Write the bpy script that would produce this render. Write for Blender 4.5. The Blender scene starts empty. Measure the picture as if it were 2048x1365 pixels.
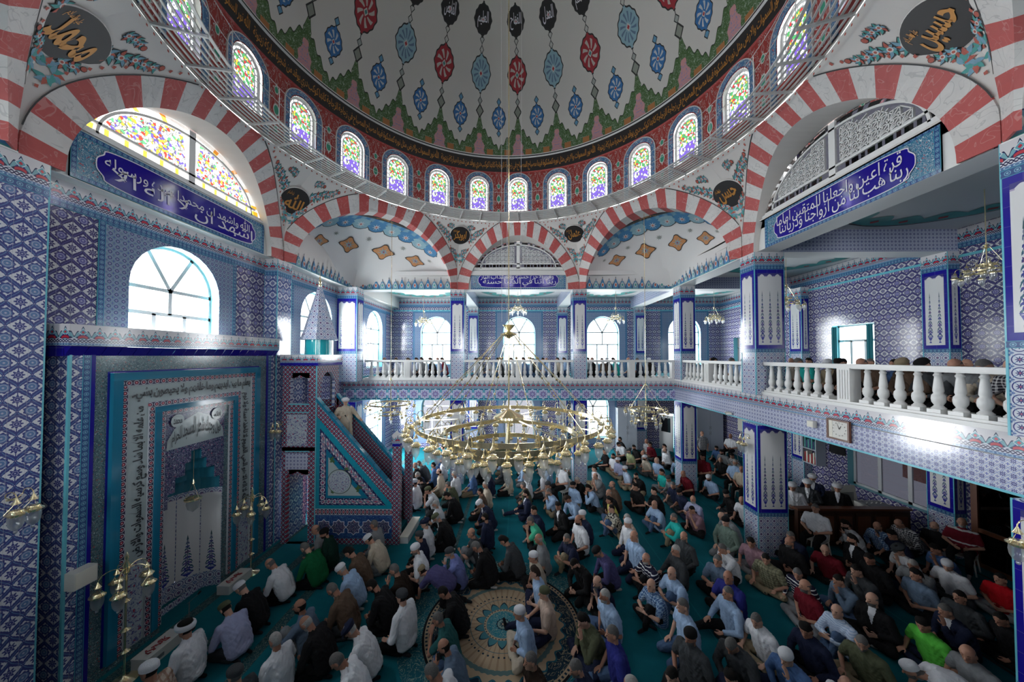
import bpy, bmesh, math, random
import numpy as np
from mathutils import Vector, Matrix
random.seed(7); np.random.seed(7)
C = bpy.context.scene.collection
SC = bpy.context.scene
PI = math.pi
# ---------------------------------------------------------------- camera
EYE = 6.15
cam = bpy.data.cameras.new('camera'); camo = bpy.data.objects.new('camera', cam); C.objects.link(camo)
cam.lens = 651.6/2048*36; cam.sensor_width = 36; cam.sensor_fit = 'HORIZONTAL'
cam.shift_y = 16.4/2048; cam.clip_start = .05; cam.clip_end = 300
camo.location = (0, 0, EYE); camo.rotation_euler = (PI/2+.0216, 0, .0129)
SC.camera = camo
SC.view_settings.view_transform = 'Standard'; SC.view_settings.look = 'None'
SC.view_settings.exposure = 1.15; SC.view_settings.gamma = 1.0; SC.view_settings.use_curve_mapping = False
cy = SC.cycles
cy.max_bounces = 7; cy.diffuse_bounces = 4; cy.glossy_bounces = 3; cy.transmission_bounces = 4; cy.transparent_max_bounces = 10
cy.caustics_reflective = False; cy.caustics_refractive = False; cy.sample_clamp_indirect = 4.0
cy.use_adaptive_sampling = True; cy.adaptive_threshold = .02
# ---------------------------------------------------------------- sky
W = bpy.data.worlds.new('sky'); SC.world = W; W.use_nodes = True
bg = W.node_tree.nodes['Background']; bg.inputs[0].default_value = (.95, .97, 1.0, 1); bg.inputs[1].default_value = 2.6
# ---------------------------------------------------------------- daylight entering by the windows
def daylight(loc, rz, w, h, L, tilt=0, col=(.98, .985, 1.0)):
    l = bpy.data.lights.new('window_daylight', 'AREA'); l.shape = 'RECTANGLE'; l.size = w; l.size_y = h
    l.energy = L*PI*w*h; l.color = col
    o = bpy.data.objects.new('window_daylight', l); C.objects.link(o)
    o.location = loc; o.rotation_euler = (PI/2+tilt, 0, rz)     # rz=0 shines to +y ... -Z axis rotated
    return o
# rz: direction of shining: 0 -> +y, PI -> -y, -PI/2 -> +x, PI/2 -> -x
XW, XE, YN, YS = -8.38, 13.7, 22.0, -6.0      # outer walls
for (y, z, w, h, L) in ((7.98, 7.85, 2.1, 2.4, 17), (13.6, 7.85, 2.1, 2.4, 17), (19.2, 7.85, 2.1, 2.4, 17), (2.2, 7.85, 2.1, 2.4, 9),
                        (19.2, 2.4, 2.1, 3.0, 42), (15.4, 2.3, 1.5, 2.6, 50), (12.15, 1.6, 1.0, 1.9, 7)):
    daylight((XW-.5, y, z), -PI/2, w, h, L)
for x in (-5.4, .2, 5.85, 11.3):
    daylight((x, YN+.5, 7.4), PI, 2.1, 3.0, 12)
    if x > 5: daylight((x, YN+.5, 2.5), PI, 2.1, 2.4, 7 if x < 8 else 2)
for x in (-5.4, .2, 5.85):
    daylight((x, YS-.5, 7.6), 0, 2.1, 2.8, 15)
daylight((XE+.5, 13.45, 6.7), PI/2, 1.6, 2.0, 4)
# ---------------------------------------------------------------- node expressions
class X:
    """a socket (or number) with arithmetic"""
    t = None
    def __init__(s, k): s.k = k
    @staticmethod
    def op(o, *a, clamp=False):
        n = X.t.nodes.new('ShaderNodeMath'); n.operation = o; n.use_clamp = clamp
        for i, v in enumerate(a):
            v = v.k if isinstance(v, X) else v
            if isinstance(v, (int, float)): n.inputs[i].default_value = v
            else: X.t.links.new(v, n.inputs[i])
        return X(n.outputs[0])
    def __add__(s, o): return X.op('ADD', s, o)
    __radd__ = __add__
    def __sub__(s, o): return X.op('SUBTRACT', s, o)
    def __rsub__(s, o): return X.op('SUBTRACT', o, s)
    def __mul__(s, o): return X.op('MULTIPLY', s, o)
    __rmul__ = __mul__
    def __truediv__(s, o): return X.op('DIVIDE', s, o)
    def __rtruediv__(s, o): return X.op('DIVIDE', o, s)
    def __neg__(s): return X.op('MULTIPLY', s, -1)
    def __lt__(s, o): return X.op('LESS_THAN', s, o)
    def __gt__(s, o): return X.op('GREATER_THAN', s, o)
def xabs(a): return X.op('ABSOLUTE', a)
def xsin(a): return X.op('SINE', a)
def xcos(a): return X.op('COSINE', a)
def xmin(a, b): return X.op('MINIMUM', a, b)
def xmax(a, b): return X.op('MAXIMUM', a, b)
def xsqrt(a): return X.op('SQRT', a)
def xlen(a, b): return X.op('SQRT', X.op('MULTIPLY_ADD', a, a, b*b))
def xatan(a, b): return X.op('ARCTAN2', a, b)
def frac(a): return X.op('FRACT', a)
def cell(a, p): return (frac(a*(1/p))-.5)*p          # centred repeat
def AND(a, b): return a*b
def band(a, lo, hi): return (a > lo)*(a < hi)
def near(a, c, w): return X.op('COMPARE', a, c, w)    # |a-c|<=w
def mix(a, m, b):
    n = X.t.nodes.new('ShaderNodeMix'); n.data_type = 'RGBA'; n.clamp_factor = True
    mk = m.k if isinstance(m, X) else m
    if isinstance(mk, (int, float)): n.inputs[0].default_value = mk
    else: X.t.links.new(mk, n.inputs[0])
    for i, v in ((6, a), (7, b)):
        v = v.k if isinstance(v, X) else v
        if isinstance(v, tuple): n.inputs[i].default_value = (*v, 1)
        else: X.t.links.new(v, n.inputs[i])
    return X(n.outputs[2])
def noise(scale, detail=2, rough=.5, vec=None, dist=0.0):
    n = X.t.nodes.new('ShaderNodeTexNoise'); n.inputs['Scale'].default_value = scale
    n.inputs['Detail'].default_value = detail; n.inputs['Roughness'].default_value = rough; n.inputs['Distortion'].default_value = dist
    if vec is not None: X.t.links.new(vec, n.inputs['Vector'])
    return X(n.outputs[0])
def combine(a, b, c=0.0):
    n = X.t.nodes.new('ShaderNodeCombineXYZ')
    for i, v in enumerate((a, b, c)):
        v = v.k if isinstance(v, X) else v
        if isinstance(v, (int, float)): n.inputs[i].default_value = v
        else: X.t.links.new(v, n.inputs[i])
    return n.outputs[0]
def uvs():
    n = X.t.nodes.new('ShaderNodeUVMap'); s = X.t.nodes.new('ShaderNodeSeparateXYZ'); X.t.links.new(n.outputs[0], s.inputs[0])
    return X(s.outputs[0]), X(s.outputs[1])
def objc():
    n = X.t.nodes.new('ShaderNodeTexCoord'); s = X.t.nodes.new('ShaderNodeSeparateXYZ'); X.t.links.new(n.outputs['Object'], s.inputs[0])
    return X(s.outputs[0]), X(s.outputs[1]), X(s.outputs[2]), n.outputs['Object']
M = {}
def mat(name, fn, rough=.4, metal=0.0, spec=.5, bump=None, coat=0.0):
    m = bpy.data.materials.new(name); m.use_nodes = True; X.t = m.node_tree
    b = m.node_tree.nodes['Principled BSDF']
    b.inputs['Roughness'].default_value = rough; b.inputs['Metallic'].default_value = metal
    b.inputs['Specular IOR Level'].default_value = spec; b.inputs['Coat Weight'].default_value = coat
    c = fn() if callable(fn) else fn
    if isinstance(c, X): m.node_tree.links.new(c.k, b.inputs['Base Color'])
    else: b.inputs['Base Color'].default_value = (*c, 1)
    if bump:
        sc, st = bump
        h = noise(sc, 3); bn = m.node_tree.nodes.new('ShaderNodeBump'); bn.inputs['Strength'].default_value = st; bn.inputs['Distance'].default_value = .01
        m.node_tree.links.new(h.k, bn.inputs['Height']); m.node_tree.links.new(bn.outputs[0], b.inputs['Normal'])
    M[name] = m
    return m
# ================================================================ materials
NAVY = (.022, .016, .20); INK = (.012, .012, .06); TILE = (.53, .52, .54); TEAL = (.03, .22, .30); SKYB = (.10, .30, .48); RED = (.42, .03, .05); COB = (.012, .008, .24)
TURQ = (.01, .30, .36); AQUA = (.015, .21, .33)
def grout(c, u, v, p=.25, w=.0022, g=(.35, .35, .4)):
    return mix(c, xmax(xabs(cell(u, p)) > p/2-w, xabs(cell(v, p)) > p/2-w), g)
def iznik(u=None, v=None, a=.30, b=.39, c0=TILE, c1=(.040, .036, .125), c2=(.095, .092, .27)):
    if u is None: u, v = uvs()
    def flower(x, y, r, n, k, col):
        d = xlen(x, y); ph = xatan(y, x)
        rr = xcos(ph*n)*(r*k)+r
        m = d < rr
        inner = xmax(band(d, r*.50, r*.60), d < r*.16)
        return m, inner
    x = cell(u, a); y = cell(v, b)
    x2 = cell(u+a/2, a); y2 = cell(v+b/2, b)
    ax = xabs(x)
    ogee = (xcos(y*(2*PI/b))*.5+.5)*(a*.44)+a*.03
    wy = xabs(xsin(y*(2*PI/b)))*.046+.005+xsin(v*(2*PI/.026))*.0035
    leaf = xabs(ax-ogee) < wy
    vein = AND(xabs(ax-ogee) < .0065, xabs(xsin(y*(2*PI/b))) > .3)
    m1, i1 = flower(x, y, .085, 9, .09, None)
    m2, i2 = flower(x2, y2, .062, 8, .24, None)
    stem = AND(xabs(x2) < .006, xabs(y2) < .15)
    bud = AND(xabs(x) < (xcos(cell(v+b/2, b)*(PI/.10))*.026), xabs(cell(v+b/2, b)) < .05)
    c = mix(c0, xmax(leaf, stem), c1)
    c = mix(c, vein, c2)
    c = mix(c, xmax(m1, m2), c1)
    c = mix(c, AND(xlen(x, y) < .066, xlen(x, y) > .014), c2)
    c = mix(c, xmax(i1, i2), (.38, .38, .52))
    return grout(c, u, v, .2, .0016, (.33, .33, .38))
mat('iznik', iznik, .13)
mat('iznik_light', lambda: iznik(c0=(.58, .59, .63), c1=(.05, .06, .20), c2=(.10, .18, .34)), .13)
def crest():
    """palmette crest strip; v runs 0..1 over the strip, u in metres"""
    u, v = uvs(); p = .235
    x = cell(u, p)/(p/2); ax = xabs(x); x2 = xabs(cell(u+p/2, p)/(p/2))
    c = mix(TILE, v < .04, AQUA)
    roof = (1-ax)*.36+.50+xcos(ax*PI*3)*.05
    c = mix(c, v < roof, INK)
    c = mix(c, v < roof-.06, (.16, .33, .38))
    c = mix(c, AND(xabs(ax+ (v-.62)*2.6) < .10, v > .40), NAVY)
    dia = ax*1.1+xabs(v-.63)*3.4
    c = mix(c, dia < .62, (.55, .58, .62)); c = mix(c, dia < .50, (.10, .30, .36)); c = mix(c, dia < .24, RED)
    cres = AND(xabs(v-.40+ax*ax*.20-.02) < .055, ax < .55)
    c = mix(c, xabs(v-.40+ax*ax*.20-.02) < .085, INK); c = mix(c, cres, RED)
    c = mix(c, xabs(v-.36+x2*.16) < .022, (.55, .55, .62))
    ch = v < .30
    c = mix(c, ch, (.52, .53, .60))
    s = xsin(u*(2*PI/.105))*.055
    c = mix(c, AND(ch, xmin(xabs(v-.215-s), xabs(v-.215+s)) < .026), INK)
    c = mix(c, v < .12, (.05, .12, .26))
    dd = xlen(cell(u, .10)*10, (v-.06)*9)
    c = mix(c, AND(v < .12, band(dd, .25, .40)), (.30, .45, .58))
    return c
mat('crest', crest, .13)
def bluebord():
    u, v = uvs(); a = xabs(v-.5)
    d = xlen(cell(u, .10)*22, (v-.5)*2.6)
    c = mix((.035, .075, .20), band(d, .55, .80), (.13, .30, .42)); c = mix(c, d < .3, (.20, .38, .50))
    c = mix(c, a > .42, (.05, .28, .36))
    return c
mat('blue_border', bluebord, .13)
def starband():
    u, v = uvs(); p = .52
    x = cell(u, p)/p; y = (v-.5)*1.02
    ax = xabs(x); ay = xabs(y)
    o = xmin(xmax(ax, ay), (ax+ay)*.7071)       # eight-point star
    c = mix((.03, .13, .25), band(o, .335, .37), (.62, .64, .72))
    c = mix(c, o < .335, (.36, .40, .58))
    ph = xatan(y, x); d = xlen(x, y)
    c = mix(c, AND(o < .325, d < (xcos(ph*8)*.11+.20)), (.07, .08, .30))
    c = mix(c, AND(o < .30, near(d, .22, .014)), (.35, .10, .22)); c = mix(c, d < .10, (.55, .56, .66)); c = mix(c, d < .05, (.12, .10, .35))
    c = mix(c, AND(o > .37, xabs(ax-ay*.0-.5) < .03), (.62, .64, .72))
    c = mix(c, AND(o > .40, xlen(ax-.5, ay-.28) < .12), (.10, .34, .44))
    c = mix(c, ay > .49, (.05, .30, .38))
    return c
mat('star_band', starband, .13)
def smallfloral(p=.115, c0=(.50, .52, .57)):
    u, v = uvs()
    x = cell(u, p); y = cell(v, p); x2 = cell(u+p/2, p); y2 = cell(v+p/2, p)
    d = xlen(x, y); ph = xatan(y, x)
    c = mix(c0, band(xabs(xabs(x)+xabs(y)-p*.5), -.1, .006), (.22, .26, .48))
    c = mix(c, d < (xcos(ph*8)*p*.07+p*.26), (.03, .03, .16)); c = mix(c, band(d, p*.07, p*.14), (.40, .43, .56))
    d2 = xlen(x2, y2)
    c = mix(c, d2 < (xcos(xatan(y2, x2)*4)*p*.08+p*.13), (.06, .08, .32))
    return grout(c, u, v, p*2, .0015)
mat('small_floral', smallfloral, .13)
mat('small_floral_teal', lambda: smallfloral(.125, (.17, .26, .31)), .13)
def geom():
    u, v = uvs(); p = .20
    x = cell(u, p)/p; y = cell(v, p)/p; x2 = cell(u+p/2, p)/p; y2 = cell(v+p/2, p)/p
    d = xlen(x, y); ph = xatan(y, x); d2 = xlen(x2, y2)
    c = mix((.52, .55, .62), near(d, .40, .035), (.03, .035, .16))
    c = mix(c, near(xabs(xabs(x)-xabs(y)), 0, .022), (.10, .24, .40))
    c = mix(c, d < (xcos(ph*8)*.07+.17), (.03, .035, .15)); c = mix(c, d < .06, (.35, .12, .2))
    c = mix(c, d2 < (xcos(xatan(y2, x2)*4)*.08+.16), (.045, .10, .30)); c = mix(c, d2 < .06, (.55, .57, .62))
    return grout(c, u, v, .2, .0016, (.25, .30, .36))
mat('geometric', geom, .13)
def girih():
    u, v = uvs(); p = .15
    x = cell(u, p)/p; y = cell(v, p)/p; x2 = cell(u+p/2, p)/p; y2 = cell(v+p/2, p)/p
    d = xlen(x, y); d2 = xlen(x2, y2)
    c = mix((.025, .025, .07), near(xabs(x)+xabs(y), .5, .045), (.52, .50, .55))
    c = mix(c, near(d, .36, .03), (.30, .32, .40))
    c = mix(c, d < (xcos(xatan(y, x)*6)*.06+.17), RED); c = mix(c, d < .06, (.6, .55, .55))
    c = mix(c, d2 < (xcos(xatan(y2, x2)*4)*.10+.18), (.28, .03, .06)); c = mix(c, near(d2, .30, .02), (.10, .30, .36))
    return c
mat('girih', girih, .15)
def chain():
    """red rosette border"""
    u, v = uvs()
    x = cell(u, .13)/.13; y = v-.5
    d = xlen(x, y)
    c = mix((.03, .03, .07), near(d, .36, .05), (.50, .47, .50)); c = mix(c, d < .2, RED); c = mix(c, d < .09, (.55, .5, .5))
    c = mix(c, near(xabs(y), .46, .04), (.40, .42, .46))
    return c
mat('chain_border', chain, .15)
def ringb():
    u, v = uvs(); p = .24
    x = cell(u, p)/p; y = (v-.5)*.95; d = xlen(x, y); d2 = xlen(cell(u+p/2, p)/p, y)
    c = mix((.025, .03, .10), near(d, .26, .06), (.55, .48, .50)); c = mix(c, d < .18, (.05, .06, .20)); c = mix(c, d < .10, (.50, .10, .10))
    c = mix(c, near(xabs(xabs(x)-.5), .0, .03), (.45, .45, .5)); c = mix(c, near(d2, .2, .03), (.35, .36, .42)); c = mix(c, d2 < .07, (.10, .32, .36))
    return c
mat('ring_border', ringb, .15)
def arab(c0, c1, c2, s=6.0, w=.035, red=(.35, .04, .05)):
    def f():
        u, v = uvs()
        vec = combine(u*s, v*s)
        n1 = noise(.8, 0, .5, vec, 1.2); n2 = noise(1.9, 1, .5, vec, .6)
        c = mix(c0, near(frac(n1*5), .5, w*2.2), c1)
        c = mix(c, n2 > .62, c2); c = mix(c, band(n2, .60, .625), c1); c = mix(c, n2 > .69, red)
        return c
    return f
mat('arabesque_green', arab((.05, .10, .12), (.30, .40, .42), (.03, .12, .12), 16), .15)
mat('arabesque_teal', arab((.04, .16, .26), (.50, .58, .60), (.03, .10, .20), 14), .15)
mat('arabesque_dark', arab((.03, .035, .10), (.38, .40, .46), (.08, .06, .22), 14), .15)
mat('arabesque_pale', arab((.40, .44, .48), (.10, .12, .24), (.10, .12, .28), 9), .15)
mat('blue_dado', lambda: (lambda u, v: mix((.025, .06, .20), near(frac(noise(1.0, 1, .5, combine(u*12, v*12), 1.0)*4), .5, .08), (.08, .22, .36)))(*uvs()), .12)
mat('turquoise', lambda: grout(mix((.01, .26, .33), noise(2.0, 1), (.015, .20, .30)), *uvs(), .25, .003, (.02, .14, .2)), .1)
mat('blue_tile', lambda: mix((.008, .115, .20), noise(1.5, 2), (.015, .20, .32)), .08)
mat('cobalt', lambda: (lambda u, v: mix(COB, xmax(xabs(cell(u, .3)) > .1475, xabs(cell(v, .3)) > .1475), (.10, .10, .3)))(*uvs()), .1)
mat('cobalt_piece', (.012, .008, .22), .08)
mat('aqua_edge', (.12, .42, .50), .2)
mat('white_tile', lambda: (lambda u, v: grout(mix((.62, .62, .62), noise(30, 1), (.56, .56, .57)), u, v, .3, .0022, (.42, .42, .42)))(*uvs()), .12)
def vase(cols=3, ks=1.18):
    """white tile panel with cypress-like flower sprays rising from vases; u 0..cols, v 0..1"""
    def f():
        u, v0 = uvs(); v = v0*ks; x = cell(u, 1.0); ax = xabs(x)
        h = .86
        env = (h-v)*.34+.02                                      # spray narrows to the top
        c = (.60, .60, .60)
        inside = AND(v > .13, v < h)
        # curling leaves
        s = xabs(xsin(v*58+ax*9))
        c = mix(c, AND(inside, AND(ax < env, AND(s > .80, ax > .03))), (.04, .07, .18))
        s2 = xsin(v*58+ax*22+1.5)
        c = mix(c, AND(inside, AND(AND(ax < env*1.15, ax > env*.45), s2 > .75)), (.05, .13, .16))
        for (q, r, k, col) in ((.22, .20, 8, (.045, .05, .26)), (.34, .16, 6, (.07, .06, .24)), (.45, .13, 8, (.045, .05, .26)), (.56, .11, 5, (.10, .05, .16)), (.66, .085, 6, (.045, .05, .26)), (.745, .06, 4, (.06, .06, .22))):
            y = (v-q)*3.4
            d = xlen(x*.9, y); m = d < (xcos(xatan(y, x)*k)*r*.28+r*.72)
            c = mix(c, m, col); c = mix(c, d < r*.25, (.45, .35, .42))
        c = mix(c, AND(inside, ax < .016), (.04, .08, .14))
        c = mix(c, AND(ax < (.90-v)*.5, band(v, .80, .90)), (.05, .10, .12))
        # vase
        c = mix(c, AND(band(v, .085, .15), ax < (v-.06)*3.0+.02), (.04, .05, .26)); c = mix(c, AND(near(v, .135, .004), ax < .2), (.5, .5, .6))
        c = mix(c, AND(band(v, .055, .09), ax < .035), (.04, .05, .26)); c = mix(c, AND(band(v, .038, .056), ax < .12), (.04, .05, .26))
        # scalloped head of each panel
        c = mix(c, v0 > (xcos(x*2*PI)*.018+.968), (.05, .05, .20))
        c = mix(c, AND(near(v0, .955, .006), ax > .30), (.35, .30, .45))
        return c
    return f
mat('vase_panel', vase(3), .12)
mat('vase_panel_low', vase(3, 1.32), .12)
mat('vase_panel_niche', vase(1, 1.75), .12)
mat('vase_panel_colour', vase(1, 1.05), .12)
# painted plaster
PL = (.60, .57, .54)
def plaster(): return mix(PL, noise(1.3, 3), (.52, .49, .46))
mat('plaster', plaster, .75)
mat('plaster_white', lambda: mix((.70, .70, .68), noise(2, 2), (.62, .62, .61)), .6)
def ceilp():
    return mix((.62, .61, .59), noise(1.3, 3), (.55, .54, .53))
mat('ceiling_plaster', ceilp, .7)
def vous(c0, c1, c2):
    def f():
        x, y, z, o = objc()
        n = noise(2.2, 4, .7, o, 1.0); w = noise(2.6, 2, .6, o, .8)
        c = mix(c0, n, c1); return mix(c, X.op('MULTIPLY', band(w, .56, .58)+band(w, .40, .412), .28), c2)
    return f
mat('voussoir_red', vous((.44, .085, .075), (.31, .05, .05), (.55, .35, .33)), .6)
mat('voussoir_white', vous((.60, .58, .55), (.42, .41, .40), (.12, .12, .13)), .6)
mat('black_paint', (.012, .010, .010), .5)
mat('gold_paint', (.45, .20, .04), .45, .2)
mat('white_letter', (.62, .60, .66), .35)
mat('ink_letter', (.02, .025, .03), .35)
mat('letter_tile', (.34, .40, .40), .15)
mat('line_black', (.02, .02, .02), .6)
for nm, c in (('p_teal', (.06, .30, .28)), ('p_blue', (.16, .32, .42)), ('p_red', (.42, .09, .06)), ('p_green', (.05, .12, .035)), ('p_pink', (.55, .27, .26)), ('p_white', (.62, .60, .57)), ('p_orange', (.50, .22, .08)), ('p_sky', (.05, .20, .38)), ('p_lightblue', (.24, .40, .46)), ('p_crimson', (.33, .025, .03)), ('p_navy', (.03, .05, .16)), ('p_stone', (.30, .31, .28))):
    mat(nm, (lambda c=c: mix(c, noise(7, 2), tuple(k*.72 for k in c))), .65)
# drum between the windows: red field with plant stems
def drumred():
    u, v = uvs(); x = cell(u, 1.0); ax = xabs(x)      # u: one unit per window bay, centred on the pier
    c = (.26, .025, .02)
    g = noise(1.0, 1, .5, combine(ax*14, v*9), 1.6)
    c = mix(c, AND(near(frac(g*4), .5, .07), ax < .26), (.45, .47, .44))
    for q, r in ((.20, .05), (.46, .07), (.72, .05)):
        d = xlen(ax*1.7, (v-q)*1.2)
        c = mix(c, d < r*1.35, (.5, .5, .46)); c = mix(c, d < r, (.03, .24, .15))
    c = mix(c, v < .035, (.5, .48, .44))
    return c
mat('drum_red', drumred, .6)
mat('drum_blue', lambda: (lambda u, v: mix(mix((.05, .14, .27), near(frac(noise(1.0, 1, .5, combine(u*7, v*7), 1.5)*4), .5, .09), (.42, .46, .48)), noise(1.4, 1, .5, combine(u*9, v*9)) > .66, (.35, .05, .05)))(*uvs()), .6)
# dome painting; u = bay number, v = arc height in metres above the springing
def domep():
    u, v = uvs()
    x = cell(u, 1.0)*1.765; ax = xabs(x)                      # bays centred at .5
    x2 = cell(u+.5, 1.0)*1.765; ax2 = xabs(x2)
    alt = frac(u*.5) < .5                                   # every second bay
    k = X.op('MAXIMUM', xcos(v/6.74), .12)             # bays shrink to the crown
    rx = x*k; rax = ax*k; rx2 = x2*k; rax2 = ax2*k
    c = mix((.60, .58, .54), noise(.9, 3), (.50, .485, .45))
    # lambrequin
    edge = 1.36-rax*1.20+xcos(rax*24)*.08+(rax < .14)*(.34-rax*1.6)
    edge2 = edge+.035
    c = mix(c, AND(v < edge2, v > -.1), (.02, .02, .02)); c = mix(c, v < edge, (.055, .115, .035))
    sc = noise(1.0, 1, .5, combine(rax*9, v*9), 1.3)
    c = mix(c, AND(v < edge-.05, near(frac(sc*4), .5, .055)), (.35, .42, .34))
    pk = rax < (xcos(v*1.45)*.25+xcos(v*14)*.03)*(v < .96)
    c = mix(c, AND(pk, v < .96), (.50, .25, .25)); c = mix(c, AND(near(frac(sc*3), .5, .06), AND(pk, v < .8)), (.16, .22, .40))
    c = mix(c, AND(rax > .34, AND(v < .30, rax < .62)), (.36, .15, .05))
    def med(c, px, pax, cy, a, b, col, colin, spk=8, on=None):
        y = v-cy; ay = xabs(y)
        r = xlen(px/a, y/b)*.80+(pax/a+ay/b)*.19; ph = xatan(y/b, px/a)
        sh = r-xcos(ph*12)*.030-AND(pax < a*.10, ay > b*.8)*.08
        m = sh < 1.05; mm = sh < .96
        if on is not None: m = m*on; mm = mm*on
        c = mix(c, m, (.02, .02, .02)); c = mix(c, mm, col)
        pet = AND(band(r, .28, .78), xabs(xcos(ph*spk/2+r*2.0)) > .80)
        if on is not None: pet = pet*on
        c = mix(c, pet*mm, colin)
        rd = pax/a+ay/b
        c = mix(c, (rd < .22)*mm, (.5, .5, .46)); c = mix(c, (rd < .13)*mm, (.35, .03, .04) if col[0] < .25 else (.05, .2, .2))
        return c
    def dot(c, px, pax, cy, a, b, col):
        r = pax/a+xabs(v-cy)/b
        c = mix(c, r < 1.18, (.02, .02, .02)); return mix(c, r < .85, col)
    c = mix(c, AND(rax < .012, band(v, 1.6, 5.2)), (.03, .03, .03))
    c = dot(c, rx, rax, 1.86, .15, .25, (.22, .24, .20)); c = dot(c, rx, rax, 2.25, .09, .14, (.3, .32, .3))
    isred = alt; isblue = 1-alt
    c = med(c, rx, rax, 3.22, .40, .62, (.30, .02, .03), (.45, .40, .36), 8, isred)
    c = med(c, rx, rax, 3.22, .40, .62, (.22, .36, .42), (.10, .16, .24), 12, isblue)
    c = dot(c, rx, rax, 4.0, .08, .13, (.45, .45, .42)); c = dot(c, rx, rax, 4.32, .08, .13, (.45, .45, .42))
    c = med(c, rx, rax, 4.90, .34, .46, (.012, .012, .012), (.012, .012, .012), 8)
    c = dot(c, rx2, rax2, 1.0, .09, .14, (.10, .26, .40)); c = dot(c, rx2, rax2, 2.26, .09, .14, (.10, .26, .40))
    c = med(c, rx2, rax2, 1.62, .30, .46, (.03, .14, .34), (.45, .48, .50), 8)
    return c
mat('dome_painting', domep, .7)
# carpets
def carpet():
    x, y, z, o = objc()
    n = noise(3, 3, .6, o); c = mix((.005, .115, .15), n, (.010, .165, .20))
    c = mix(c, noise(260, 0, .5, o) > .6, (.003, .05, .065))
    f = X.op('FRACT', (x+9.0)/1.16)
    g = noise(1.0, 2, .6, combine(x*14, y*14), 1.0)
    row = AND(f < .22, x < -1.9)
    c = mix(c, row, (.012, .055, .07)); c = mix(c, AND(row, near(frac(g*5), .5, .16)), (.10, .15, .13))
    c = mix(c, AND(near(f, .5, .010), x > -1.9), (.012, .17, .20))
    c = mix(c, AND(x > 7.4, f < .07), (.03, .04, .05))
    return c
mat('carpet', carpet, .95, spec=.1, bump=(180, .5))
def rug():
    x, y, z, o = objc(); r = xlen(x, y); ph = xatan(y, x)
    BE = (.36, .27, .18); BL = (.02, .10, .14); DK = (.012, .03, .05)
    g = noise(1.0, 2, .6, combine(x*7, y*7), 1.4)
    c = mix((.012, .09, .12), near(frac(g*5), .5, .07), (.22, .30, .24))
    c = mix(c, r < 1.80, (.01, .01, .012)); c = mix(c, r < 1.75, BE)
    c = mix(c, AND(band(r, 1.68, 1.73), xcos(ph*110) > .1), DK)
    c = mix(c, r < 1.65, DK); c = mix(c, AND(r < 1.65, near(frac(noise(1.0, 1, .5, combine(ph*9, r*9), 1.0)*4), .5, .10)), (.22, .20, .14))
    c = mix(c, r < (xcos(ph*28)*.05+1.38), BL); c = mix(c, r < (xcos(ph*28)*.05+1.34), BE)
    c = mix(c, near(r, xcos(ph*60)*.01+1.16, .05), (.09, .15, .15)); c = mix(c, r < 1.11, BE)
    c = mix(c, AND(r < 1.11, xcos(ph*42) > .6), (.28, .20, .13))
    c = mix(c, AND(near(r, .84, .02), xcos(ph*46) > .5), DK)
    c = mix(c, near(r, .74, .006), BL)
    st = xabs(frac(ph*(14/(2*PI)))-.5)*2
    c = mix(c, r < xsqrt(1-st)*.24+.42, DK); c = mix(c, r < xsqrt(1-st)*.21+.41, (.05, .17, .20))
    c = mix(c, r < .44, BE); c = mix(c, AND(near(r, .42, .012), xcos(ph*36) > .2), DK)
    c = mix(c, r < .38, (.015, .15, .20)); c = mix(c, AND(r < .38, near(frac(noise(1.0, 2, .5, combine(x*16, y*16), 1.2)*5), .5, .10)), (.25, .33, .28))
    c = mix(c, r < (xcos(ph*14)*.012+.155), DK); c = mix(c, AND(r < .13, xcos(ph*8)*.05+r*2 > .14), (.16, .24, .22)); c = mix(c, r < .03, BE)
    return c
mat('rug', rug, .95, spec=.1, bump=(180, .4))
# plain things
mat('marble_white', lambda: mix((.66, .66, .64), noise(6, 3, .6, None, 1), (.58, .58, .57)), .35)
mat('brass', lambda: mix((.98, .86, .56), noise(5, 2), (.90, .75, .42)), .17, .88)
mat('steel_grey', (.50, .50, .48), .45, .1)
mat('pvc', (.45, .46, .47), .35)
mat('turquoise_bright', (.015, .36, .42), .12)
mat('reveal', (.16, .46, .52), .4)
mat('wood', lambda: (lambda x, y, z, o: mix((.07, .022, .010), noise(1, 4, .6, combine(x*30, y*30, z*3)), (.14, .05, .022)))(*objc()), .35)
mat('wood_dark', lambda: (lambda x, y, z, o: mix((.022, .010, .006), noise(1, 4, .6, combine(x*30, y*30, z*3)), (.05, .020, .011)))(*objc()), .35)
mat('cabinet', (.42, .46, .52), .4)
mat('black_cloth', (.006, .006, .008), .9)
mat('plastic_white', (.55, .54, .50), .5)
mat('plastic_grey', (.14, .15, .16), .4)
mat('paper', (.62, .60, .52), .6)
mat('curtain', (.02, .20, .24), .8)
mat('pink_wall', (.60, .30, .24), .8)
mat('screen_dark', (.01, .01, .012), .2)
def glassmat(name, col=(.93, .96, .97), g=.06, rough=.02):
    m = bpy.data.materials.new(name); m.use_nodes = True; t = m.node_tree; t.nodes.clear()
    o = t.nodes.new('ShaderNodeOutputMaterial'); a = t.nodes.new('ShaderNodeBsdfTransparent'); b = t.nodes.new('ShaderNodeBsdfGlossy'); x = t.nodes.new('ShaderNodeMixShader')
    a.inputs[0].default_value = (*col, 1); b.inputs['Roughness'].default_value = rough; x.inputs[0].default_value = g
    t.links.new(a.outputs[0], x.inputs[1]); t.links.new(b.outputs[0], x.inputs[2]); t.links.new(x.outputs[0], o.inputs[0]); M[name] = m
    return m, a
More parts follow.
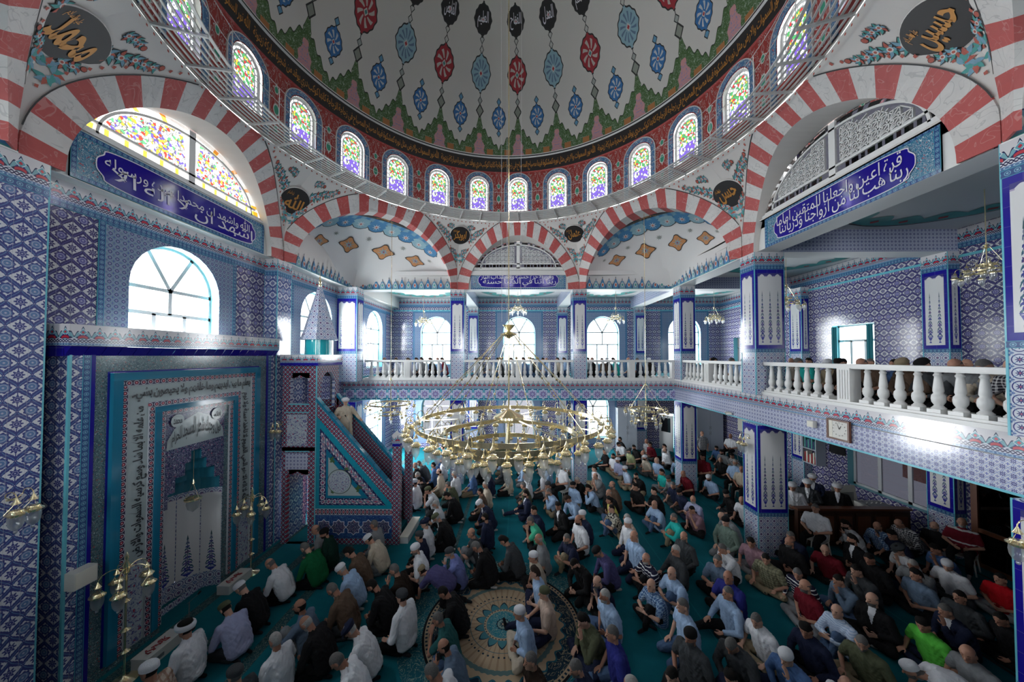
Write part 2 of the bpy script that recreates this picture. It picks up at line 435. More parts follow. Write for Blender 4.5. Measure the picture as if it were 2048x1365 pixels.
glassmat('pane'); glassmat('pane_amber', (.95, .55, .03)); glassmat('pane_orange', (.9, .35, .04)); glassmat('pane_grey', (.12, .12, .13), .1); glassmat('pane_dark', (.02, .02, .025), .12)
_m, _a = glassmat('lamp_glass', (.90, .92, .92), .42); _t = _m.node_tree; _tr = _t.nodes.new('ShaderNodeBsdfTranslucent'); _tr.inputs[0].default_value = (.95, .95, .93, 1); _ad = _t.nodes.new('ShaderNodeMixShader'); _ad.inputs[0].default_value = .6
_gl = next(q for q in _t.nodes if q.type == 'BSDF_GLOSSY'); _mx = next(q for q in _t.nodes if q.type == 'MIX_SHADER' and q != _ad); _gl.inputs['Roughness'].default_value = .15
_t.links.new(_gl.outputs[0], _ad.inputs[1]); _t.links.new(_tr.outputs[0], _ad.inputs[2]); _t.links.new(_ad.outputs[0], _mx.inputs[2])
def stained(name, s, lat):
    m, a = glassmat(name, (1, 1, 1), .03); X.t = m.node_tree
    u, v = uvs(); vec = combine(u*s, v*s)
    vo = X.t.nodes.new('ShaderNodeTexVoronoi'); vo.inputs['Scale'].default_value = 1.0; X.t.links.new(vec, vo.inputs['Vector'])
    sp = X.t.nodes.new('ShaderNodeSeparateColor'); X.t.links.new(vo.outputs['Color'], sp.inputs[0]); h = X(sp.outputs[0]); h2 = X(sp.outputs[1])
    ve = X.t.nodes.new('ShaderNodeTexVoronoi'); ve.feature = 'DISTANCE_TO_EDGE'; X.t.links.new(vec, ve.inputs['Vector']); ve.inputs['Scale'].default_value = 1.0; e = X(ve.outputs['Distance'])
    c = (.80, .85, .82)
    if lat:
        for lo, hi, k in ((0, .10, (.75, .05, .03)), (.10, .20, (.12, .08, .7)), (.20, .34, (.9, .5, .04)), (.34, .42, (.1, .5, .15))): c = mix(c, band(h, lo, hi), k)
    else:
        low = v < .42
        c = mix(c, AND(low, h < .72), (.16, .08, .62)); c = mix(c, AND(v > .42, h < .34), (.06, .35, .10)); c = mix(c, AND(v > .5, band(h, .34, .52)), (.55, .03, .03)); c = mix(c, AND(v > .42, band(h, .52, .62)), (.7, .5, .05))
    c = mix(c, e < .07, (.10, .10, .09))
    c = mix(c, .58 if not lat else .40, (0, 0, 0)); X.t.links.new(c.k, a.inputs[0])
stained('stained_drum', 21, False); stained('stained_lunette', 18, True)
# ================================================================ mesh helpers
class MB:
    def __init__(s): s.v = []; s.f = []; s.uv = []; s.m = []; s.ms = []; s.smooth = False
    def mi(s, m):
        if m not in s.ms: s.ms.append(m)
        return s.ms.index(m)
    def face(s, pts, uv=None, m='plaster'):
        i = len(s.v); s.v += [tuple(p) for p in pts]; s.f.append(tuple(range(i, i+len(pts)))); s.m.append(s.mi(m))
        s.uv += uv if uv else [(0, 0)]*len(pts)
    def grid(s, P, UV, m, smooth=True, wrap=False):
        """P[i][j] points, shared vertices"""
        n, k = len(P), len(P[0]); b = len(s.v)
        for r in P: s.v += [tuple(p) for p in r]
        mi = s.mi(m)
        for i in range(n-1):
            for j in range(k-1):
                s.f.append((b+i*k+j, b+(i+1)*k+j, b+(i+1)*k+j+1, b+i*k+j+1)); s.m.append(mi)
                s.uv += [UV[i][j], UV[i+1][j], UV[i+1][j+1], UV[i][j+1]] if UV else [(0, 0)]*4
        if smooth: s.smooth = True
    def box(s, x0, y0, z0, x1, y1, z1, m='plaster', skip=''):
        c = [(x, y, z) for z in (z0, z1) for y in (y0, y1) for x in (x0, x1)]
        F = {'b': (0, 2, 3, 1), 't': (4, 5, 7, 6), 's': (0, 1, 5, 4), 'n': (3, 2, 6, 7), 'w': (2, 0, 4, 6), 'e': (1, 3, 7, 5)}
        A = {'b': (0, 1), 't': (0, 1), 's': (0, 2), 'n': (0, 2), 'w': (1, 2), 'e': (1, 2)}
        for k, f in F.items():
            if k in skip: continue
            s.face([c[i] for i in f], [(c[i][A[k][0]], c[i][A[k][1]]) for i in f], m)
    def tube(s, pts, r, m, n=6, caps=True):
        pts = [Vector(p) for p in pts]; k = len(pts)
        rr = r if isinstance(r, (list, tuple)) else [r]*k
        b = len(s.v); mi = s.mi(m); up = None
        for i, p in enumerate(pts):
            t = (pts[min(i+1, k-1)]-pts[max(i-1, 0)]).normalized()
            if up is None: up = t.orthogonal().normalized()
            up = (up-t*up.dot(t)); up = up.normalized() if up.length > 1e-6 else t.orthogonal().normalized()
            sd = t.cross(up)
            for j in range(n):
                a = 2*PI*j/n; s.v.append(tuple(p+(up*math.cos(a)+sd*math.sin(a))*rr[i]))
        for i in range(k-1):
            for j in range(n):
                q = (j+1) % n; s.f.append((b+i*n+j, b+i*n+q, b+(i+1)*n+q, b+(i+1)*n+j)); s.m.append(mi); s.uv += [(0, 0)]*4
        if caps:
            s.f.append(tuple(b+j for j in range(n))[::-1]); s.f.append(tuple(b+(k-1)*n+j for j in range(n))); s.m += [mi, mi]; s.uv += [(0, 0)]*(2*n)
        s.smooth = True
    def lathe(s, prof, m, n=12, c=(0, 0, 0), square=False):
        b = len(s.v); mi = s.mi(m); k = len(prof)
        for r, z in prof:
            for j in range(n):
                a = 2*PI*(j+.5)/n; s.v.append((c[0]+r*math.cos(a), c[1]+r*math.sin(a), c[2]+z))
        for i in range(k-1):
            for j in range(n):
                q = (j+1) % n; s.f.append((b+i*n+j, b+i*n+q, b+(i+1)*n+q, b+(i+1)*n+j)); s.m.append(mi); s.uv += [(0, 0)]*4
        s.f.append(tuple(b+j for j in range(n))[::-1]); s.f.append(tuple(b+(k-1)*n+j for j in range(n))); s.m += [mi, mi]; s.uv += [(0, 0)]*(2*n)
        if n > 6: s.smooth = True
    def mesh(s, name):
        me = bpy.data.meshes.new(name); me.from_pydata(s.v, [], s.f)
        for m in s.ms: me.materials.append(M[m])
        me.polygons.foreach_set('material_index', s.m)
        l = me.uv_layers.new(name='UVMap'); l.data.foreach_set('uv', [c for p in s.uv for c in p])
        if s.smooth: me.shade_smooth(); me.set_sharp_from_angle(angle=.9)
        me.update(); return me
def link(name, me, parent=None, loc=(0, 0, 0), rz=0, label=None, cat=None, group=None, kind=None):
    if isinstance(me, MB): me = me.mesh(name)
    o = bpy.data.objects.new(name, me); C.objects.link(o); o.location = loc; o.rotation_euler = (0, 0, rz)
    if parent: o.parent = parent
    for k, v in (('label', label), ('category', cat), ('group', group), ('kind', kind)):
        if v: o[k] = v
    return o
def struct(name, me, **k): return link(name, me, kind='structure', **k)
def thing(name, label, cat, loc=(0, 0, 0), rz=0, group=None, kind=None):
    return link(name, None, None, loc, rz, label, cat, group, kind)
class Fr:
    """wall frame: u along the wall, v up, d out towards the room"""
    def __init__(s, o, u, n): s.o = Vector(o); s.u = Vector(u); s.n = Vector(n)
    def p(s, u, v, d=0.0): return s.o+s.u*u+Vector((0, 0, v))+s.n*d
FW = Fr((XW, 0, 0), (0, 1, 0), (1, 0, 0)); FN = Fr((0, YN, 0), (1, 0, 0), (0, -1, 0)); FE = Fr((XE, 0, 0), (0, -1, 0), (-1, 0, 0)); FS = Fr((0, YS, 0), (-1, 0, 0), (0, 1, 0))
def fbox(mb, F, u0, v0, u1, v1, d0, d1, m, mode='m', cols=1):
    """box on a frame. mode m: metric uv; n: v normalised; r: rotated strip (runs upwards); p: panel 0..cols x 0..1"""
    P = F.p
    def uv(u, v):
        if mode == 'm': return (u, v)
        if mode == 'n': return (u, (v-v0)/(v1-v0))
        if mode == 'r': return (v, (u-u0)/(u1-u0))
        return ((u-u0)/(u1-u0)*cols, (v-v0)/(v1-v0))
    q = [(u0, v0), (u1, v0), (u1, v1), (u0, v1)]
    mb.face([P(u, v, d1) for u, v in q], [uv(*a) for a in q], m)
    for i in range(4):
        a, b = q[i], q[(i+1) % 4]
        mb.face([P(*a, d0), P(*b, d0), P(*b, d1), P(*a, d1)], [uv(*a), uv(*b), uv(*b), uv(*a)], m)
def archpts(uc, w, sp, n=14, rise=None):
    r = w/2; rise = r if rise is None else rise
    return [(uc+r*math.cos(PI-PI*i/n), sp+rise*math.sin(PI*i/n)) for i in range(n+1)]
def archwall(mb, F, u0, v0, u1, v1, ops, m, d=0.0, thick=0.0, rm='reveal'):
    """wall rectangle with arched or square openings; ops: (uc, w, sill, spring, arched)"""
    ops = sorted(ops); cur = u0
    Q = lambda pts: mb.face([F.p(a, b, d) for a, b in pts], list(pts), m)
    for uc, w, sill, sp, ar in ops:
        a, b = uc-w/2, uc+w/2
        if a > cur: Q([(cur, v0), (a, v0), (a, v1), (cur, v1)])
        if sill > v0: Q([(a, v0), (b, v0), (b, sill), (a, sill)])
        pts = archpts(uc, w, sp) if ar else [(a, sp), (b, sp)]
        for p, q in zip(pts, pts[1:]): Q([p, q, (q[0], v1), (p[0], v1)])
        if thick:
            out = [(a, sill)]+pts+[(b, sill)]
            for p, q in zip(out, out[1:]+out[:1]):
                mb.face([F.p(*p, d), F.p(*q, d), F.p(*q, d-thick), F.p(*p, d-thick)], [p, q, q, p], rm)
        cur = b
    if cur < u1: Q([(cur, v0), (u1, v0), (u1, v1), (cur, v1)])
def window(name, F, uc, w, sill, sp, arched=True, d=-.30, fm='pvc', bars=2, mullions=2, pane='pane', fw=.085, handle=False):
    """framed window: outer frame, fan bars, transoms, and every pane a piece"""
    t = struct(name, None)
    fr = MB(); a, b = uc-w/2, uc+w/2
    def bar(p, q, k=fw):
        p, q = Vector((*p, 0)), Vector((*q, 0)); t_ = (q-p).normalized(); nrm = Vector((-t_.y, t_.x, 0))*k/2
        c = [p+nrm, q+nrm, q-nrm, p-nrm]
        for d0, d1 in ((d, d+.06),):
            fr.face([F.p(x.x, x.y, d1) for x in c], None, fm); fr.face([F.p(x.x, x.y, d0) for x in reversed(c)], None, fm)
            for i in range(4):
                x, y = c[i], c[(i+1) % 4]; fr.face([F.p(x.x, x.y, d0), F.p(y.x, y.y, d0), F.p(y.x, y.y, d1), F.p(x.x, x.y, d1)], None, fm)
    pts = archpts(uc, w, sp) if arched else [(a, sp), (b, sp)]
    out = [(a, sill)]+pts+[(b, sill)]
    for p, q in zip(out, out[1:]+out[:1]): bar(p, q, fw*1.5)
    tz = [sill+(sp-sill)*k for k in ((.62, 1) if arched else (.72,))]
    for z in tz: bar((a, z), (b, z))
    if arched:
        for k in range(1, bars+1):
            an = PI*k/(bars+1); bar((uc, sp), (uc+w/2*math.cos(an), sp+w/2*math.sin(an)))
        bar((uc, tz[0]), (uc, sp))
    for k in range(1, mullions+1): x = a+w*k/(mullions+1); bar((x, sill), (x, tz[0]))
    link('frame', fr, t)
    def pn(poly):
        mb = MB(); mb.face([F.p(*p, d+.03) for p in poly], None, pane); link('pane', mb, t)
    for k in range(mullions+1): pn([(a+w*k/(mullions+1), sill), (a+w*(k+1)/(mullions+1), sill), (a+w*(k+1)/(mullions+1), tz[0]), (a+w*k/(mullions+1), tz[0])])
    if arched:
        pn([(a, tz[0]), (uc, tz[0]), (uc, sp), (a, sp)]); pn([(uc, tz[0]), (b, tz[0]), (b, sp), (uc, sp)])
        n = 14
        for k in range(bars+1):
            i0, i1 = round(n*k/(bars+1)), round(n*(k+1)/(bars+1)); pn([(uc, sp)]+pts[i0:i1+1])
    else: pn([(a, tz[0]), (b, tz[0]), (b, sp), (a, sp)])
    return t
# ---------------------------------------------------------------- Arabic lettering (shaped by hand from the presentation forms)
_F = {'ا': (0xFE8D, 1), 'أ': (0xFE83, 1), 'ب': (0xFE8F, 0), 'ة': (0xFE93, 1), 'ت': (0xFE95, 0), 'ث': (0xFE99, 0), 'ج': (0xFE9D, 0), 'ح': (0xFEA1, 0), 'خ': (0xFEA5, 0), 'د': (0xFEA9, 1), 'ذ': (0xFEAB, 1), 'ر': (0xFEAD, 1), 'ز': (0xFEAF, 1), 'س': (0xFEB1, 0), 'ش': (0xFEB5, 0), 'ص': (0xFEB9, 0), 'ض': (0xFEBD, 0), 'ط': (0xFEC1, 0), 'ظ': (0xFEC5, 0), 'ع': (0xFEC9, 0), 'غ': (0xFECD, 0), 'ف': (0xFED1, 0), 'ق': (0xFED5, 0), 'ك': (0xFED9, 0), 'ل': (0xFEDD, 0), 'م': (0xFEE1, 0), 'ن': (0xFEE5, 0), 'ه': (0xFEE9, 0), 'و': (0xFEED, 1), 'ي': (0xFEF1, 0), 'ى': (0xFEEF, 1)}
def shape(s):
    if s == 'الله': return chr(0xFDF2)
    out = []; prev = False; i = 0
    while i < len(s):
        c = s[i]
        if c == 'ل' and i+1 < len(s) and s[i+1] in 'اأ':
            out.append(chr(0xFEFC if prev else 0xFEFB)); prev = False; i += 2; continue
        if c not in _F: out.append(c); prev = False; i += 1; continue
        b, nj = _F[c]; nxt = i+1 < len(s) and s[i+1] in _F and not nj
        k = (3 if nxt else 1) if prev else (2 if nxt else 0)
        out.append(chr(b+k)); prev = nxt; i += 1
    return ''.join(reversed(out))
def letters(s, bold=.0, res=2):
    """2-D triangulated glyphs of a line of Arabic: (verts Nx2, faces), width normalised so that the height box is about 1"""
    c = bpy.data.curves.new('t', 'FONT'); c.body = ' '.join(shape(w) for w in reversed(s.split(' '))); c.resolution_u = res; c.offset = bold
    c.space_word = .6
    o = bpy.data.objects.new('t', c); me = o.to_mesh()
    v = np.zeros(len(me.vertices)*3); me.vertices.foreach_get('co', v); v = v.reshape(-1, 3)[:, :2].copy()
    f = [tuple(p.vertices) for p in me.polygons]; o.to_mesh_clear(); bpy.data.objects.remove(o); bpy.data.curves.remove(c)
    lo, hi = v.min(0), v.max(0); return (v-lo)/(hi-lo), f, (hi-lo)
def lettering(mb, s, fn, m, bold=.012, res=2):
    """fn maps (0..1, 0..1) to a world point"""
    v, f, wh = letters(s, bold, res); b = len(mb.v); mi = mb.mi(m)
    mb.v += [tuple(fn(a, c)) for a, c in v]
    for q in f: mb.f.append(tuple(b+i for i in q)); mb.m.append(mi); mb.uv += [(0, 0)]*len(q)
# ================================================================ the building
BX, BY, RR = -.33, 7.9, 6.74           # dome axis and radius
ZC = 9.40                              # springing of arches / soffit level
ZRING = 12.25
GF, GB, RAIL = 5.06, 4.03, 5.97        # gallery floor, beam bottom, rail top
PW, PE, PN, PS = -7.95, 7.45, 15.76, -.06
# --- floor
mb = MB(); mb.box(XW, YS, -.2, XE, YN, 0, 'carpet'); struct('floor', mb)
# --- outer walls with their windows
WU = [(2.2, 2.15, 6.2, 7.76, 1), (7.98, 2.15, 6.2, 7.76, 1), (13.6, 2.15, 6.2, 7.76, 1), (19.2, 2.15, 5.5, 7.76, 1)]
WL = [(11.9, 1.25, .06, 2.2, 0), (15.4, 1.5, .9, 2.9, 1), (19.2, 2.15, .5, 2.7, 1)]
mb = MB(); archwall(mb, FW, YS, 0, YN, GF-.5, [(8.05, 1.62, 0, 3.78, 0)]+WL, 'iznik', thick=.35)
archwall(mb, FW, YS, GF-.5, YN, 10.3, WU, 'iznik', thick=.35); wallw = struct('wall_west', mb)
NU = [(x, 2.15, 5.6, 7.76, 1) for x in (-5.4, .2, 5.85, 11.3)]
NL = [(x, 2.0, .7, 2.75, 1) for x in (-5.4, .2, 5.2)]+[(10.05, .95, .02, 2.3, 0)]
mb = MB(); archwall(mb, FN, XW, 0, XE, GF-.5, NL, 'iznik', thick=.35); archwall(mb, FN, XW, GF-.5, XE, 10.3, NU, 'iznik', thick=.35); walln = struct('wall_north', mb)
EU = [(-13.45, 1.65, 5.1, 7.45, 0), (-20.4, .6, 5.1, 7.3, 0)]; EL = [(-12.3, 2.9, .9, 3.7, 0)]
mb = MB(); archwall(mb, FE, -YN, 0, -YS, GF-.5, EL, 'iznik', thick=.3); archwall(mb, FE, -YN, GF-.5, -YS, 10.3, EU, 'iznik', thick=.3); walle = struct('wall_east', mb)
SU = [(-x, 2.15, 6.0, 7.9, 1) for x in (-5.4, .2, 5.85)]
mb = MB(); archwall(mb, FS, -XE, 0, -XW, GF-.5, [], 'iznik'); archwall(mb, FS, -XE, GF-.5, -XW, 10.3, SU, 'iznik', thick=.3); struct('wall_south', mb)
n = 0
def win(*a, **k):
    global n; n += 1; return window('window_%d' % n, *a, **k)
for o in WU: win(FW, *o[:4])
win(FW, 11.9, 1.25, .06, 2.2, False, d=-.2, fm='wood', mullions=1, fw=.09); win(FW, 15.4, 1.5, .9, 2.9); win(FW, 19.2, 2.15, .5, 2.7)
for o in NU: win(FN, *o[:4])
for k_, o in enumerate(NL[:3]): win(FN, *o[:4], pane=('pane_grey', 'pane_grey', 'pane')[k_])
win(FE, -13.45, 1.65, 5.1, 7.45, False, mullions=2, fw=.09); win(FE, -12.3, 2.9, .9, 3.7, False, mullions=2, pane='pane_dark', fw=.12)
for o in SU: win(FS, *o[:4])
win(FE, -20.4, .6, 5.1, 7.3, False, mullions=0, pane='pane_grey')
# tiles laid on the walls: friezes, borders, window surrounds
def decor(name, parent, rows):
    for r in rows:
        mb = MB()
        for q in r[1:]: fbox(mb, *q)
        link(r[0], mb, parent)
def surround(F, ops, z0, z1, m='small_floral_teal', mg=.42, dd=.012):
    out = []
    for uc, w, sill, sp, ar in ops:
        mb = MB(); a, b = uc-w/2-mg, uc+w/2+mg
        archwall(mb, F, a, z0, b, z1, [(uc, w, max(z0, sill), sp, ar)], m, d=dd)
        for q in ((a-.11, z0, a, z1+.1, 'r'), (b, z0, b+.11, z1+.1, 'r'), (a, z1, b, z1+.1, 'n')): fbox(mb, F, *q[:4], 0, dd+.006, 'blue_border', q[4])
        out.append(mb)
    return out
for mb in surround(FW, WU[1:], 6.0, 8.85)+surround(FW, WL[1:], .2, 3.85): link('window_surround', mb, wallw)
for mb in surround(FN, NU, 5.06, 9.1)+surround(FN, NL[:3], .3, 3.85): link('window_surround', mb, walln)
decor('', wallw, [('crest_frieze', (FW, YS, 9.0, YN, 9.40, 0, .02, 'crest', 'n')), ('blue_border', (FW, YS, 8.89, YN, 9.0, 0, .02, 'blue_border', 'n')),
                  ('skirting', (FW, YS, 0, YN, .16, 0, .02, 'geometric'))])
decor('', walln, [('crest_frieze', (FN, XW, 9.62, XE, 10.08, 0, .02, 'crest', 'n')), ('blue_border', (FN, XW, 9.5, XE, 9.62, 0, .02, 'blue_border', 'n'), (FN, XW, 9.2, XE, 9.28, 0, .02, 'aqua_edge'))])
decor('', walle, [('crest_frieze', (FE, -YN, 9.62, -YS, 10.08, 0, .02, 'crest', 'n')), ('blue_border', (FE, -YN, 9.5, -YS, 9.62, 0, .02, 'blue_border', 'n'), (FE, -YN, 9.2, -YS, 9.28, 0, .02, 'aqua_edge'))])
# --- gallery slabs and fascias
mb = MB()
mb.box(XW, PN+.02, GB, XE, YN, GF-.02, 'ceiling_plaster'); mb.box(7.65, YS, GB, XE, PN+.02, GF-.02, 'ceiling_plaster'); mb.box(XW, YS, GB, 7.65, PS-.1, GF-.02, 'ceiling_plaster')
gal = struct('gallery_slab', mb)
mb = MB(); mb.box(XW, PN+.25, GF-.02, XE, YN, GF, 'carpet'); mb.box(7.9, YS, GF-.02, XE, PN+.25, GF, 'carpet'); mb.box(XW, YS, GF-.02, 7.65, PS-.3, GF, 'carpet'); link('gallery_carpet', mb, gal)
FGN = Fr((0, PN, 0), (1, 0, 0), (0, -1, 0)); FGE = Fr((7.63, 0, 0), (0, -1, 0), (-1, 0, 0)); FGS = Fr((0, PS-.1, 0), (-1, 0, 0), (0, 1, 0))
decor('', gal, [('crest_frieze', (FGN, XW, 4.60, 7.63, 4.98, 0, .03, 'crest', 'n'), (FGE, -PN, 4.60, 0, 4.98, 0, .03, 'crest', 'n')),
                ('star_band', (FGN, XW, 4.07, 7.63, 4.58, 0, .028, 'star_band', 'n')),
                ('floral_band', (FGE, -PN, 4.07, 0, 4.58, 0, .028, 'small_floral')),
                ('edge_strip', (FGN, XW, 4.03, 7.63, 4.07, 0, .034, 'aqua_edge'), (FGE, -PN, 4.03, 0, 4.07, 0, .034, 'aqua_edge')),
                ('ledge', (FGN, XW, 4.98, 7.63, GF, -.25, .06, 'marble_white'), (FGE, -PN-.0, 4.98, 0, GF, -.25, .06, 'marble_white'), (FGS, -7.6, 4.98, 8.3, GF, -.2, .04, 'marble_white'))])
# --- beams over the galleries and their ceilings
mb = MB()
mb.box(XW, PN, ZC, XE, PN+.6, 10.3, 'small_floral', 'sb'); mb.box(XW, PN, ZC, XE, PN+.6, ZC+.001, 'plaster_white')
mb.box(7.5, YS, ZC, 8.15, PN, 10.3, 'small_floral', 'wb'); mb.box(7.5, YS, ZC, 8.15, PN, ZC+.001, 'plaster_white')
for x in (-3.19, 2.75, 7.7): mb.box(x, PN+.6, ZC, x+.65, YN, 10.3, 'crest' if 0 else 'small_floral', 'b'); mb.box(x, PN+.6, ZC, x+.65, YN, ZC+.001, 'plaster_white')
for y in (4.4, 10.2): mb.box(8.15, y, ZC, XE, y+.62, 10.3, 'small_floral', 'b'); mb.box(8.15, y, ZC, XE, y+.62, ZC+.001, 'plaster_white')
beams = struct('gallery_beams', mb)
mb = MB(); mb.box(XW, PN, 10.1, XE, YN, 10.3, 'ceiling_plaster'); mb.box(7.6, YS, 10.1, XE, PN, 10.3, 'ceiling_plaster'); mb.box(XW, YS, 10.1, 7.6, PS-.3, 10.3, 'ceiling_plaster')
ceil = struct('ceiling', mb)
def ringflat(mb, c, a, b, z, w, m, n=40, scal=0, k=0):
    for i in range(n):
        t0, t1 = 2*PI*i/n, 2*PI*(i+1)/n
        q = [(c[0]+(a-e)*math.cos(t), c[1]+(b-e)*math.sin(t), z) for t, e in ((t0, 0), (t1, 0), (t1, w+scal*abs(math.sin(t1*k))), (t0, w+scal*abs(math.sin(t0*k))))]
        mb.face(q, None, m)
for (x0, x1, y0, y1) in ((-8.3, -3.2, 16.4, 21.9), (-2.5, 2.7, 16.4, 21.9), (3.4, 7.7, 16.4, 21.9), (8.35, 13.6, 16.4, 21.9), (8.2, 13.6, 10.85, 15.7), (8.2, 13.6, 5.05, 10.2), (8.2, 13.6, -.5, 4.4)):
    mb = MB(); c = ((x0+x1)/2, (y0+y1)/2); a, b = (x1-x0)/2-.25, (y1-y0)/2-.25
    ringflat(mb, c, a, b, 10.085, .045, 'line_black', 64)
    ringflat(mb, c, a-.06, b-.06, 10.088, .35, 'p_teal', 128, .32, 8)
    for i in range(16):
        t = 2*PI*(i+.5)/16; q = (c[0]+(a-.32)*math.cos(t), c[1]+(b-.32)*math.sin(t))
        mb.face([(q[0]-.12, q[1], 10.08), (q[0], q[1]-.12, 10.08), (q[0]+.12, q[1], 10.08), (q[0], q[1]+.12, 10.08)], None, 'p_crimson')
    link('painted_oval', mb, ceil)
# --- columns
def column(name, x0, y0, x1, y1, z0, z1, faces, upper=True, style='vase', cols=None):
    """a tiled pillar; faces: letters of the sides that get tile panels"""
    t = struct(name, None)
    mb = MB(); mb.box(x0, y0, z0, x1, y1, z1, 'geometric'); link('shaft', mb, t)
    for f in faces:
        if f == 's': F = Fr((0, y0, 0), (1, 0, 0), (0, -1, 0)); a, b = x0, x1
        elif f == 'w': F = Fr((x0, 0, 0), (0, -1, 0), (-1, 0, 0)); a, b = -y1, -y0
        elif f == 'e': F = Fr((x1, 0, 0), (0, 1, 0), (1, 0, 0)); a, b = y0, y1
        k = cols or max(1, round((b-a)/.31)); sm = ('vase_panel' if upper else 'vase_panel_low') if k > 1 else 'vase_panel_colour'
        if upper: pz0, pz1 = 6.38, 8.85
        else: pz0, pz1 = 1.35, GB-.02
        if style == 'vase':
            mb = MB(); fbox(mb, F, a+.01, pz0, b-.01, pz1, 0, .012, 'cobalt'); link('cobalt_frame', mb, t)
            mb = MB(); fbox(mb, F, a+.09, pz0+.12, b-.09, pz1-.12, 0, .02, sm, 'p', k); link('vase_panel', mb, t)
        else:
            mb = MB(); fbox(mb, F, a+.01, z0+.02, b-.01, pz1, 0, .012, 'iznik_light'); link('floral_panel', mb, t)
        mb = MB()
        if upper: fbox(mb, F, a, 8.85, b, 8.97, 0, .014, 'blue_border', 'n')
        fbox(mb, F, a, pz0-.11, b, pz0, 0, .014, 'blue_border', 'n') if style == 'vase' else None
        if mb.v: link('blue_border', mb, t)
        if upper: mb = MB(); fbox(mb, F, a, 8.97, b, ZC, 0, .016, 'crest', 'n'); link('crest_tile', mb, t)
    mb = MB()
    for x, y in ((x0, y0), (x1, y0), (x0, y1), (x1, y1)): mb.box(x-.012, y-.012, z0, x+.012, y+.012, z1, 'aqua_edge')
    link('corner_strip', mb, t)
    return t
for lo, (z0, z1) in ((1, (GF-.1, ZC)), (0, (0, GB))):
    up = bool(lo)
    column('column_b', -3.19, PN, -2.53, PN+.62, z0, z1, 'sew', up); column('column_c', 2.75, PN, 3.40, PN+.62, z0, z1, 'sew', up)
    column('column_d', 7.42, 10.19, 8.32, 10.81, z0, z1, 'swe', up); column('column_e', 7.42, 4.35, 8.32, 5.02, z0, z1, 'swe', up)
    column('column_corner', 7.58, 15.1, 8.25, 15.75, z0, z1, 'sw', up); column('column_corner_west', XW, 15.1, -7.45, 15.75, z0, z1, 'se', up)
    column('column_south', -3.19, -.8, -2.53, -.2, z0, z1, '', up); column('column_south_east', 2.75, -.8, 3.4, -.2, z0, z1, '', up)
    for x in (-3.19, 2.75, 7.9): column('pilaster', x, 21.65, x+.65, YN, z0, z1 if not up else 9.4, 's' if up else 's', up)
    for y in (4.4, 10.2, 15.4): column('pilaster_east', 13.35, y, XE, y+.65, z0, z1, 'ws', up)
column('column_a', XW, 10.7, PW, 11.36, 0, ZC, 'se', True, 'floral'); column('column_f', XW, 4.4, PW, 5.38, 0, ZC, 'e', True, 'floral'); column('column_near', XW, -.8, PW, -.2, 0, ZC, 'e', True, 'floral')
# --- upper octagon, arches, squinches
VA, VB, VC, VD = (PW, 10.95), (-2.87, PN), (3.07, PN), (PE, 10.75)
VDn, VCn, VBn, VAn = (PE, 5.0), (3.07, PS), (-2.87, PS), (PW, 5.0)
SIDES = [('w', VAn, VA, 2.42, 2.42), ('nw', VA, VB, None, 2.47), ('n', VB, VC, 2.42, 2.40), ('ne', VC, VD, None, 2.47), ('e', VD, VDn, 2.36, 2.42), ('se', VDn, VCn, None, 2.47), ('s', VCn, VBn, 2.42, 2.40), ('sw', VBn, VAn, None, 2.47)]
def lift(V1, V2, s, z, off=0.0):
    """point on the inward-leaning wall over side V1-V2; s metres from its middle"""
    a, b = Vector((*V1, 0)), Vector((*V2, 0)); m = (a+b)/2; d = (b-a).normalized(); q = m+d*s
    o = Vector((BX, BY, 0)); r = (q-o); L = r.length
    t = max(0., min(1., (z-ZC)/(ZRING-ZC))); f = t**3.2
    rad = L+(RR-L)*f-off
    p = o+r.normalized()*rad; return Vector((p.x, p.y, z))
VW = .55
pend = struct('pendentives', None)
ringdots = MB()
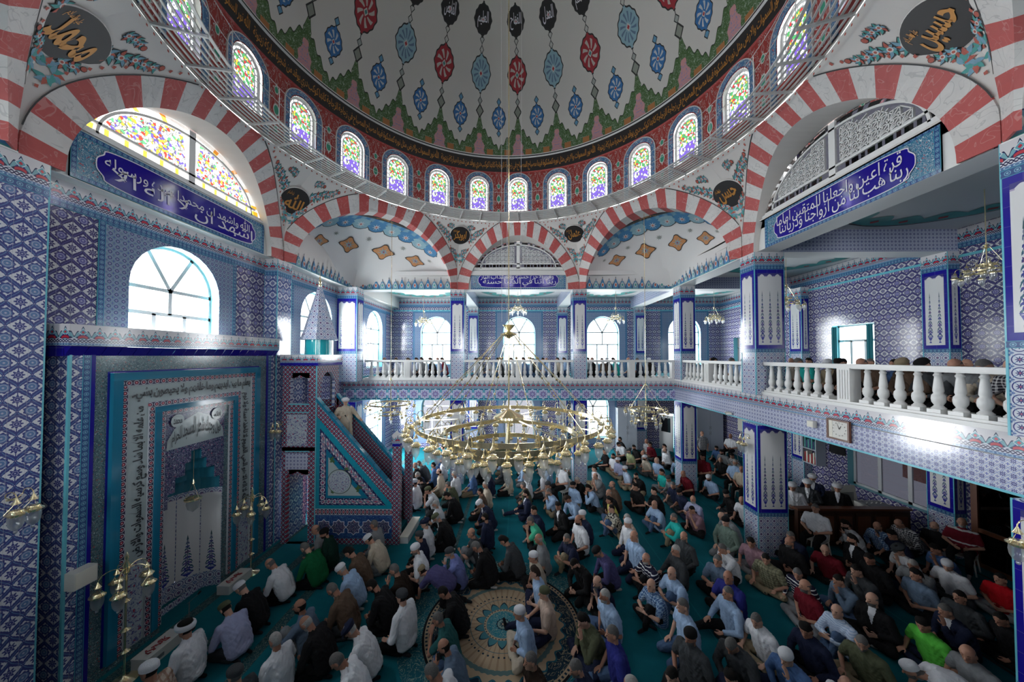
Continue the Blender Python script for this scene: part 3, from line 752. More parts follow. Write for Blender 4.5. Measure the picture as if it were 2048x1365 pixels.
for nm, V1, V2, hw, rise in SIDES:
    L = (Vector(V2)-Vector(V1)).length; diag = hw is None
    if diag: hw = L/2-.36
    S = lambda s, z, off=0.0: lift(V1, V2, s, z, off)
    # voussoirs: each stone its own piece
    nv = 27 if diag else 25
    hO, rO = hw+VW, rise+VW
    pc = hw+.32
    def arc(h, r, t): return (-h*math.cos(PI*t), ZC+r*math.sin(PI*t))
    for k in range(nv):
        t0, t1 = k/nv, (k+1)/nv; vm = MB(); mm = 'voussoir_red' if k % 2 == 0 else 'voussoir_white'
        c = [arc(hw, rise, t0), arc(hw, rise, (t0+t1)/2), arc(hw, rise, t1), arc(hO, rO, t1), arc(hO, rO, (t0+t1)/2), arc(hO, rO, t0)]
        cl = lambda q: (max(-L/2+.01, min(L/2-.01, q[0])), min(q[1], ZRING-.02))
        c = [cl(q) for q in c]
        fr = [S(*q, .025) for q in c]
        vm.face([fr[0], fr[1], fr[4], fr[5]], None, mm); vm.face([fr[1], fr[2], fr[3], fr[4]], None, mm)
        # soffit of the arch, back to the lunette or squinch
        dep = .62
        a3, b3 = Vector((*V1, 0)), Vector((*V2, 0)); dv = (b3-a3).normalized(); nout = Vector((dv.y, -dv.x, 0)); mid = (a3+b3)/2
        if (mid-Vector((BX, BY, 0))).dot(nout) < 0: nout = -nout
        bk = [mid+dv*q[0]+nout*(.16 if not diag else .05)+Vector((0, 0, q[1])) for q in c[:3]]
        sm_ = mm if diag else 'plaster'
        vm.face([fr[0], fr[1], bk[1], bk[0]], None, sm_); vm.face([fr[1], fr[2], bk[2], bk[1]], None, sm_)
        for i, j in ((0, 5), (2, 3), (3, 4), (4, 5)): vm.face([fr[i], fr[j], S(*c[j], -.01), S(*c[i], -.01)], None, mm)
        link('voussoir', vm, pend)
    # plaster field between the arch and the drum
    mb = MB(); NP = 48; P = []
    for i in range(NP+1):
        t = i/NP; si, zi = arc(hO-.02, rO-.02, t); si = max(-L/2, min(L/2, si))
        # outer boundary: up the corner, across the ring, down the other corner
        if i <= 12: so, zo = -L/2, ZC+(ZRING-ZC)*i/12
        elif i <= 36: so, zo = -L/2+L*(i-12)/24, ZRING
        else: so, zo = L/2, ZRING-(ZRING-ZC)*(i-36)/12
        row = []
        for k in range(9):
            w = k/8; s_ = si+(so-si)*w; z_ = min(zi, ZRING)+(zo-min(zi, ZRING))*w; row.append(S(s_, z_))
        P.append(row)
    mb.grid(P, None, 'plaster'); link('pendentive_plaster', mb, pend)
    # black outline over the arch and rows of small red marks
    ln = MB()
    for i in range(60):
        t0, t1 = i/60, (i+1)/60
        q = [arc(hO+a, rO+a, t) for t, a in ((t0, .0), (t1, .0), (t1, .022), (t0, .022))]
        if max(abs(x[0]) for x in q) < L/2-.01 and max(x[1] for x in q) < ZRING-.02: ln.face([S(*x, .03) for x in q], None, 'line_black')
        t = (t0+t1)/2; q = arc(hO+.14, rO+.12, t); e = .022
        if abs(q[0]) < L/2-.05 and q[1] < ZRING-.1: ringdots.face([S(q[0]+a, q[1]+b, .02) for a, b in ((-e, -e), (e, -e), (e, e*1.6), (-e, e))], None, 'p_red')
    link('outline', ln, pend)
for i in range(240):
    t = 2*PI*i/240; c, s = math.cos(t), math.sin(t); r = RR-.03; e = .022
    o = Vector((BX+r*c, BY+r*s, ZRING-.12)); tg = Vector((-s, c, 0))
    ringdots.face([o-tg*e+Vector((0, 0, -e)), o+tg*e+Vector((0, 0, -e)), o+tg*e+Vector((0, 0, e)), o-tg*e+Vector((0, 0, e))], None, 'p_red')
link('painted_marks', ringdots, pend, kind='stuff')
# lunettes: back wall, calligraphy panel, stained or plain grille
TXT = {'w': 'اشهد ان لا اله الا الله واشهد ان محمدا عبده ورسوله', 'e': 'ربنا هب لنا من ازواجنا وذرياتنا قرة اعين واجعلنا للمتقين اماما', 'n': 'ربنا اتنا في الدنيا حسنة وفي الاخرة حسنة وقنا عذاب النار'}
def lunette(nm, V1, V2, hw, rise, shift=0.0, plen=2.3):
    a, b = Vector((*V1, 0)), Vector((*V2, 0)); dv = (b-a).normalized(); mid = (a+b)/2; nin = Vector((-dv.y, dv.x, 0))
    if (Vector((BX, BY, 0))-mid).dot(nin) < 0: nin = -nin
    F = Fr(mid-nin*.15, dv, nin)
    if dv.cross(Vector((0, 0, 1))).dot(nin) < 0: F = Fr(mid-nin*.15, -dv, nin)
    w = struct('wall_lunette_'+nm, None)
    gw, g0 = 2.2, ZC+1.06                      # grille half-width and foot
    def ga(t, k=1.0): return (-gw*k*math.cos(PI*t), g0+1.40*k*math.sin(PI*t))
    mb = MB()
    mb.face([F.p(-hw-.3, ZC, 0), F.p(hw+.3, ZC, 0), F.p(hw+.3, g0, 0), F.p(-hw-.3, g0, 0)], None, 'plaster_white')
    N = 40
    for i in range(N):
        t0, t1 = i/N, (i+1)/N; q = [ga(t0), ga(t1), (-(hw+.25)*math.cos(PI*t1), g0+1.95*math.sin(PI*t1)), (-(hw+.25)*math.cos(PI*t0), g0+1.95*math.sin(PI*t0))]
        mb.face([F.p(*x) for x in q], None, 'plaster'); mb.face([F.p(*ga(t0)), F.p(*ga(t1)), F.p(*ga(t1), -.25), F.p(*ga(t0), -.25)], None, 'plaster')
    mb.face([F.p(-gw, g0), F.p(gw, g0), F.p(gw, g0, -.25), F.p(-gw, g0, -.25)], None, 'plaster')
    mb.box(-1, -1, -1, -.99, -.99, -.99, 'plaster') if 0 else None
    fbox(mb, F, -hw-.05, ZC+.97, hw+.05, ZC+1.04, 0, .05, 'plaster_white')
    link('lunette_plaster', mb, w)
    # grille
    g = thing('window_grille_'+nm, None, None); g['kind'] = 'structure'
    lit = nm == 'w'; D = -.08
    fr = MB()
    def strip(p, q, k=.05, m='plaster_white', dd=D):
        p, q = Vector((*p, 0)), Vector((*q, 0)); t_ = (q-p); t_ = t_.normalized() if t_.length else Vector((1, 0, 0)); nn = Vector((-t_.y, t_.x, 0))*k/2; c = [p+nn, q+nn, q-nn, p-nn]
        fr.face([F.p(x.x, x.y, dd+.05) for x in c], None, m)
        for i in range(4): x, y = c[i], c[(i+1) % 4]; fr.face([F.p(x.x, x.y, dd), F.p(y.x, y.y, dd), F.p(y.x, y.y, dd+.05), F.p(x.x, x.y, dd+.05)], None, m)
    for i in range(N): strip(ga(i/N), ga((i+1)/N), .07); strip(ga(i/N, .84), ga((i+1)/N, .84), .05)
    strip((-gw, g0+.03), (gw, g0+.03), .07); strip((-gw*.9, g0+.24), (gw*.9, g0+.24), .05); strip((0, g0), (0, g0+1.36), .16)
    link('frame', fr, g)
    # border panes
    nb = 19; k = 0
    for i in range(nb):
        if i in (nb//2,): continue
        sm_ = i % 2 == 1; t0, t1 = (i+.06+(.25 if sm_ else 0))/nb, (i+.94-(.25 if sm_ else 0))/nb
        p = MB(); q = [ga(t0, .965), ga(t1, .965), ga(t1, .865), ga(t0, .865)]
        q = [(x, max(z, g0+.05)) for x, z in q]
        p.face([F.p(*x, D+.02) for x in q], None, ('pane_amber' if i in (0, 1, 18, 17, 3) else 'pane_orange') if (sm_ or i in (0, 18)) and lit else ('pane' if lit else 'pane_dark')); link('pane', p, g)
    nb = 23
    for i in range(nb):
        sm_ = i % 2 == 1; x0, x1 = -gw*.88+2*gw*.88*(i+.06+(.2 if sm_ else 0))/nb, -gw*.88+2*gw*.88*(i+.94-(.2 if sm_ else 0))/nb
        if x0 < .1 and x1 > -.1: continue
        p = MB(); p.face([F.p(x, z, D+.02) for x, z in ((x0, g0+.075), (x1, g0+.075), (x1, g0+.205), (x0, g0+.205))], None, ('pane_amber' if sm_ else 'pane') if lit else 'pane_dark'); link('pane', p, g)
    if lit:
        for sgn in (-1, 1):
            p = MB(); q = [(sgn*.10, g0+.26)]+[(sgn*abs(x), z) for x, z in [ga(.5-.5*i/12*.92, .815) for i in range(13)] if z > g0+.26 and abs(x) > .1]
            p.face([F.p(*x, D+.02) for x in q], [(x, z) for x, z in q], 'stained_lunette'); link('stained_pane', p, g)
    else:
        lat = MB(); fr = lat
        for sgn in (-1, 1):
            def inside(x, z): return abs(x) > .10 and z > g0+.25 and (x/(gw*.81))**2+((z-g0)/(1.40*.81))**2 < 1
            c = .20
            for i in range(-14, 15):
                for j in range(0, 8):
                    x, z = i*c, g0+.28+j*c
                    if x*sgn <= 0: continue
                    for dx, dz in ((c, 0), (0, c), (c, c), (-c, c), (c/2, c), (c, c/2)):
                        if inside(x, z) and inside(x+dx, z+dz): strip((x, z), (x+dx, z+dz), .018)
        link('lattice', lat, g, kind='stuff')
        p = MB(); q = [ga(i/24, 1.0) for i in range(25)]; p.face([F.p(*x, -.2) for x in q], None, 'pane_dark'); link('backing_glass', p, g)
    # calligraphy panel
    if nm in TXT:
        t = link('calligraphy_panel', None, w)
        L2 = plen; z0, z1 = ZC+.02, ZC+.93
        mb = MB(); fbox(mb, F, shift-L2, z0, shift+L2, z1, 0, .03, 'arabesque_teal'); link('arabesque_tiles', mb, w)
        mb = MB()
        for q in ((-L2, z0, L2, z0+.09, 'n'), (-L2, z1-.09, L2, z1, 'n'), (-L2, z0+.09, -L2+.09, z1-.09, 'r'), (L2-.09, z0+.09, L2, z1-.09, 'r')): fbox(mb, F, shift+q[0], q[1], shift+q[2], q[3], 0, .04, 'blue_border', q[4])
        link('tile_border', mb, w)
        mb = MB(); n_ = 10; pts = []; cw, ch = L2-.40, (z1-z0)/2-.10; cz = (z0+z1)/2
        for i in range(120):
            th = 2*PI*i/120; ex = math.cos(th); ez = math.sin(th)
            x = math.copysign(min(1, abs(ex)**.25), ex); z = math.copysign(min(1, abs(ez)**.55), ez)
            kx = 1+.02*math.cos(8*th)
            pts.append((shift+x*cw*kx, cz+z*ch))
        mb.face([F.p(*p, .045) for p in pts], None, 'cobalt_piece')
        link('cartouche', mb, w)
        mb = MB()
        for i in range(120):
            p, q = pts[i], pts[(i+1) % 120]; k = 1.012
            f = lambda p: (shift+(p[0]-shift)*1.01, cz+(p[1]-cz)*1.05)
            mb.face([F.p(*p, .047), F.p(*q, .047), F.p(*f(q), .047), F.p(*f(p), .047)], None, 'white_letter')
        ws = TXT[nm].split(' '); h_ = len(ws)//2+(nm == 'e')
        for tx_, b0, bh, x0_, xw in ((' '.join(ws[:h_]), -.90, 1.12, .05, .93), (' '.join(ws[h_:]), -.16, 1.04, .02, .93)): lettering(mb, tx_, lambda a, b: F.p(shift-cw+cw*2*(x0_+a*xw), cz+ch*(b0+b*bh), .055), 'white_letter', .002)
        # long overlapping strokes of the monumental script
        link('lettering', mb, w)
        bpy.data.objects.remove(t)
lunette('w', VAn, VA, 2.42, 2.42, 0.0, 2.26); lunette('n', VB, VC, 2.42, 2.40, 0, 2.32); lunette('e', VDn, VD, 2.36, 2.42, 0, 2.05); lunette('s', VCn, VBn, 2.42, 2.40)
# solid upper walls behind the octagon
mb = MB(); mb.box(XW, YS, ZC, PW, VAn[1]-.0, 12.6, 'plaster', 'w'); mb.box(XW, VA[1], ZC, PW, YN, 12.6, 'plaster', 'w'); mb.box(XW, VAn[1], ZC, PW-.16, VA[1], ZC+.02, 'plaster_white')
struct('wall_upper_west', mb)
mb = MB(); mb.box(-13, -8, 10.3, XW, 24, 10.35, 'plaster'); mb.box(XE-6.2, -8, 10.3, XE+2, 24, 10.34, 'plaster'); struct('roof', mb)
def squinch(nm, V1, V2, K):
    a, b, k3 = Vector((*V1, 0)), Vector((*V2, 0)), Vector((*K, 0)); mid = (a+b)/2; d = (b-a).normalized(); L = (b-a).length; out = (k3-mid); H = out.length; out.normalize()
    hw = L/2
    def S(f, p, off=0.0):
        """f: 0..1 along the arch, p: 0 arch plane .. 1 back foot"""
        phi = PI*f; psi = PI/2*p; c = math.cos(phi)
        dc = H*(1-abs(c)); ds = H*math.sin(phi)*.80; w = p**1.5; dep = dc*w+ds*(1-w)
        q = mid-d*hw*c+out*(dep*math.sin(psi)-off)+Vector((0, 0, ZC+(2.55-off)*math.sin(phi)*math.cos(psi)))
        return q
    mb = MB(); P = [[S(i/40, j/20) for j in range(21)] for i in range(41)]; mb.grid(P, None, 'ceiling_plaster'); t = struct('squinch_vault_'+nm, mb)
    # painted foot frieze on the two straight walls
    for (A, B) in ((a, k3), (k3, b)):
        dd = (B-A).normalized(); nn = (mid-(A+B)/2); nn = (nn-dd*nn.dot(dd)).normalized(); F = Fr(A+nn*.01, dd, nn); LL = (B-A).length
        mb = MB(); N = int(LL/.30); w = LL/N
        for i in range(N):
            x = (i+.5)*w; h = .50 if i % 2 else .42; e = w*.5
            prof = [(-e, 0), (e, 0), (e, .10), (e*.86, .20), (e*.55, .26), (e*.42, .34), (e*.15, h-.06), (0, h), (-e*.15, h-.06), (-e*.42, .34), (-e*.55, .26), (-e*.86, .20), (-e, .10)]
            mb.face([F.p(x+p[0]*1.0, ZC+.02+p[1]*1.04, .010) for p in prof], None, 'p_navy'); mb.face([F.p(x+p[0]*.86, ZC+.03+p[1]*.95, .016) for p in prof], None, 'p_sky' if i % 2 else 'p_blue')
            for r_, m_, q_ in ((.085, 'p_white', .021), (.055, 'p_red' if i % 2 else 'p_teal', .026)): mb.face([F.p(x+r_*.8*math.cos(2*PI*j/8), ZC+.20+r_*1.3*math.sin(2*PI*j/8), q_) for j in range(8)], None, m_)
            mb.face([F.p(x+q[0], ZC+h+.04+q[1], .012) for q in ((-.02, 0), (0, -.03), (.02, 0), (0, .08))], None, 'line_black')
        fbox(mb, F, 0, ZC-.0, LL, ZC+.03, 0, .03, 'p_teal'); link('painted_frieze', mb, t)
        # plain white cornice under the frieze
        mb = MB(); fbox(mb, F, 0, ZC-.02, LL, ZC, 0, .04, 'plaster_white'); link('cornice', mb, t)
    # painted motifs on the vault
    def decal(f, p, shape, sf, sp, m, off, line=None):
        mb_ = dm
        pts = [S(min(.999, max(.001, f+x*sf)), min(.999, max(.001, p+y*sp)), off) for x, y in shape]
        c = S(f, p, off+.002)
        for i in range(len(pts)): mb_.face([c, pts[i], pts[(i+1) % len(pts)]], None, m)
    flower = [(math.cos(2*PI*i/32)*(1+.22*math.cos(8*PI*i/32)+.10*math.cos(16*PI*i/32)), math.sin(2*PI*i/32)*(1+.22*math.cos(8*PI*i/32))) for i in range(32)]
    star = [((1 if i % 2 else .35)*math.cos(2*PI*i/16), (1 if i % 2 else .35)*math.sin(2*PI*i/16)) for i in range(16)]
    dm = MB()
    for f in (.30, .43, .57, .70):
        decal(f, .52, flower, .034, .085, 'line_black', .03); decal(f, .52, flower, .030, .075, 'p_orange', .036); decal(f, .52, star, .026, .06, 'p_stone', .042); decal(f, .52, star, .014, .035, 'p_blue', .047); decal(f, .52, star, .006, .018, 'p_crimson', .052)
    for f in (.24, .365, .5, .635, .76): decal(f, .40, star, .014, .035, 'p_stone', .03)
    link('painted_flowers', dm, t); dm = MB()
    for i in range(9):
        f = .26+.06*i; decal(f, .20, [(math.cos(2*PI*j/24)*(1+.12*math.cos(6*PI*j/8)), math.sin(2*PI*j/24)) for j in range(24)], .036, .10, 'line_black', .030)
        decal(f, .20, [(math.cos(2*PI*j/24)*(1+.12*math.cos(6*PI*j/8)), math.sin(2*PI*j/24)) for j in range(24)], .033, .09, 'p_sky' if i % 2 == 0 else 'p_lightblue', .036)
        decal(f, .22, star, .016, .05, 'p_white', .042); decal(f, .22, star, .007, .022, 'p_red', .048)
    for i in range(31):
        f = .25+.5*i/30; decal(f, .08, [(-1, -1), (1, -1), (1, 1), (-1, 1)], .0095, .07, 'p_blue' if i % 2 else 'p_sky', .034)
    decal(.5, .03, [(math.cos(2*PI*j/24), math.sin(2*PI*j/24)) for j in range(24)], .13, .055, 'black_paint', .055)
    link('painted_lambrequin', dm, t)
    mb = MB()
    lettering(mb, 'والشمس وضحيها والقمر', lambda a_, b_: S(.40+.2*a_, .070-.065*b_, .075), 'gold_paint', .01); link('lettering', mb, t)
squinch('nw', VA, VB, (PW, PN)); squinch('ne', VC, VD, (PE+.05, PN)); squinch('se', VDn, VCn, (PE+.05, PS)); squinch('sw', VBn, VAn, (PW, PS))
# ================================================================ dome and drum
NB = 24; BAY = 2*PI/NB; TH0 = PI/2-.062                # angle of the bay seen beyond the chandelier
Z0, Z1, Z2, Z3 = ZRING, 14.50, 15.08, 15.25
def pol(r, t, z): return Vector((BX+r*math.cos(t), BY+r*math.sin(t), z))
dome = struct('ceiling_dome', None)
mb = MB(); NT, NV = 192, 40
P = [[pol(RR*math.cos(PI/2*j/NV), TH0-PI/NB+2*PI*i/NT, Z3+RR*math.sin(PI/2*j/NV)) for j in range(NV+1)] for i in range(NT+1)]
UV = [[(24*i/NT, RR*PI/2*j/NV) for j in range(NV+1)] for i in range(NT+1)]
mb.grid(P, UV, 'dome_painting'); link('painted_shell', mb, dome)
mb = MB()
def ring(mb, r0, z0, r1, z1, m, n=192, um=1.0):
    for i in range(n):
        a, b = 2*PI*i/n, 2*PI*(i+1)/n
        mb.face([pol(r0, a, z0), pol(r0, b, z0), pol(r1, b, z1), pol(r1, a, z1)], [(a*r0, 0), (b*r0, 0), (b*r0, 1), (a*r0, 1)], m)
ring(mb, RR-.05, Z1, RR-.10, Z2, 'black_paint'); ring(mb, RR-.05, Z1, RR, Z1-.03, 'voussoir_red'); link('inscription_band', mb, dome)
mb = MB(); ring(mb, RR-.10, Z2, RR-.16, Z2+.03, 'plaster_white'); ring(mb, RR-.16, Z2+.03, RR-.16, Z2+.08, 'line_black'); ring(mb, RR-.16, Z2+.08, RR-.14, Z2+.13, 'plaster_white'); ring(mb, RR-.14, Z2+.13, RR+.0, Z3+.02, 'plaster_white'); link('cornice', mb, dome)
# gold inscription running round the band
mb = MB(); VERSE = 'الله نور السموات والارض مثل نوره كمشكوة فيها مصباح المصباح في زجاجة الزجاجة كانها كوكب دري يوقد من شجرة مباركة زيتونة'
v_, f_, wh_ = letters(VERSE, .014, 1)
for k in range(6):
    t0 = TH0+.0+k*2*PI/6; b = len(mb.v); mi = mb.mi('gold_paint')
    for a, c in v_: mb.v.append(tuple(pol(RR-.062-.05*c, t0-(a-.5)*2*PI/6*.985, Z1+.05+(Z2-Z1-.09)*c)))
    for q in f_: mb.f.append(tuple(b+i for i in q)[::-1]); mb.m.append(mi); mb.uv += [(0, 0)]*len(q)
link('gold_inscription', mb, dome)
NAMES = ['الفتاح', 'العليم', 'القابض', 'الباسط', 'الخافض', 'الرافع', 'المعز', 'المذل', 'السميع', 'البصير', 'الحكم', 'العدل']
mb = MB()
for k in range(NB):
    tc = TH0+BAY*k
    def fn(a, c):
        ang = (4.90+(c-.5)*.50)/RR; t = tc-(a-.5)*.44/(RR*math.cos(4.9/RR)); r = RR*math.cos(ang)-.02; return pol(r, t, Z3+RR*math.sin(ang)-.01)
    if math.sin(tc) > .5: lettering(mb, NAMES[k % 12], fn, 'white_letter', .01, 1)
link('medallion_lettering', mb, dome)
# drum wall: one bay mesh turned 24 times
def bay(t, u, r=RR, z=0): return pol(r, TH0+t, z)
HW, SILL, SP = .44, 12.72, 13.83
Z1d = Z1
ba = BAY/2*RR
def cyl(s, z, d=0.0): a = s/RR; return Vector(((RR-d)*math.sin(a), (RR-d)*math.cos(a), z))     # local, bay axis towards +y
def cmesh(rows, m, uvf, name):
    mb = MB()
    for q in rows: mb.face([cyl(*p) for p in q], [uvf(p[0], p[1]) for p in q], m)
    return mb.mesh(name)
def seg(p, q, n=1): return [(p[0]+(q[0]-p[0])*i/n, p[1]+(q[1]-p[1])*i/n) for i in range(n+1)]
rows = []
for x0, x1 in ((-ba, -HW), (HW, ba)): rows += [[(x0, Z0), (x1, Z0), (x1, Z1d), (x0, Z1d)]]
rows.append([(-HW, Z0), (HW, Z0), (HW, SILL), (-HW, SILL)])
ap = archpts(0, 2*HW, SP, 16)
for p, q in zip(ap, ap[1:]): rows.append([p, q, (q[0], Z1d), (p[0], Z1d)])
m_wall = cmesh(rows, 'drum_red', lambda s, z: (s/(2*ba)+0.0, (z-Z0)/(Z1d-Z0)), 'drum_bay')
# blue surround (proud) and its white edge
def archband(w0, w1, s0, d, m, uvm=1.0, top=0.0):
    a = [(-w0, SILL-s0)]+[(x, z) for x, z in archpts(0, 2*w0, SP, 18)]+[(w0, SILL-s0)]; b = [(-w1, SILL-s0)]+[(x, z) for x, z in archpts(0, 2*w1, SP, 18)]+[(w1, SILL-s0)]
    mb = MB(); L = 0
    for i in range(len(a)-1):
        q = [(*a[i], d), (*a[i+1], d), (*b[i+1], d), (*b[i], d)]; mb.face([cyl(*p) for p in q], [(p[0], p[1]) for p in q], m)
        for r, e in ((a, 0), (b, 1)):
            q = [(*r[i], d), (*r[i+1], d), (*r[i+1], 0), (*r[i], 0)]; mb.face([cyl(*p) for p in q], None, m)
    return mb
m_blue = archband(HW+.03, HW+.175, .40, .03, 'drum_blue').mesh('blue'); m_edge = archband(HW+.175, HW+.20, .42, .04, 'p_white').mesh('edge')
# plaster frame with small clear panes, then the flowered stained pane
fr = MB(); fb = MB(); gl = MB()
def outl(w, s0): return [(-w, SILL+s0)]+[(x, z) for x, z in archpts(0, 2*w, SP, 14)]+[(w, SILL+s0), (-w, SILL+s0)]
def resample(pts, n):
    d = [0]
    for p, q in zip(pts, pts[1:]): d.append(d[-1]+math.dist(p, q))
    out = []
    for i in range(n):
        t = d[-1]*i/(n-1); k = max(0, min(len(pts)-2, int(np.searchsorted(d, t))-1)); f = (t-d[k])/max(1e-9, d[k+1]-d[k]); out.append((pts[k][0]+(pts[k+1][0]-pts[k][0])*f, pts[k][1]+(pts[k+1][1]-pts[k][1])*f))
    return out
n = 97
O, A_, B_, I_ = (resample(outl(HW, 0), n), resample(outl(HW-.07, .06), n), resample(outl(HW-.115, .105), n), resample(outl(HW-.15, .14), n))
D = -.10
for i in range(n-1):
    for a, b in ((O, A_), (B_, I_)): fr.face([cyl(*p, D) for p in (a[i], a[i+1], b[i+1], b[i])], None, 'plaster_white')
    (gl if i % 4 else fr).face([cyl(*p, D) for p in (A_[i], A_[i+1], B_[i+1], B_[i])], None, 'pane' if i % 4 else 'plaster_white')
    fr.face([cyl(*O[i], 0), cyl(*O[i+1], 0), cyl(*O[i+1], D), cyl(*O[i], D)], None, 'plaster_white')
m_frame = fr.mesh('frame'); m_clear = gl.mesh('border_panes')
sp = MB(); sp.face([cyl(*p, D) for p in I_[:-1]], [(p[0], (p[1]-SILL)/1.5) for p in I_[:-1]], 'stained_drum'); m_st = sp.mesh('stained_pane')
for k in range(NB):
    t = link('window_drum_%d' % (k+1), None, loc=(BX, BY, 0), rz=TH0+BAY*k-PI/2, kind='structure')
    for nm, me in (('wall_bay', m_wall), ('blue_surround', m_blue), ('white_edge', m_edge), ('frame', m_frame), ('border_panes', m_clear), ('stained_pane', m_st)): link(nm, me, t)
    if k % 2 == 0:
        a = TH0+BAY*k; daylight((BX+(RR+.5)*math.cos(a), BY+(RR+.5)*math.sin(a), 13.5), a+PI/2, 1.0, 1.6, 19)
# iron walkway round the drum
R0 = 5.86
w = thing('walkway', 'grey steel catwalk running round the foot of the dome under the stained windows', 'walkway', (BX, BY, 0))
mb = MB()
def lp(r, t, z): return (r*math.cos(t), r*math.sin(t), z)
for j in range(8):
    r = R0+(RR-.1-R0)*j/7; m_ = .018 if j else .028
    for i in range(144):
        a, b = 2*PI*i/144, 2*PI*(i+1)/144
        for q in ([lp(r-m_, a, 12.30), lp(r+m_, a, 12.30), lp(r+m_, b, 12.30), lp(r-m_, b, 12.30)], [lp(r-m_, a, 12.27), lp(r-m_, b, 12.27), lp(r-m_, b, 12.30), lp(r-m_, a, 12.30)], [lp(r-m_, a, 12.27), lp(r+m_, a, 12.27), lp(r+m_, b, 12.27), lp(r-m_, b, 12.27)]):
            mb.face(q, None, 'steel_grey')
link('grating_bars', mb, w)
mb = MB(); mb.box(R0, -.02, 12.22, RR-.02, .02, 12.27, 'steel_grey'); bm_ = mb.mesh('beam')
mb = MB(); mb.tube([(R0, 0, 12.27), (R0, 0, 13.15)], .008, 'steel_grey', 5); pm_ = mb.mesh('post')
for i in range(48):
    a = 2*PI*(i+.5)/48; link('beam', bm_, w, rz=a)
    if i % 2: link('post', pm_, w, rz=a)
for z in (12.75, 13.15):
    mb = MB(); mb.tube([lp(R0, 2*PI*i/96, z) for i in range(97)], .007, 'steel_grey', 4, False); link('rail', mb, w)
# ================================================================ painted medallions and sprays on the pendentives
def vert(V, z, off, du=0.0, dv=0.0):
    """frame at an octagon corner, facing the hall"""
    q = Vector((*V, 0)); o = Vector((BX, BY, 0)); r = q-o; L = r.length; f = ((z-ZC)/(ZRING-ZC))**3.2; rad = L+(RR-L)*f-off
    n_ = -r.normalized(); f2 = ((z+.3-ZC)/(ZRING-ZC))**3.2; lean = (L-RR)*(f2-f)/.3
    up = (Vector((0, 0, 1))+n_*lean).normalized(); u = up.cross(n_).normalized(); nn = u.cross(up)
    if nn.dot(n_) < 0: u = -u
    c = o-n_*rad+Vector((0, 0, z))
    return lambda a, b, d=0.0: c+u*a+up*b+n_*d
def roundel(nm, V, z, txt, sc=.50):
    P_ = vert(V, z, .14)
    t = link('painted_roundel', None, pend)
    mb = MB(); mb.face([P_(sc*math.cos(2*PI*i/40), sc*math.sin(2*PI*i/40), 0) for i in range(40)], None, 'black_paint'); link('painted_roundel', mb, pend)
    mb = MB()
    for i in range(40):
        a, b = 2*PI*i/40, 2*PI*(i+1)/40; mb.face([P_(r*math.cos(x), r*math.sin(x), d) for r, x, d in ((sc, a, 0), (sc, b, 0), (sc+.03, b, -.02), (sc+.03, a, -.02))], None, 'p_white')
    # surrounding leaves
    bpy.data.objects.remove(t); link('white_rim', mb, pend)
    mb = MB()
    o = P_(0, 0); e = (P_(1, 0)-o); sg = 1 if abs((P_(.3, 0)-P_(-.3, 0)).length) > 0 else 1
    lettering(mb, txt, lambda a, b: P_((a-.5)*1.25*sc, (b-.5)*1.15*sc-.02, .012), 'gold_paint', .02)
    lettering(mb, 'عليه السلام', lambda a, b: P_((a-.5)*.42*sc-.50*sc, (b-.5)*.40*sc+.42*sc, .012), 'gold_paint', .01); link('roundel_lettering', mb, pend)
for nm, V, z, tx, sc in (('a', VA, 11.35, 'الله', .46), ('b', VB, 11.72, 'ابوبكر', .45), ('c', VC, 11.72, 'عثمان', .45), ('d', VD, 11.40, 'حسن', .46), ('an', VAn, 11.45, 'محمد', .50), ('dn', VDn, 11.45, 'حسين', .50), ('cn', VCn, 11.6, 'علي', .46), ('bn', VBn, 11.6, 'عمر', .46)): roundel(nm, V, z, tx, sc)
# leafy sprays: curls of leaves drawn in (s, z) on the leaning walls
def leaf(mb, S, x, z, a, L, w, m, off):
    c, s = math.cos(a), math.sin(a); pts = []
    for t, k in ((0, 0), (.25, .8), (.55, 1), (.8, .5), (1, 0), (.75, -.35), (.5, -.55), (.2, -.5)):
        px, pz = t*L, k*w+.25*w*math.sin(t*PI); pts.append((x+px*c-pz*s, z+px*s+pz*c))
    mb.face([S(*p, off) for p in pts], None, m)
def spray(mb, S, x0, z0, sg, n=7, sc=1.0, r=None, rise=.075):
    rnd = random.Random(5); x, z, a = x0, z0, (.20 if sg > 0 else PI-.20)
    for k in range(n):
        f = 1-.09*k; L = .20*f*sc
        for j, (da, m) in enumerate(((.9, 'p_teal'), (-.9, 'p_blue'), (1.7, 'p_red'), (-1.7, 'p_teal'), (.3, 'p_blue'), (-.25, 'p_red'), (2.5, 'p_blue'), (-2.5, 'p_blue'))):
            if j > 5 and k > 3: continue
            leaf(mb, S, x, z, a+da*sg*(1 if k % 2 else -1), L*(1.1-.08*j), .055*f*sc, 'line_black', .018)
            leaf(mb, S, x+.004, z, a+da*sg*(1 if k % 2 else -1), L*(1.1-.08*j)*.90, .040*f*sc, m, .023)
        for rr, m, o in ((.055, 'p_white', .027), (.030, 'p_red', .030)): mb.face([S(x+rr*f*sc*math.cos(i), z+rr*f*sc*math.sin(i), o) for i in np.linspace(0, 2*PI, 9)[:-1]], None, m)
        st = .19*f*sc; x += st*math.cos(a)*1.0; z += st*math.sin(a)*.6+rise*f+.035*math.sin(k*2.1)
        if z > ZRING-.24: z = ZRING-.24
    for rr, m, o in ((.05, 'line_black', .026), (.04, 'p_red', .030)): mb.face([S(x+rr*math.cos(i), z+rr*math.sin(i), o) for i in np.linspace(0, 2*PI, 9)[:-1]], None, m)
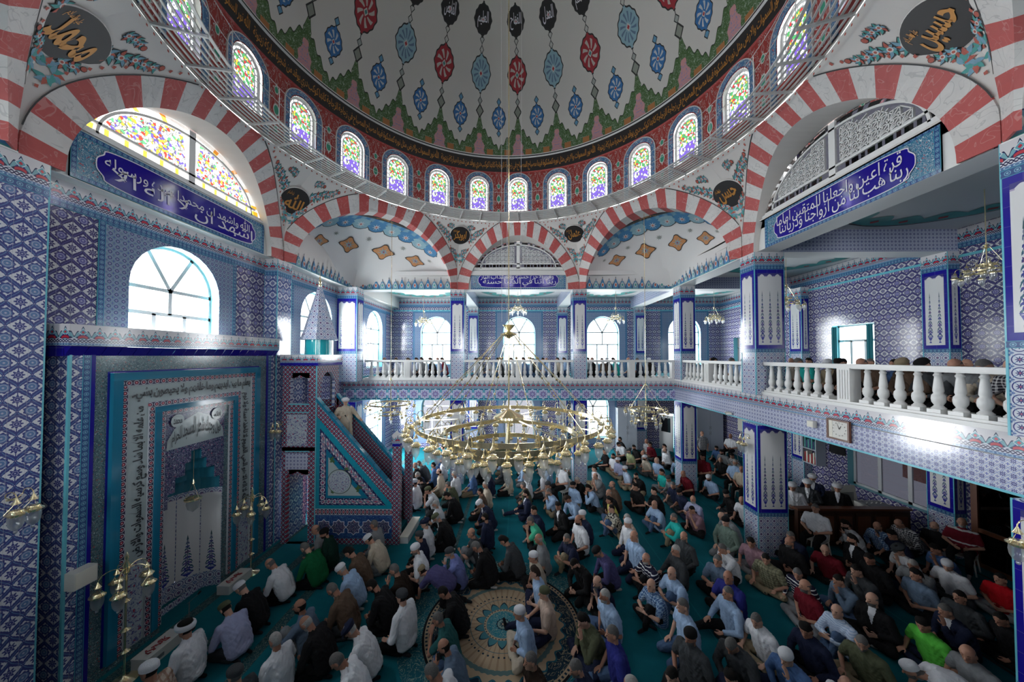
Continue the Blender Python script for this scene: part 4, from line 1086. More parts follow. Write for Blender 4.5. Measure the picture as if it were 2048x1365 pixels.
for nm, V1, V2, hw, rise in SIDES:
    L = (Vector(V2)-Vector(V1)).length; S = lambda s, z, off=0.0, V1=V1, V2=V2: lift(V1, V2, s, z, off)
    for sg in (1, -1):
        mb = MB(); e = -sg*L/2
        spray(mb, S, e+sg*.50, 11.62, sg, 5 if hw else 6, .92, rise=.06); link('painted_spray', mb, pend)
        mb = MB(); spray(mb, S, e+sg*.42, 11.98, sg, 3, .60, rise=.01); link('painted_spray', mb, pend)
        mb = MB(); spray(mb, S, e+sg*.20, 11.12, sg, 2, .70, rise=.02); link('painted_spray', mb, pend)
        mb = MB(); 
        for k, (dx, dz, a) in enumerate(((.10, 10.95, PI/2), (.14, 10.80, -PI/2), (.20, 10.88, .1))):
            for da, m in ((.7, 'p_teal'), (-.7, 'p_blue'), (0, 'p_red'), (1.5, 'p_blue'), (-1.5, 'p_teal')): leaf(mb, S, e+sg*dx, dz, a+da, .16, .045, m, .022)
        link('painted_spray', mb, pend)
# ================================================================ mihrab
FM = Fr((-7.95, 0, 0), (0, 1, 0), (1, 0, 0))
mih = thing('mihrab', 'tall blue tiled prayer niche with nested calligraphy frames against the tiled wall', 'mihrab', (0, 0, 0))
def part(name, *qs, F=FM, P=None, m=None):
    for q in qs:
        mb = MB(); fbox(mb, F, *q); link(name, mb, P or mih)
NC, NR = 8.04, .75
steps = [(NR, 2.66), (.66, 2.98), (.50, 3.30), (.28, 3.58), (.14, 3.84)]
# front face with the stepped opening
mb = MB(); y0, y1, zt = 5.70, 10.62, 6.2
def Q(a, b, c, d): mb.face([FM.p(*p) for p in ((a, b), (c, b), (c, d), (a, d))], [(a, b), (c, b), (c, d), (a, d)], 'arabesque_green')
Q(y0, 0, NC-NR, zt); Q(NC+NR, 0, y1, zt); zs = [0]+[z for r, z in steps]
for i, (r, z) in enumerate(steps):
    z_ = zs[i]
    if r < NR: Q(NC-NR, z_, NC-r, z); Q(NC+r, z_, NC+NR, z)
Q(NC-NR, 3.84, NC+NR, zt)
mb.box(-8.37, y0, 0, -7.95, y1, zt, 'iznik_light', 'ew'); link('body', mb, mih)
part('aqua_edge', (y0-.015, 0, y0+.02, zt, -.02, .02, 'aqua_edge')); part('floral_side', (y0+.02, 0, y0+.17, zt, 0, .012, 'iznik_light', 'm'), (y1-.17, 0, y1-.02, zt, 0, .012, 'iznik_light'))
part('blue_border', (y0+.17, 0, y0+.29, zt, 0, .016, 'blue_border', 'r'), (y1-.29, 0, y1-.17, zt, 0, .016, 'blue_border', 'r')); part('cobalt_line', (y0+.29, 0, y0+.35, zt, 0, .02, 'cobalt_piece'), (y1-.35, 0, y1-.29, zt, 0, .02, 'cobalt_piece'))
def frame3(name, a, b, z0, z1, w, d, m, mode=True):
    part(name, (a, z0, a+w, z1-w, 0, d, m, 'r'), (b-w, z0, b, z1-w, 0, d, m, 'r'), (a, z1-w, b, z1, 0, d, m, 'n'))
def frame3m(name, a, b, z0, z1, w, d, m): part(name, (a, z0, a+w, z1-w, 0, d, m), (b-w, z0, b, z1-w, 0, d, m), (a, z1-w, b, z1, 0, d, m))
frame3m('dark_line', 6.25, 9.97, .17, 5.85, .04, .012, 'cobalt_piece'); frame3m('blue_frame', 6.28, 9.94, .18, 5.82, .16, .09, 'blue_tile')
frame3('chain_border', 6.44, 9.78, .18, 5.66, .12, .05, 'chain_border')
frame3m('calligraphy_band', 6.56, 9.66, .18, 5.54, .38, .03, 'letter_tile'); part('floral_foot', (6.60, .2, 6.90, 1.9, .0, .034, 'arabesque_pale'), (9.32, .2, 9.62, 1.9, 0, .034, 'arabesque_pale'))
frame3('chain_border', 6.94, 9.28, .18, 5.16, .12, .05, 'chain_border')
frame3m('blue_frame', 7.06, 9.16, .18, 5.04, .12, .08, 'blue_tile'); frame3('chain_border', 7.18, 9.04, .18, 4.92, .10, .045, 'chain_border')
part('dark_arabesque', (7.29, 2.66, 7.38, 4.82, 0, .02, 'arabesque_dark'), (8.70, 2.66, 8.79, 4.82, 0, .02, 'arabesque_dark'), (7.38, 3.84, 8.70, 4.82, 0, .02, 'arabesque_dark'), *[(NC-.66 if r < .66 else NC-NR, zs[i], NC-r, z, 0, .02, 'arabesque_dark') for i, (r, z) in enumerate(steps) if r < .66], *[(NC+r, zs[i], NC+.66, z, 0, .02, 'arabesque_dark') for i, (r, z) in enumerate(steps) if r < .66])
mb = MB(); tp = [(-.72, 4.0), (.72, 4.0), (.70, 4.22), (.55, 4.46), (.30, 4.64), (0, 4.76), (-.30, 4.64), (-.55, 4.46), (-.70, 4.22)]
mb.face([FM.p(NC+x, z, .03) for x, z in tp], None, 'letter_tile'); link('tympanum', mb, mih)
mb = MB()
lettering(mb, 'فول وجهك شطر المسجد الحرام', lambda a, b: FM.p(NC-.62+1.24*a, 4.05+b*(.30+.34*math.sin(PI*a)), .045), 'ink_letter', .015)
KURSI = 'الله لا اله الا هو الحي القيوم لا تاخذه سنة ولا نوم'; K2 = 'يعلم ما بين ايديهم وما خلفهم ولا يحيطون بشيء'; K3 = 'من علمه الا بما شاء وسع كرسيه السموات والارض'
lettering(mb, K2, lambda a, b: FM.p(6.62+2.98*a, 5.19+.32*b, .045), 'ink_letter', .035, 1)
lettering(mb, K3, lambda a, b: FM.p(6.90-.30*b, 1.95+3.15*(1-a)*1.0, .045) if 0 else FM.p(6.93-.34*b, 1.95+3.15*a, .045), 'ink_letter', .035, 1)
lettering(mb, KURSI, lambda a, b: FM.p(9.30+.32*b, 5.10-3.15*a, .045), 'ink_letter', .035, 1)
link('lettering', mb, mih)
for yy, tx in ((NC-.50, 'محمد'), (NC+.50, 'الله')):
    mb = MB(); mb.face([FM.p(yy+.15*math.cos(2*PI*i/24), 4.64+.15*math.sin(2*PI*i/24), .05) for i in range(24)], None, 'letter_tile'); lettering(mb, tx, lambda a, b: FM.p(yy-.10+.2*a, 4.57+.13*b, .055), 'ink_letter', .02); link('roundel', mb, mih)
# niche: curved tile panels with vases, skirting, stepped hood
def nc(t, z, r=NR): return (-7.95-r*math.sin(t), NC-r*math.cos(t), z)
for k in range(5):
    mb = MB(); t0, t1 = PI*k/5+.012, PI*(k+1)/5-.012
    P = [[nc(t0+(t1-t0)*i/6, z, NR-.01) for z in (.42, 2.50)] for i in range(7)]; mb.grid(P, [[(i/6, v*.8+.035) for v in (0, 1.15)] for i in range(7)], 'vase_panel_niche'); link('vase_panel', mb, mih)
mb = MB(); mb.grid([[nc(PI*i/24, z) for z in (0, .42)] for i in range(25)], [[(NR*PI*i/24, z) for z in (0, .42)] for i in range(25)], 'geometric'); mb.grid([[nc(PI*i/24, z, NR+.004) for z in (.42, 2.66)] for i in range(25)], [[(NR*PI*i/24, z) for z in (.42, 2.66)] for i in range(25)], 'geometric'); link('niche_lining', mb, mih)
mb = MB()
for i, (r, z) in enumerate(steps):
    zb = 2.62 if i == 0 else steps[i-1][1]; rr = r
    mb.grid([[nc(PI*j/20, q, rr) for q in (zb, z)] for j in range(21)], None, 'turquoise', False)
    rn = steps[i+1][0] if i < 4 else 0.0
    mb.grid([[nc(PI*j/20, z, q) for q in (rr, rn)] for j in range(21)], None, 'turquoise', False)
link('stepped_hood', mb, mih)
mb = MB(); mb.box(-8.75, NC-NR, -.02, -7.9, NC+NR, .012, 'carpet'); link('niche_carpet', mb, mih)
# cornice: cobalt pieces flaring out, then the crest
for k in range(20):
    a, b = y0-.08+(y1-y0+.16)*k/20+.006, y0-.08+(y1-y0+.16)*(k+1)/20-.006
    if b > y1: b = y1
    mb = MB(); q = [(a, 6.16, .01), (b, 6.16, .01), (b, 6.33, .13), (a, 6.33, .13)]; mb.face([FM.p(u, v, d) for u, v, d in q], None, 'cobalt_piece'); mb.face([FM.p(a, 6.16, .01), FM.p(a, 6.33, .13), FM.p(a, 6.33, 0)], None, 'cobalt_piece'); link('tile', mb, mih)
mb = MB(); mb.box(-8.37, y0-.10, 6.335, -7.81, y1, 6.70, 'white_tile'); mb.box(-8.37, y0-.07, 6.15, -7.97, y0+.0, 6.335, 'cobalt'); link('cornice_block', mb, mih)
part('crest_frieze', (y0-.10, 6.34, y1, 6.72, .135, .155, 'crest', 'n')); mb = MB(); F2 = Fr((0, y0-.10, 0), (1, 0, 0), (0, -1, 0)); fbox(mb, F2, -8.38, 6.34, -7.80, 6.72, 0, .02, 'crest', 'n'); link('crest_frieze', mb, mih)
# lamp hanging in the niche
t = thing('niche_lamp', 'small brass and glass lamp hanging inside the prayer niche', 'lamp', (-8.0, NC, 0))
mb = MB(); mb.tube([(0, 0, 3.8), (0, 0, 3.02)], .006, 'brass', 5); mb.lathe([(.006, 3.12), (.035, 3.0), (.02, 3.0)], 'brass', 10); link('chain', mb, t)
mb = MB(); mb.lathe([(.02, 2.70), (.10, 2.68), (.17, 2.63), (.17, 2.60), (.12, 2.58)], 'brass', 16); link('brass_cap', mb, t)
mb = MB(); mb.lathe([(.12, 2.60), (.13, 2.50), (.10, 2.38), (.04, 2.33), (.01, 2.30)], 'lamp_glass', 16); link('glass', mb, t)
for dx, dy in ((.15, 0), (-.08, .13), (-.08, -.13)):
    mb = MB(); mb.tube([(0, 0, 3.0), (dx, dy, 2.64)], .004, 'brass', 4); link('hanger', mb, t)
# ================================================================ minbar
mn = thing('minbar', 'tiled pulpit with steep stair, blue banded triangular side and pointed spire', 'pulpit', (0, 0, 0))
YA, YB = 10.72, 12.06; FA = Fr((0, YA, 0), (1, 0, 0), (0, -1, 0)); FB = Fr((0, YB, 0), (-1, 0, 0), (0, 1, 0))
XT0, XT1, XS = -7.73, -6.60, -4.05
def mp(name, *qs, F=FA): return part(name, *qs, F=F, P=mn)
for F, sg in ((FA, 1), (FB, -1)):
    mb = MB(); c1, c2 = sg*-7.20, sg*-7.16; a, b = sorted((sg*XT0, sg*XT1))
    archwall(mb, F, a, 0, b, 3.0, [(c1, .72, 0, 2.25, 0)], 'girih', thick=.14, rm='girih'); archwall(mb, F, a, 3.0, b, 5.85, [(c2, .64, 4.58, 5.42, 0)], 'girih', thick=.14, rm='geometric'); link('tower_wall', mb, mn)
mp('aqua_edge', (XT1-.02, 0, XT1+.012, 5.85, 0, .02, 'aqua_edge'), (-7.55, 4.54, -6.83, 4.58, 0, .02, 'aqua_edge'), (-7.62, 3.0, -6.83, 3.03, 0, .02, 'aqua_edge'), (-7.62, 4.28, -6.83, 4.31, 0, .02, 'aqua_edge'))
mp('floral_panel', (-7.56, 3.2, -6.90, 4.22, 0, .02, 'arabesque_pale')); mp('small_floral_panel', (-7.60, 2.42, -6.86, 2.95, 0, .018, 'small_floral'))
mb = MB()   # cusped head of the doorway and window
for z, w in ((2.25, .36), (5.42, .32)):
    zt_ = z+.18; c = -7.20 if z < 3 else -7.16
    pts = [(-w, z-.12), (-w, zt_), (w, zt_), (w, z-.12), (w*.8, z-.02), (w*.35, z+.04), (0, z+.10), (-w*.35, z+.04), (-w*.8, z-.02)]
    for i in range(2, 8): mb.face([FA.p(c+pts[i][0], pts[i][1], .0), FA.p(c+pts[i+1][0], pts[i+1][1], .0), FA.p(c+pts[i+1][0], zt_, 0), FA.p(c+pts[i][0], zt_, 0)], None, 'small_floral')
link('cusped_head', mb, mn)
FX = Fr((XT1, 0, 0), (0, 1, 0), (1, 0, 0)); mb = MB(); archwall(mb, FX, YA, 4.35, YB, 5.85, [((YA+YB)/2, .80, 4.35, 5.2, 1)], 'girih', thick=.1, rm='geometric'); link('canopy_front', mb, mn)
mb = MB(); mb.box(XT0, YA, 3.02, XT1, YB, 3.15, 'wood'); mb.box(XT0, YA+.14, 0, XT0+.05, YB-.14, 5.85, 'iznik_light'); link('landing', mb, mn)
mb = MB(); mb.box(XT0-.05, YA-.08, 5.84, XT1+.08, YB+.08, 5.93, 'cobalt_piece'); link('cobalt_cornice', mb, mn); mb = MB(); mb.box(XT0-.05, YA-.06, 5.93, XT1+.06, YB+.06, 6.19, 'white_tile'); link('cornice_block', mb, mn)
mb = MB(); fbox(mb, FA, XT0-.05, 5.93, XT1+.06, 6.2, .06, .08, 'crest', 'n'); fbox(mb, Fr((XT1+.06, 0, 0), (0, 1, 0), (1, 0, 0)), YA-.08, 5.93, YB+.08, 6.2, 0, .02, 'crest', 'n'); link('crest_frieze', mb, mn)
cx, cyy = (XT0+XT1)/2+.22, (YA+YB)/2
mb = MB(); mb.lathe([(.44, 6.19), (.44, 6.72)], 'turquoise_bright', 8, (cx, cyy, 0)); link('spire_base', mb, mn)
mb = MB()
for i in range(8):
    a, b = 2*PI*(i+.5)/8, 2*PI*(i+1.5)/8
    L = [(.60, 6.72), (.50, 7.0), (.06, 8.62)]
    for (r0, z0), (r1, z1) in zip(L, L[1:]):
        mb.face([(cx+r*math.cos(t), cyy+r*math.sin(t), z) for r, t, z in ((r0, a, z0), (r0, b, z0), (r1, b, z1), (r1, a, z1))], [(i*.46-r0*.38, z0), (i*.46+r0*.38, z0), (i*.46+r1*.38, z1), (i*.46-r1*.38, z1)], 'geometric')
link('spire', mb, mn)
mb = MB(); mb.lathe([(.06, 8.60), (.07, 8.66), (.03, 8.70), (.06, 8.78), (.02, 8.84), (.035, 8.90), (.012, 8.95), (.004, 9.14)], 'brass', 10, (cx, cyy, 0)); link('finial', mb, mn)
def poly(name, pts, m, d, F=FA, th=0.0, uvf=None):
    mb = MB(); mb.face([F.p(*p, d) for p in pts], [p for p in pts], m)
    for i in range(len(pts)): p, q = pts[i], pts[(i+1) % len(pts)]; mb.face([F.p(*p, d), F.p(*q, d), F.p(*q, d-.02-th), F.p(*p, d-.02-th)], [p]*4, m)
    return link(name, mb, mn)
SL = (4.66-1.75)/(XS-XT1)
for F, sg in ((FA, 1), (FB, -1)):
    tri = lambda dx, z0, top, bot: [(sg*(XT1+dx), z0), (sg*XS, z0)]
    poly('stair_side', [(sg*XT1, 0), (sg*XS, 0), (sg*XS, 1.75), (sg*XT1, 4.66)], 'girih', 0.0, F, .10)
    def slab(z_off, w, d, m, nm):
        p = [(XT1, 4.66-z_off-w), (XS, 1.75-z_off-w), (XS, 1.75-z_off), (XT1, 4.66-z_off)]; poly(nm, [(sg*x, z) for x, z in p], m, d, F)
    mb = MB()   # hand rail of blue tile
    for k in range(12):
        t0, t1 = k/12+.002, (k+1)/12-.002; xa, xb = XT1+(XS-XT1)*t0, XT1+(XS-XT1)*t1; za, zb = 4.66-(4.66-1.75)*t0, 4.66-(4.66-1.75)*t1
        m_ = MB(); c = [F.p(sg*xa, za, .03), F.p(sg*xb, zb, .03), F.p(sg*xb, zb+.13, .03), F.p(sg*xa, za+.13, .03)]; e = [F.p(sg*xa, za, -.15), F.p(sg*xb, zb, -.15), F.p(sg*xb, zb+.13, -.15), F.p(sg*xa, za+.13, -.15)]
        m_.face(c, None, 'blue_tile'); m_.face([c[3], c[2], e[2], e[3]], None, 'blue_tile'); m_.face(e[::-1], None, 'blue_tile'); m_.face([c[0], c[1], e[1], e[0]], None, 'blue_tile'); link('tile', m_, mn)
    def trif(z_top, z_bot, dxl, dxr):
        """triangle: vertical side at left, foot, sloping side"""
        xl = XT1+dxl; zt = 4.66-z_top-(dxl)*SL; xr = XS-dxr
        xr_ = XT1+(4.66-z_top-z_bot)/SL
        return [(xl, z_bot), (min(xr_, xr), z_bot)]+([(xr, 4.66-z_top-(xr-XT1)*SL)] if xr_ > xr else [])+[(xl, zt)]
    for nm, m, zt_, zb_, dl, d in (('turquoise_band', 'turquoise', .46, 1.15, .02, .012), ('ring_border_field', 'ring_border', .72, 1.27, .14, .02), ('blue_band', 'blue_tile', 1.14, 1.50, .36, .03), ('pale_field', 'letter_tile', 1.32, 1.59, .44, .04)):
        pts = trif(zt_, zb_, dl, .02); mb = MB()
        if m == 'ring_border':
            # three mitred strips so the rings follow the edges
            o = pts; n_ = trif(1.14, 1.50, .36, .02)
            o3 = [o[0], o[1], o[-1]]; n3 = [n_[0], n_[1], n_[-1]]
            for i in range(3):
                p, q, r, s_ = o3[i], o3[(i+1) % 3], n3[(i+1) % 3], n3[i]; L_ = math.dist(p, q)
                mb.face([F.p(sg*x[0], x[1], d) for x in (p, q, r, s_)], [(0, 0), (L_, 0), (L_-.2, 1), (.2, 1)], m)
        else: mb.face([F.p(sg*x, z, d) for x, z in pts], [(x, z) for x, z in pts], m)
        link(nm, mb, mn)
    c = (XT1+.82, 2.05)
    for r, m, d, nm in ((.40, 'ink_letter', .05, 'roundel_line'), (.38, 'letter_tile', .056, 'roundel_ground'), (.34, 'arabesque_pale', .062, 'roundel')):
        mb = MB(); mb.face([F.p(sg*(c[0]+r*math.cos(2*PI*i/32)), c[1]+r*math.sin(2*PI*i/32), d) for i in range(32)], [(.4*math.cos(2*PI*i/32)*1.4, .4*math.sin(2*PI*i/32)*1.4) for i in range(32)], m); link(nm, mb, mn)
    mb = MB()   # scrolls in the corners of the triangle
    for (ox, oz, a0, sc) in ((XT1+.58, 2.75, 1.2, .5), (XT1+1.45, 1.82, .2, .55), (XT1+.6, 1.72, 2.2, .3), (XT1+1.05, 2.45, -.6, .35)):
        for k in range(20):
            t = k/20*4.6; r = .26*sc*math.exp(-t*.38); t2 = (k+1)/20*4.6; r2 = .26*sc*math.exp(-t2*.38)
            p = [(ox+r*math.cos(a0+t)+.0, oz+r*math.sin(a0+t)), (ox+r2*math.cos(a0+t2), oz+r2*math.sin(a0+t2)), (ox+(r2+.022*sc)*math.cos(a0+t2), oz+(r2+.022*sc)*math.sin(a0+t2)), (ox+(r+.022*sc)*math.cos(a0+t), oz+(r+.022*sc)*math.sin(a0+t))]
            mb.face([F.p(sg*x, z, .05) for x, z in p], None, 'ink_letter')
        for da in (0, 1.3, 2.6, 3.9): leaf(mb, lambda x, z, off: F.p(sg*x, z, off), ox, oz, a0+da, .24*sc, .09*sc, 'p_green', .052)
    link('scrolls', mb, mn)
    L_ = lambda x: sg*x
    a, b = sorted((sg*XT1, sg*XS)); part('girih_band', (a, .95, b, 1.15, 0, .014, 'chain_border', 'n'), F=F, P=mn); part('blue_dado', (a, .2, b, .95, 0, .012, 'blue_dado'), F=F, P=mn) if 'blue_dado' in M else None
    for k in range(5):
        cx_ = XT1+.30+k*.49; mb = MB()
        for r, d, m in ((.26, .02, 'white_letter'), (.235, .024, 'arabesque_dark')):
            pts = []
            for i in range(16): rr = r if i % 2 == 0 else r*.765; pts.append((cx_+rr*math.cos(2*PI*i/16), .56+rr*math.sin(2*PI*i/16)))
            mb.face([F.p(sg*x, z, d) for x, z in pts], pts, m)
        link('star_tile', mb, mn)
for y in (YA-.03, YB-.20):
    mb = MB(); mb.box(XS, y, 0, XS+.23, y+.23, 3.2, 'girih'); link('newel_post', mb, mn)
    mb = MB(); mb.box(XS-.01, y-.01, 3.2, XS+.24, y+.24, 3.28, 'cobalt_piece'); link('post_collar', mb, mn)
    mb = MB(); mb.box(XS-.01, y-.01, 3.28, XS+.24, y+.24, 3.58, 'white_tile'); fbox(mb, Fr((0, y-.01, 0), (1, 0, 0), (0, -1, 0)), XS-.01, 3.28, XS+.24, 3.58, 0, .01, 'crest', 'n'); mb.face([(XS-.01, y-.01, 3.58), (XS+.24, y-.01, 3.58), (XS+.115, y+.115, 3.7)], None, 'white_tile'); link('post_cap', mb, mn)
for k in range(13):
    mb = MB(); x = XS+.1-k*(XS-XT1)/13; mb.box(XT1, YA+.12, k*.24, x, YB-.12, (k+1)*.24, 'carpet'); link('step', mb, mn)
mb = MB(); mb.box(XS+.24, YA+.05, 0, XS+.50, YB-.05, .22, 'white_tile'); mb.box(XS+.24, YA, .22, XS+.52, YB, .25, 'paper'); link('foot_step', mb, mn)
# ================================================================ balustrades
prof = [(.075, .10), (.075, .11), (.055, .14), (.085, .20), (.092, .26), (.085, .32), (.058, .36), (.070, .40), (.066, .46), (.052, .60), (.045, .66), (.062, .69), (.040, .73), (.060, .77), (.060, .80)]
mb = MB(); mb.box(-.10, -.10, 0, .10, .10, .07, 'marble_white'); mb.lathe([(.09, .07), (.095, .09)]+prof[1:], 'marble_white', 16); mb.box(-.085, -.085, .79, .085, .085, .82, 'marble_white')
bal = mb.mesh('baluster')
def balustrade(name, label, p0, p1, posts=(), rest=.30):
    p0, p1 = Vector((*p0, GF)), Vector((*p1, GF)); L = (p1-p0).length; d = (p1-p0).normalized(); rz = math.atan2(d.y, d.x)
    t = thing(name, label, 'balustrade', p0, rz, 'gallery balustrades'); mb = MB(); mb.box(0, -.13, .0, L, .13, .05, 'marble_white'); link('plinth', mb, t)
    mb = MB(); mb.box(0, -.14, .82, L, .14, .91, 'marble_white'); mb.box(0, -.11, .80, L, .11, .82, 'marble_white'); link('handrail', mb, t)
    pm = []
    for q in posts:
        mb = MB(); mb.box(q-.15, -.13, .05, q+.15, .13, .82, 'marble_white')
        for k in range(4):
            for sg in (-1, 1): mb.box(q-.11+k*.06, sg*.13-.012, .10, q-.11+k*.06+.035, sg*.13+.012, .77, 'marble_white')
        link('fluted_post', mb, t)
    n = int(L/rest); o = (L-(n-1)*rest)/2
    for i in range(n):
        x = o+i*rest
        if any(abs(x-q) < .22 for q in posts): continue
        link('baluster', bal, t, loc=(x, 0, .05), rz=0)
balustrade('balustrade', 'white balustrade of the far gallery between the tiled wall and first pillar', (-7.35, PN+.10), (-3.2, PN+.10), (2.05,))
balustrade('balustrade', 'white balustrade of the far gallery behind the great chandelier', (-2.52, PN+.10), (2.74, PN+.10), (2.64,))
balustrade('balustrade', 'white balustrade of the far gallery beside the gallery corner', (3.41, PN+.10), (7.72, PN+.10), (2.15, 4.2))
balustrade('balustrade', 'white balustrade of the side gallery beyond the big tiled pillar', (7.76, 15.05), (7.76, 10.83), (1.85,))
balustrade('balustrade', 'white balustrade of the side gallery with a fluted post, in front of seated men', (7.76, 10.17), (7.76, 5.04), (2.45,))
balustrade('balustrade', 'white balustrade of the side gallery beside the nearest pillar', (7.76, 4.3), (7.76, .1), (2.1,))
# ================================================================ chandeliers and lamps
def lampmesh(s=1.0, arm=True, out=.16):
    """gooseneck arm with a bell, chains, brass cap; and its glass; arm root at origin, leaning to +x"""
    mb = MB(); n = 9
    if arm:
        pts = [(0, 0, 0)]+[(out/2-out/2*math.cos(PI*i/n), 0, .10*s+.09*s*math.sin(PI*i/n)) for i in range(n+1)]
        mb.tube(pts, .008*s, 'brass', 5)
    x = out if arm else 0; z = .10*s
    mb.lathe([(.006*s, z), (.014*s, z-.02*s), (.030*s, z-.055*s), (.042*s, z-.075*s), (.006*s, z-.078*s)], 'brass', 10, (x, 0, 0))
    for k in range(3):
        a = 2*PI*k/3; mb.tube([(x+.01*math.cos(a), .01*math.sin(a), z-.07*s), (x+.085*s*math.cos(a), .085*s*math.sin(a), z-.185*s)], .0025*s, 'brass', 3)
    mb.lathe([(.03*s, z-.145*s), (.055*s, z-.15*s), (.062*s, z-.17*s), (.088*s, z-.19*s), (.088*s, z-.20*s), (.066*s, z-.207*s), (.064*s, z-.225*s)], 'brass', 14, (x, 0, 0))
    g = MB(); g.lathe([(.064*s, z-.215*s), (.068*s, z-.27*s), (.060*s, z-.33*s), (.038*s, z-.38*s), (.014*s, z-.40*s), (.020*s, z-.412*s), (.014*s, z-.43*s), (.002*s, z-.436*s)], 'lamp_glass', 12, (x, 0, 0))
    return mb.mesh('lamp'), g.mesh('glass')
LB, LG = lampmesh(1.15, out=.18); SB, SG = lampmesh(.8, out=.13)
def band(mb, r, z, h, n=72, th=.012):
    for i in range(n):
        a, b = 2*PI*i/n, 2*PI*(i+1)/n
        for rr in (r, r-th):
            q = [(rr*math.cos(t), rr*math.sin(t), zz) for t, zz in ((a, z-h/2), (b, z-h/2), (b, z+h/2), (a, z+h/2))]; mb.face(q if rr == r else q[::-1], None, 'brass')
        mb.face([(q*math.cos(t), q*math.sin(t), z+h/2) for q, t in ((r, a), (r, b), (r-th, b), (r-th, a))], None, 'brass'); mb.face([(q*math.cos(t), q*math.sin(t), z-h/2) for q, t in ((r, b), (r, a), (r-th, a), (r-th, b))], None, 'brass')
def lamps(t, r, z, n, body, glass, ph=0, hang=-.04):
    for i in range(n):
        a = 2*PI*(i+ph)/n; o = link('lamp', body, t, (r*math.cos(a), r*math.sin(a), z+hang), a); link('glass', glass, o)
def chandelier(name, label, loc, tiers, hub, top, nrod, group=None, B=LB, G=LG, rr=.009, hr=.10, spokes=True):
    t = thing(name, label, 'chandelier', loc, 0, group); R0, z0 = tiers[0][:2]
    for k, (r, z, n, h) in enumerate(tiers):
        mb = MB(); band(mb, r, z, h, 96 if r > 1 else 32); link('brass_ring', mb, t); lamps(t, r, z, n, B, G, .5*(k % 2))
    mb = MB(); mb.tube([(0, 0, top), (0, 0, hub)], .013 if R0 > 1 else .010, 'brass', 6); link('hanging_rod', mb, t)
    s = hr
    mb = MB(); mb.lathe([(.2*s, hub+2.6*s), (1.6*s, hub+2.45*s), (1.2*s, hub+2.0*s), (.6*s, hub+1.3*s), (.35*s, hub+1.0*s), (.9*s, hub+.7*s), (2.0*s, hub+.35*s), (2.2*s, hub+.2*s), (1.3*s, hub-.1*s), (.7*s, hub-.55*s), (.2*s, hub-.8*s)], 'brass', 20); link('hub', mb, t)
    mb = MB(); mb.tube([(0, 0, hub-.8*s), (0, 0, tiers[-1][1]-.1)], .02 if R0 > 1 else .012, 'brass', 8)
    link('centre_stem', mb, t)
    for k in range(nrod):
        a = 2*PI*(k+.5)/nrod; c, q = math.cos(a), math.sin(a); p0, p1 = (s*1.7*c, s*1.7*q, hub+.1*s), ((R0-.02)*c, (R0-.02)*q, z0); mb = MB(); mb.tube([p0, p1], rr, 'brass', 5); o = link('rod', mb, t)
        if R0 > 1:
            bb = MB()
            for f in (.27, .53, .78): bb.lathe([(.004, -.03), (.022, -.022), (.034, 0), (.022, .022), (.004, .03)], 'brass', 8, tuple(p0[i]+(p1[i]-p0[i])*f for i in range(3)))
            link('bead', bb, o)
    if spokes:
        for k in range(12 if R0 > 1 else 4):
            a = 2*PI*k/(12 if R0 > 1 else 4); mb = MB(); w = .02; c, q = math.cos(a), math.sin(a)
            for zz in (0, .012): mb.face([(R0*c-w*q, R0*q+w*c, z0+zz), (R0*c+w*q, R0*q-w*c, z0+zz), (w*q, -w*c, z0+.10+zz), (-w*q, w*c, z0+.10+zz)], None, 'brass')
            link('spoke', mb, t)
        if R0 > 1: mb = MB(); mb.lathe([(.03, z0+.30), (.10, z0+.26), (.36, z0+.13), (.37, z0+.08), (.05, z0+.06)], 'brass', 24); link('centre_cone', mb, t)
    # stays between the tiers
    for k in range(12 if R0 > 1 else 6):
        a = 2*PI*(k+.25)/(12 if R0 > 1 else 6)
        for (r0, q0, *_), (r1, q1, *_) in zip(tiers, tiers[1:]):
            mb = MB(); mb.tube([((r0-.01)*math.cos(a), (r0-.01)*math.sin(a), q0), (r1*math.cos(a), r1*math.sin(a), q1)], .007, 'brass', 4); link('stay', mb, t)
    return t
CH = chandelier('chandelier', 'great tiered brass ring chandelier with glass lanterns hanging under the dome', (-.18, BY, 0), [(2.20, 4.58, 34, .10), (1.62, 4.26, 26, .12), (1.14, 3.98, 20, .11), (.62, 3.74, 10, .09)], 6.66, 21.9, 12)
for i, (dx, dy) in enumerate(((-.19, .05), (-.05, .2), (.32, .1))):
    mb = MB(); mb.tube([(dx*1.1, dy, 21.6), (dx*.9, dy, 7.0)], .005, 'steel_grey', 4); link('stay_cord', mb, CH)
chandelier('chandelier', 'small two-ring brass chandelier hanging on a long rod near the pulpit', (-5.02, 13.0, 0), [(.80, 4.25, 12, .06), (.45, 3.85, 8, .06)], 5.2, 11.6, 5, 'small brass chandeliers', SB, SG, .006, .03)
chandelier('chandelier', 'small two-ring brass chandelier hanging on a long rod before the gallery corner', (5.12, 13.0, 0), [(.66, 4.05, 12, .06), (.40, 3.65, 8, .06)], 5.0, 11.95, 5, 'small brass chandeliers', SB, SG, .006, .03)
for nm, x, y, z in (('behind the westernmost far window', -5.2, 18.2, 8.1), ('before the middle arched window of the far gallery', .1, 18.2, 8.75), ('before the arched window beside the far gallery corner', 5.55, 18.2, 8.25), ('in the corner bay of the galleries', 11.0, 18.2, 8.25), ('behind the big tiled pillar', 9.35, 11.35, 8.0), ('in the side gallery over the seated men', 11.05, 7.75, 8.15)):
    chandelier('gallery_chandelier', 'small brass gallery chandelier '+nm.replace('behind the westernmost', 'before the'), (x, y, 0), [(.32, z, 8, .04), (.15, z+.15, 4, .04)], z+.55, 10.1, 3, 'gallery chandeliers', SB, SG, .004, .03, False)
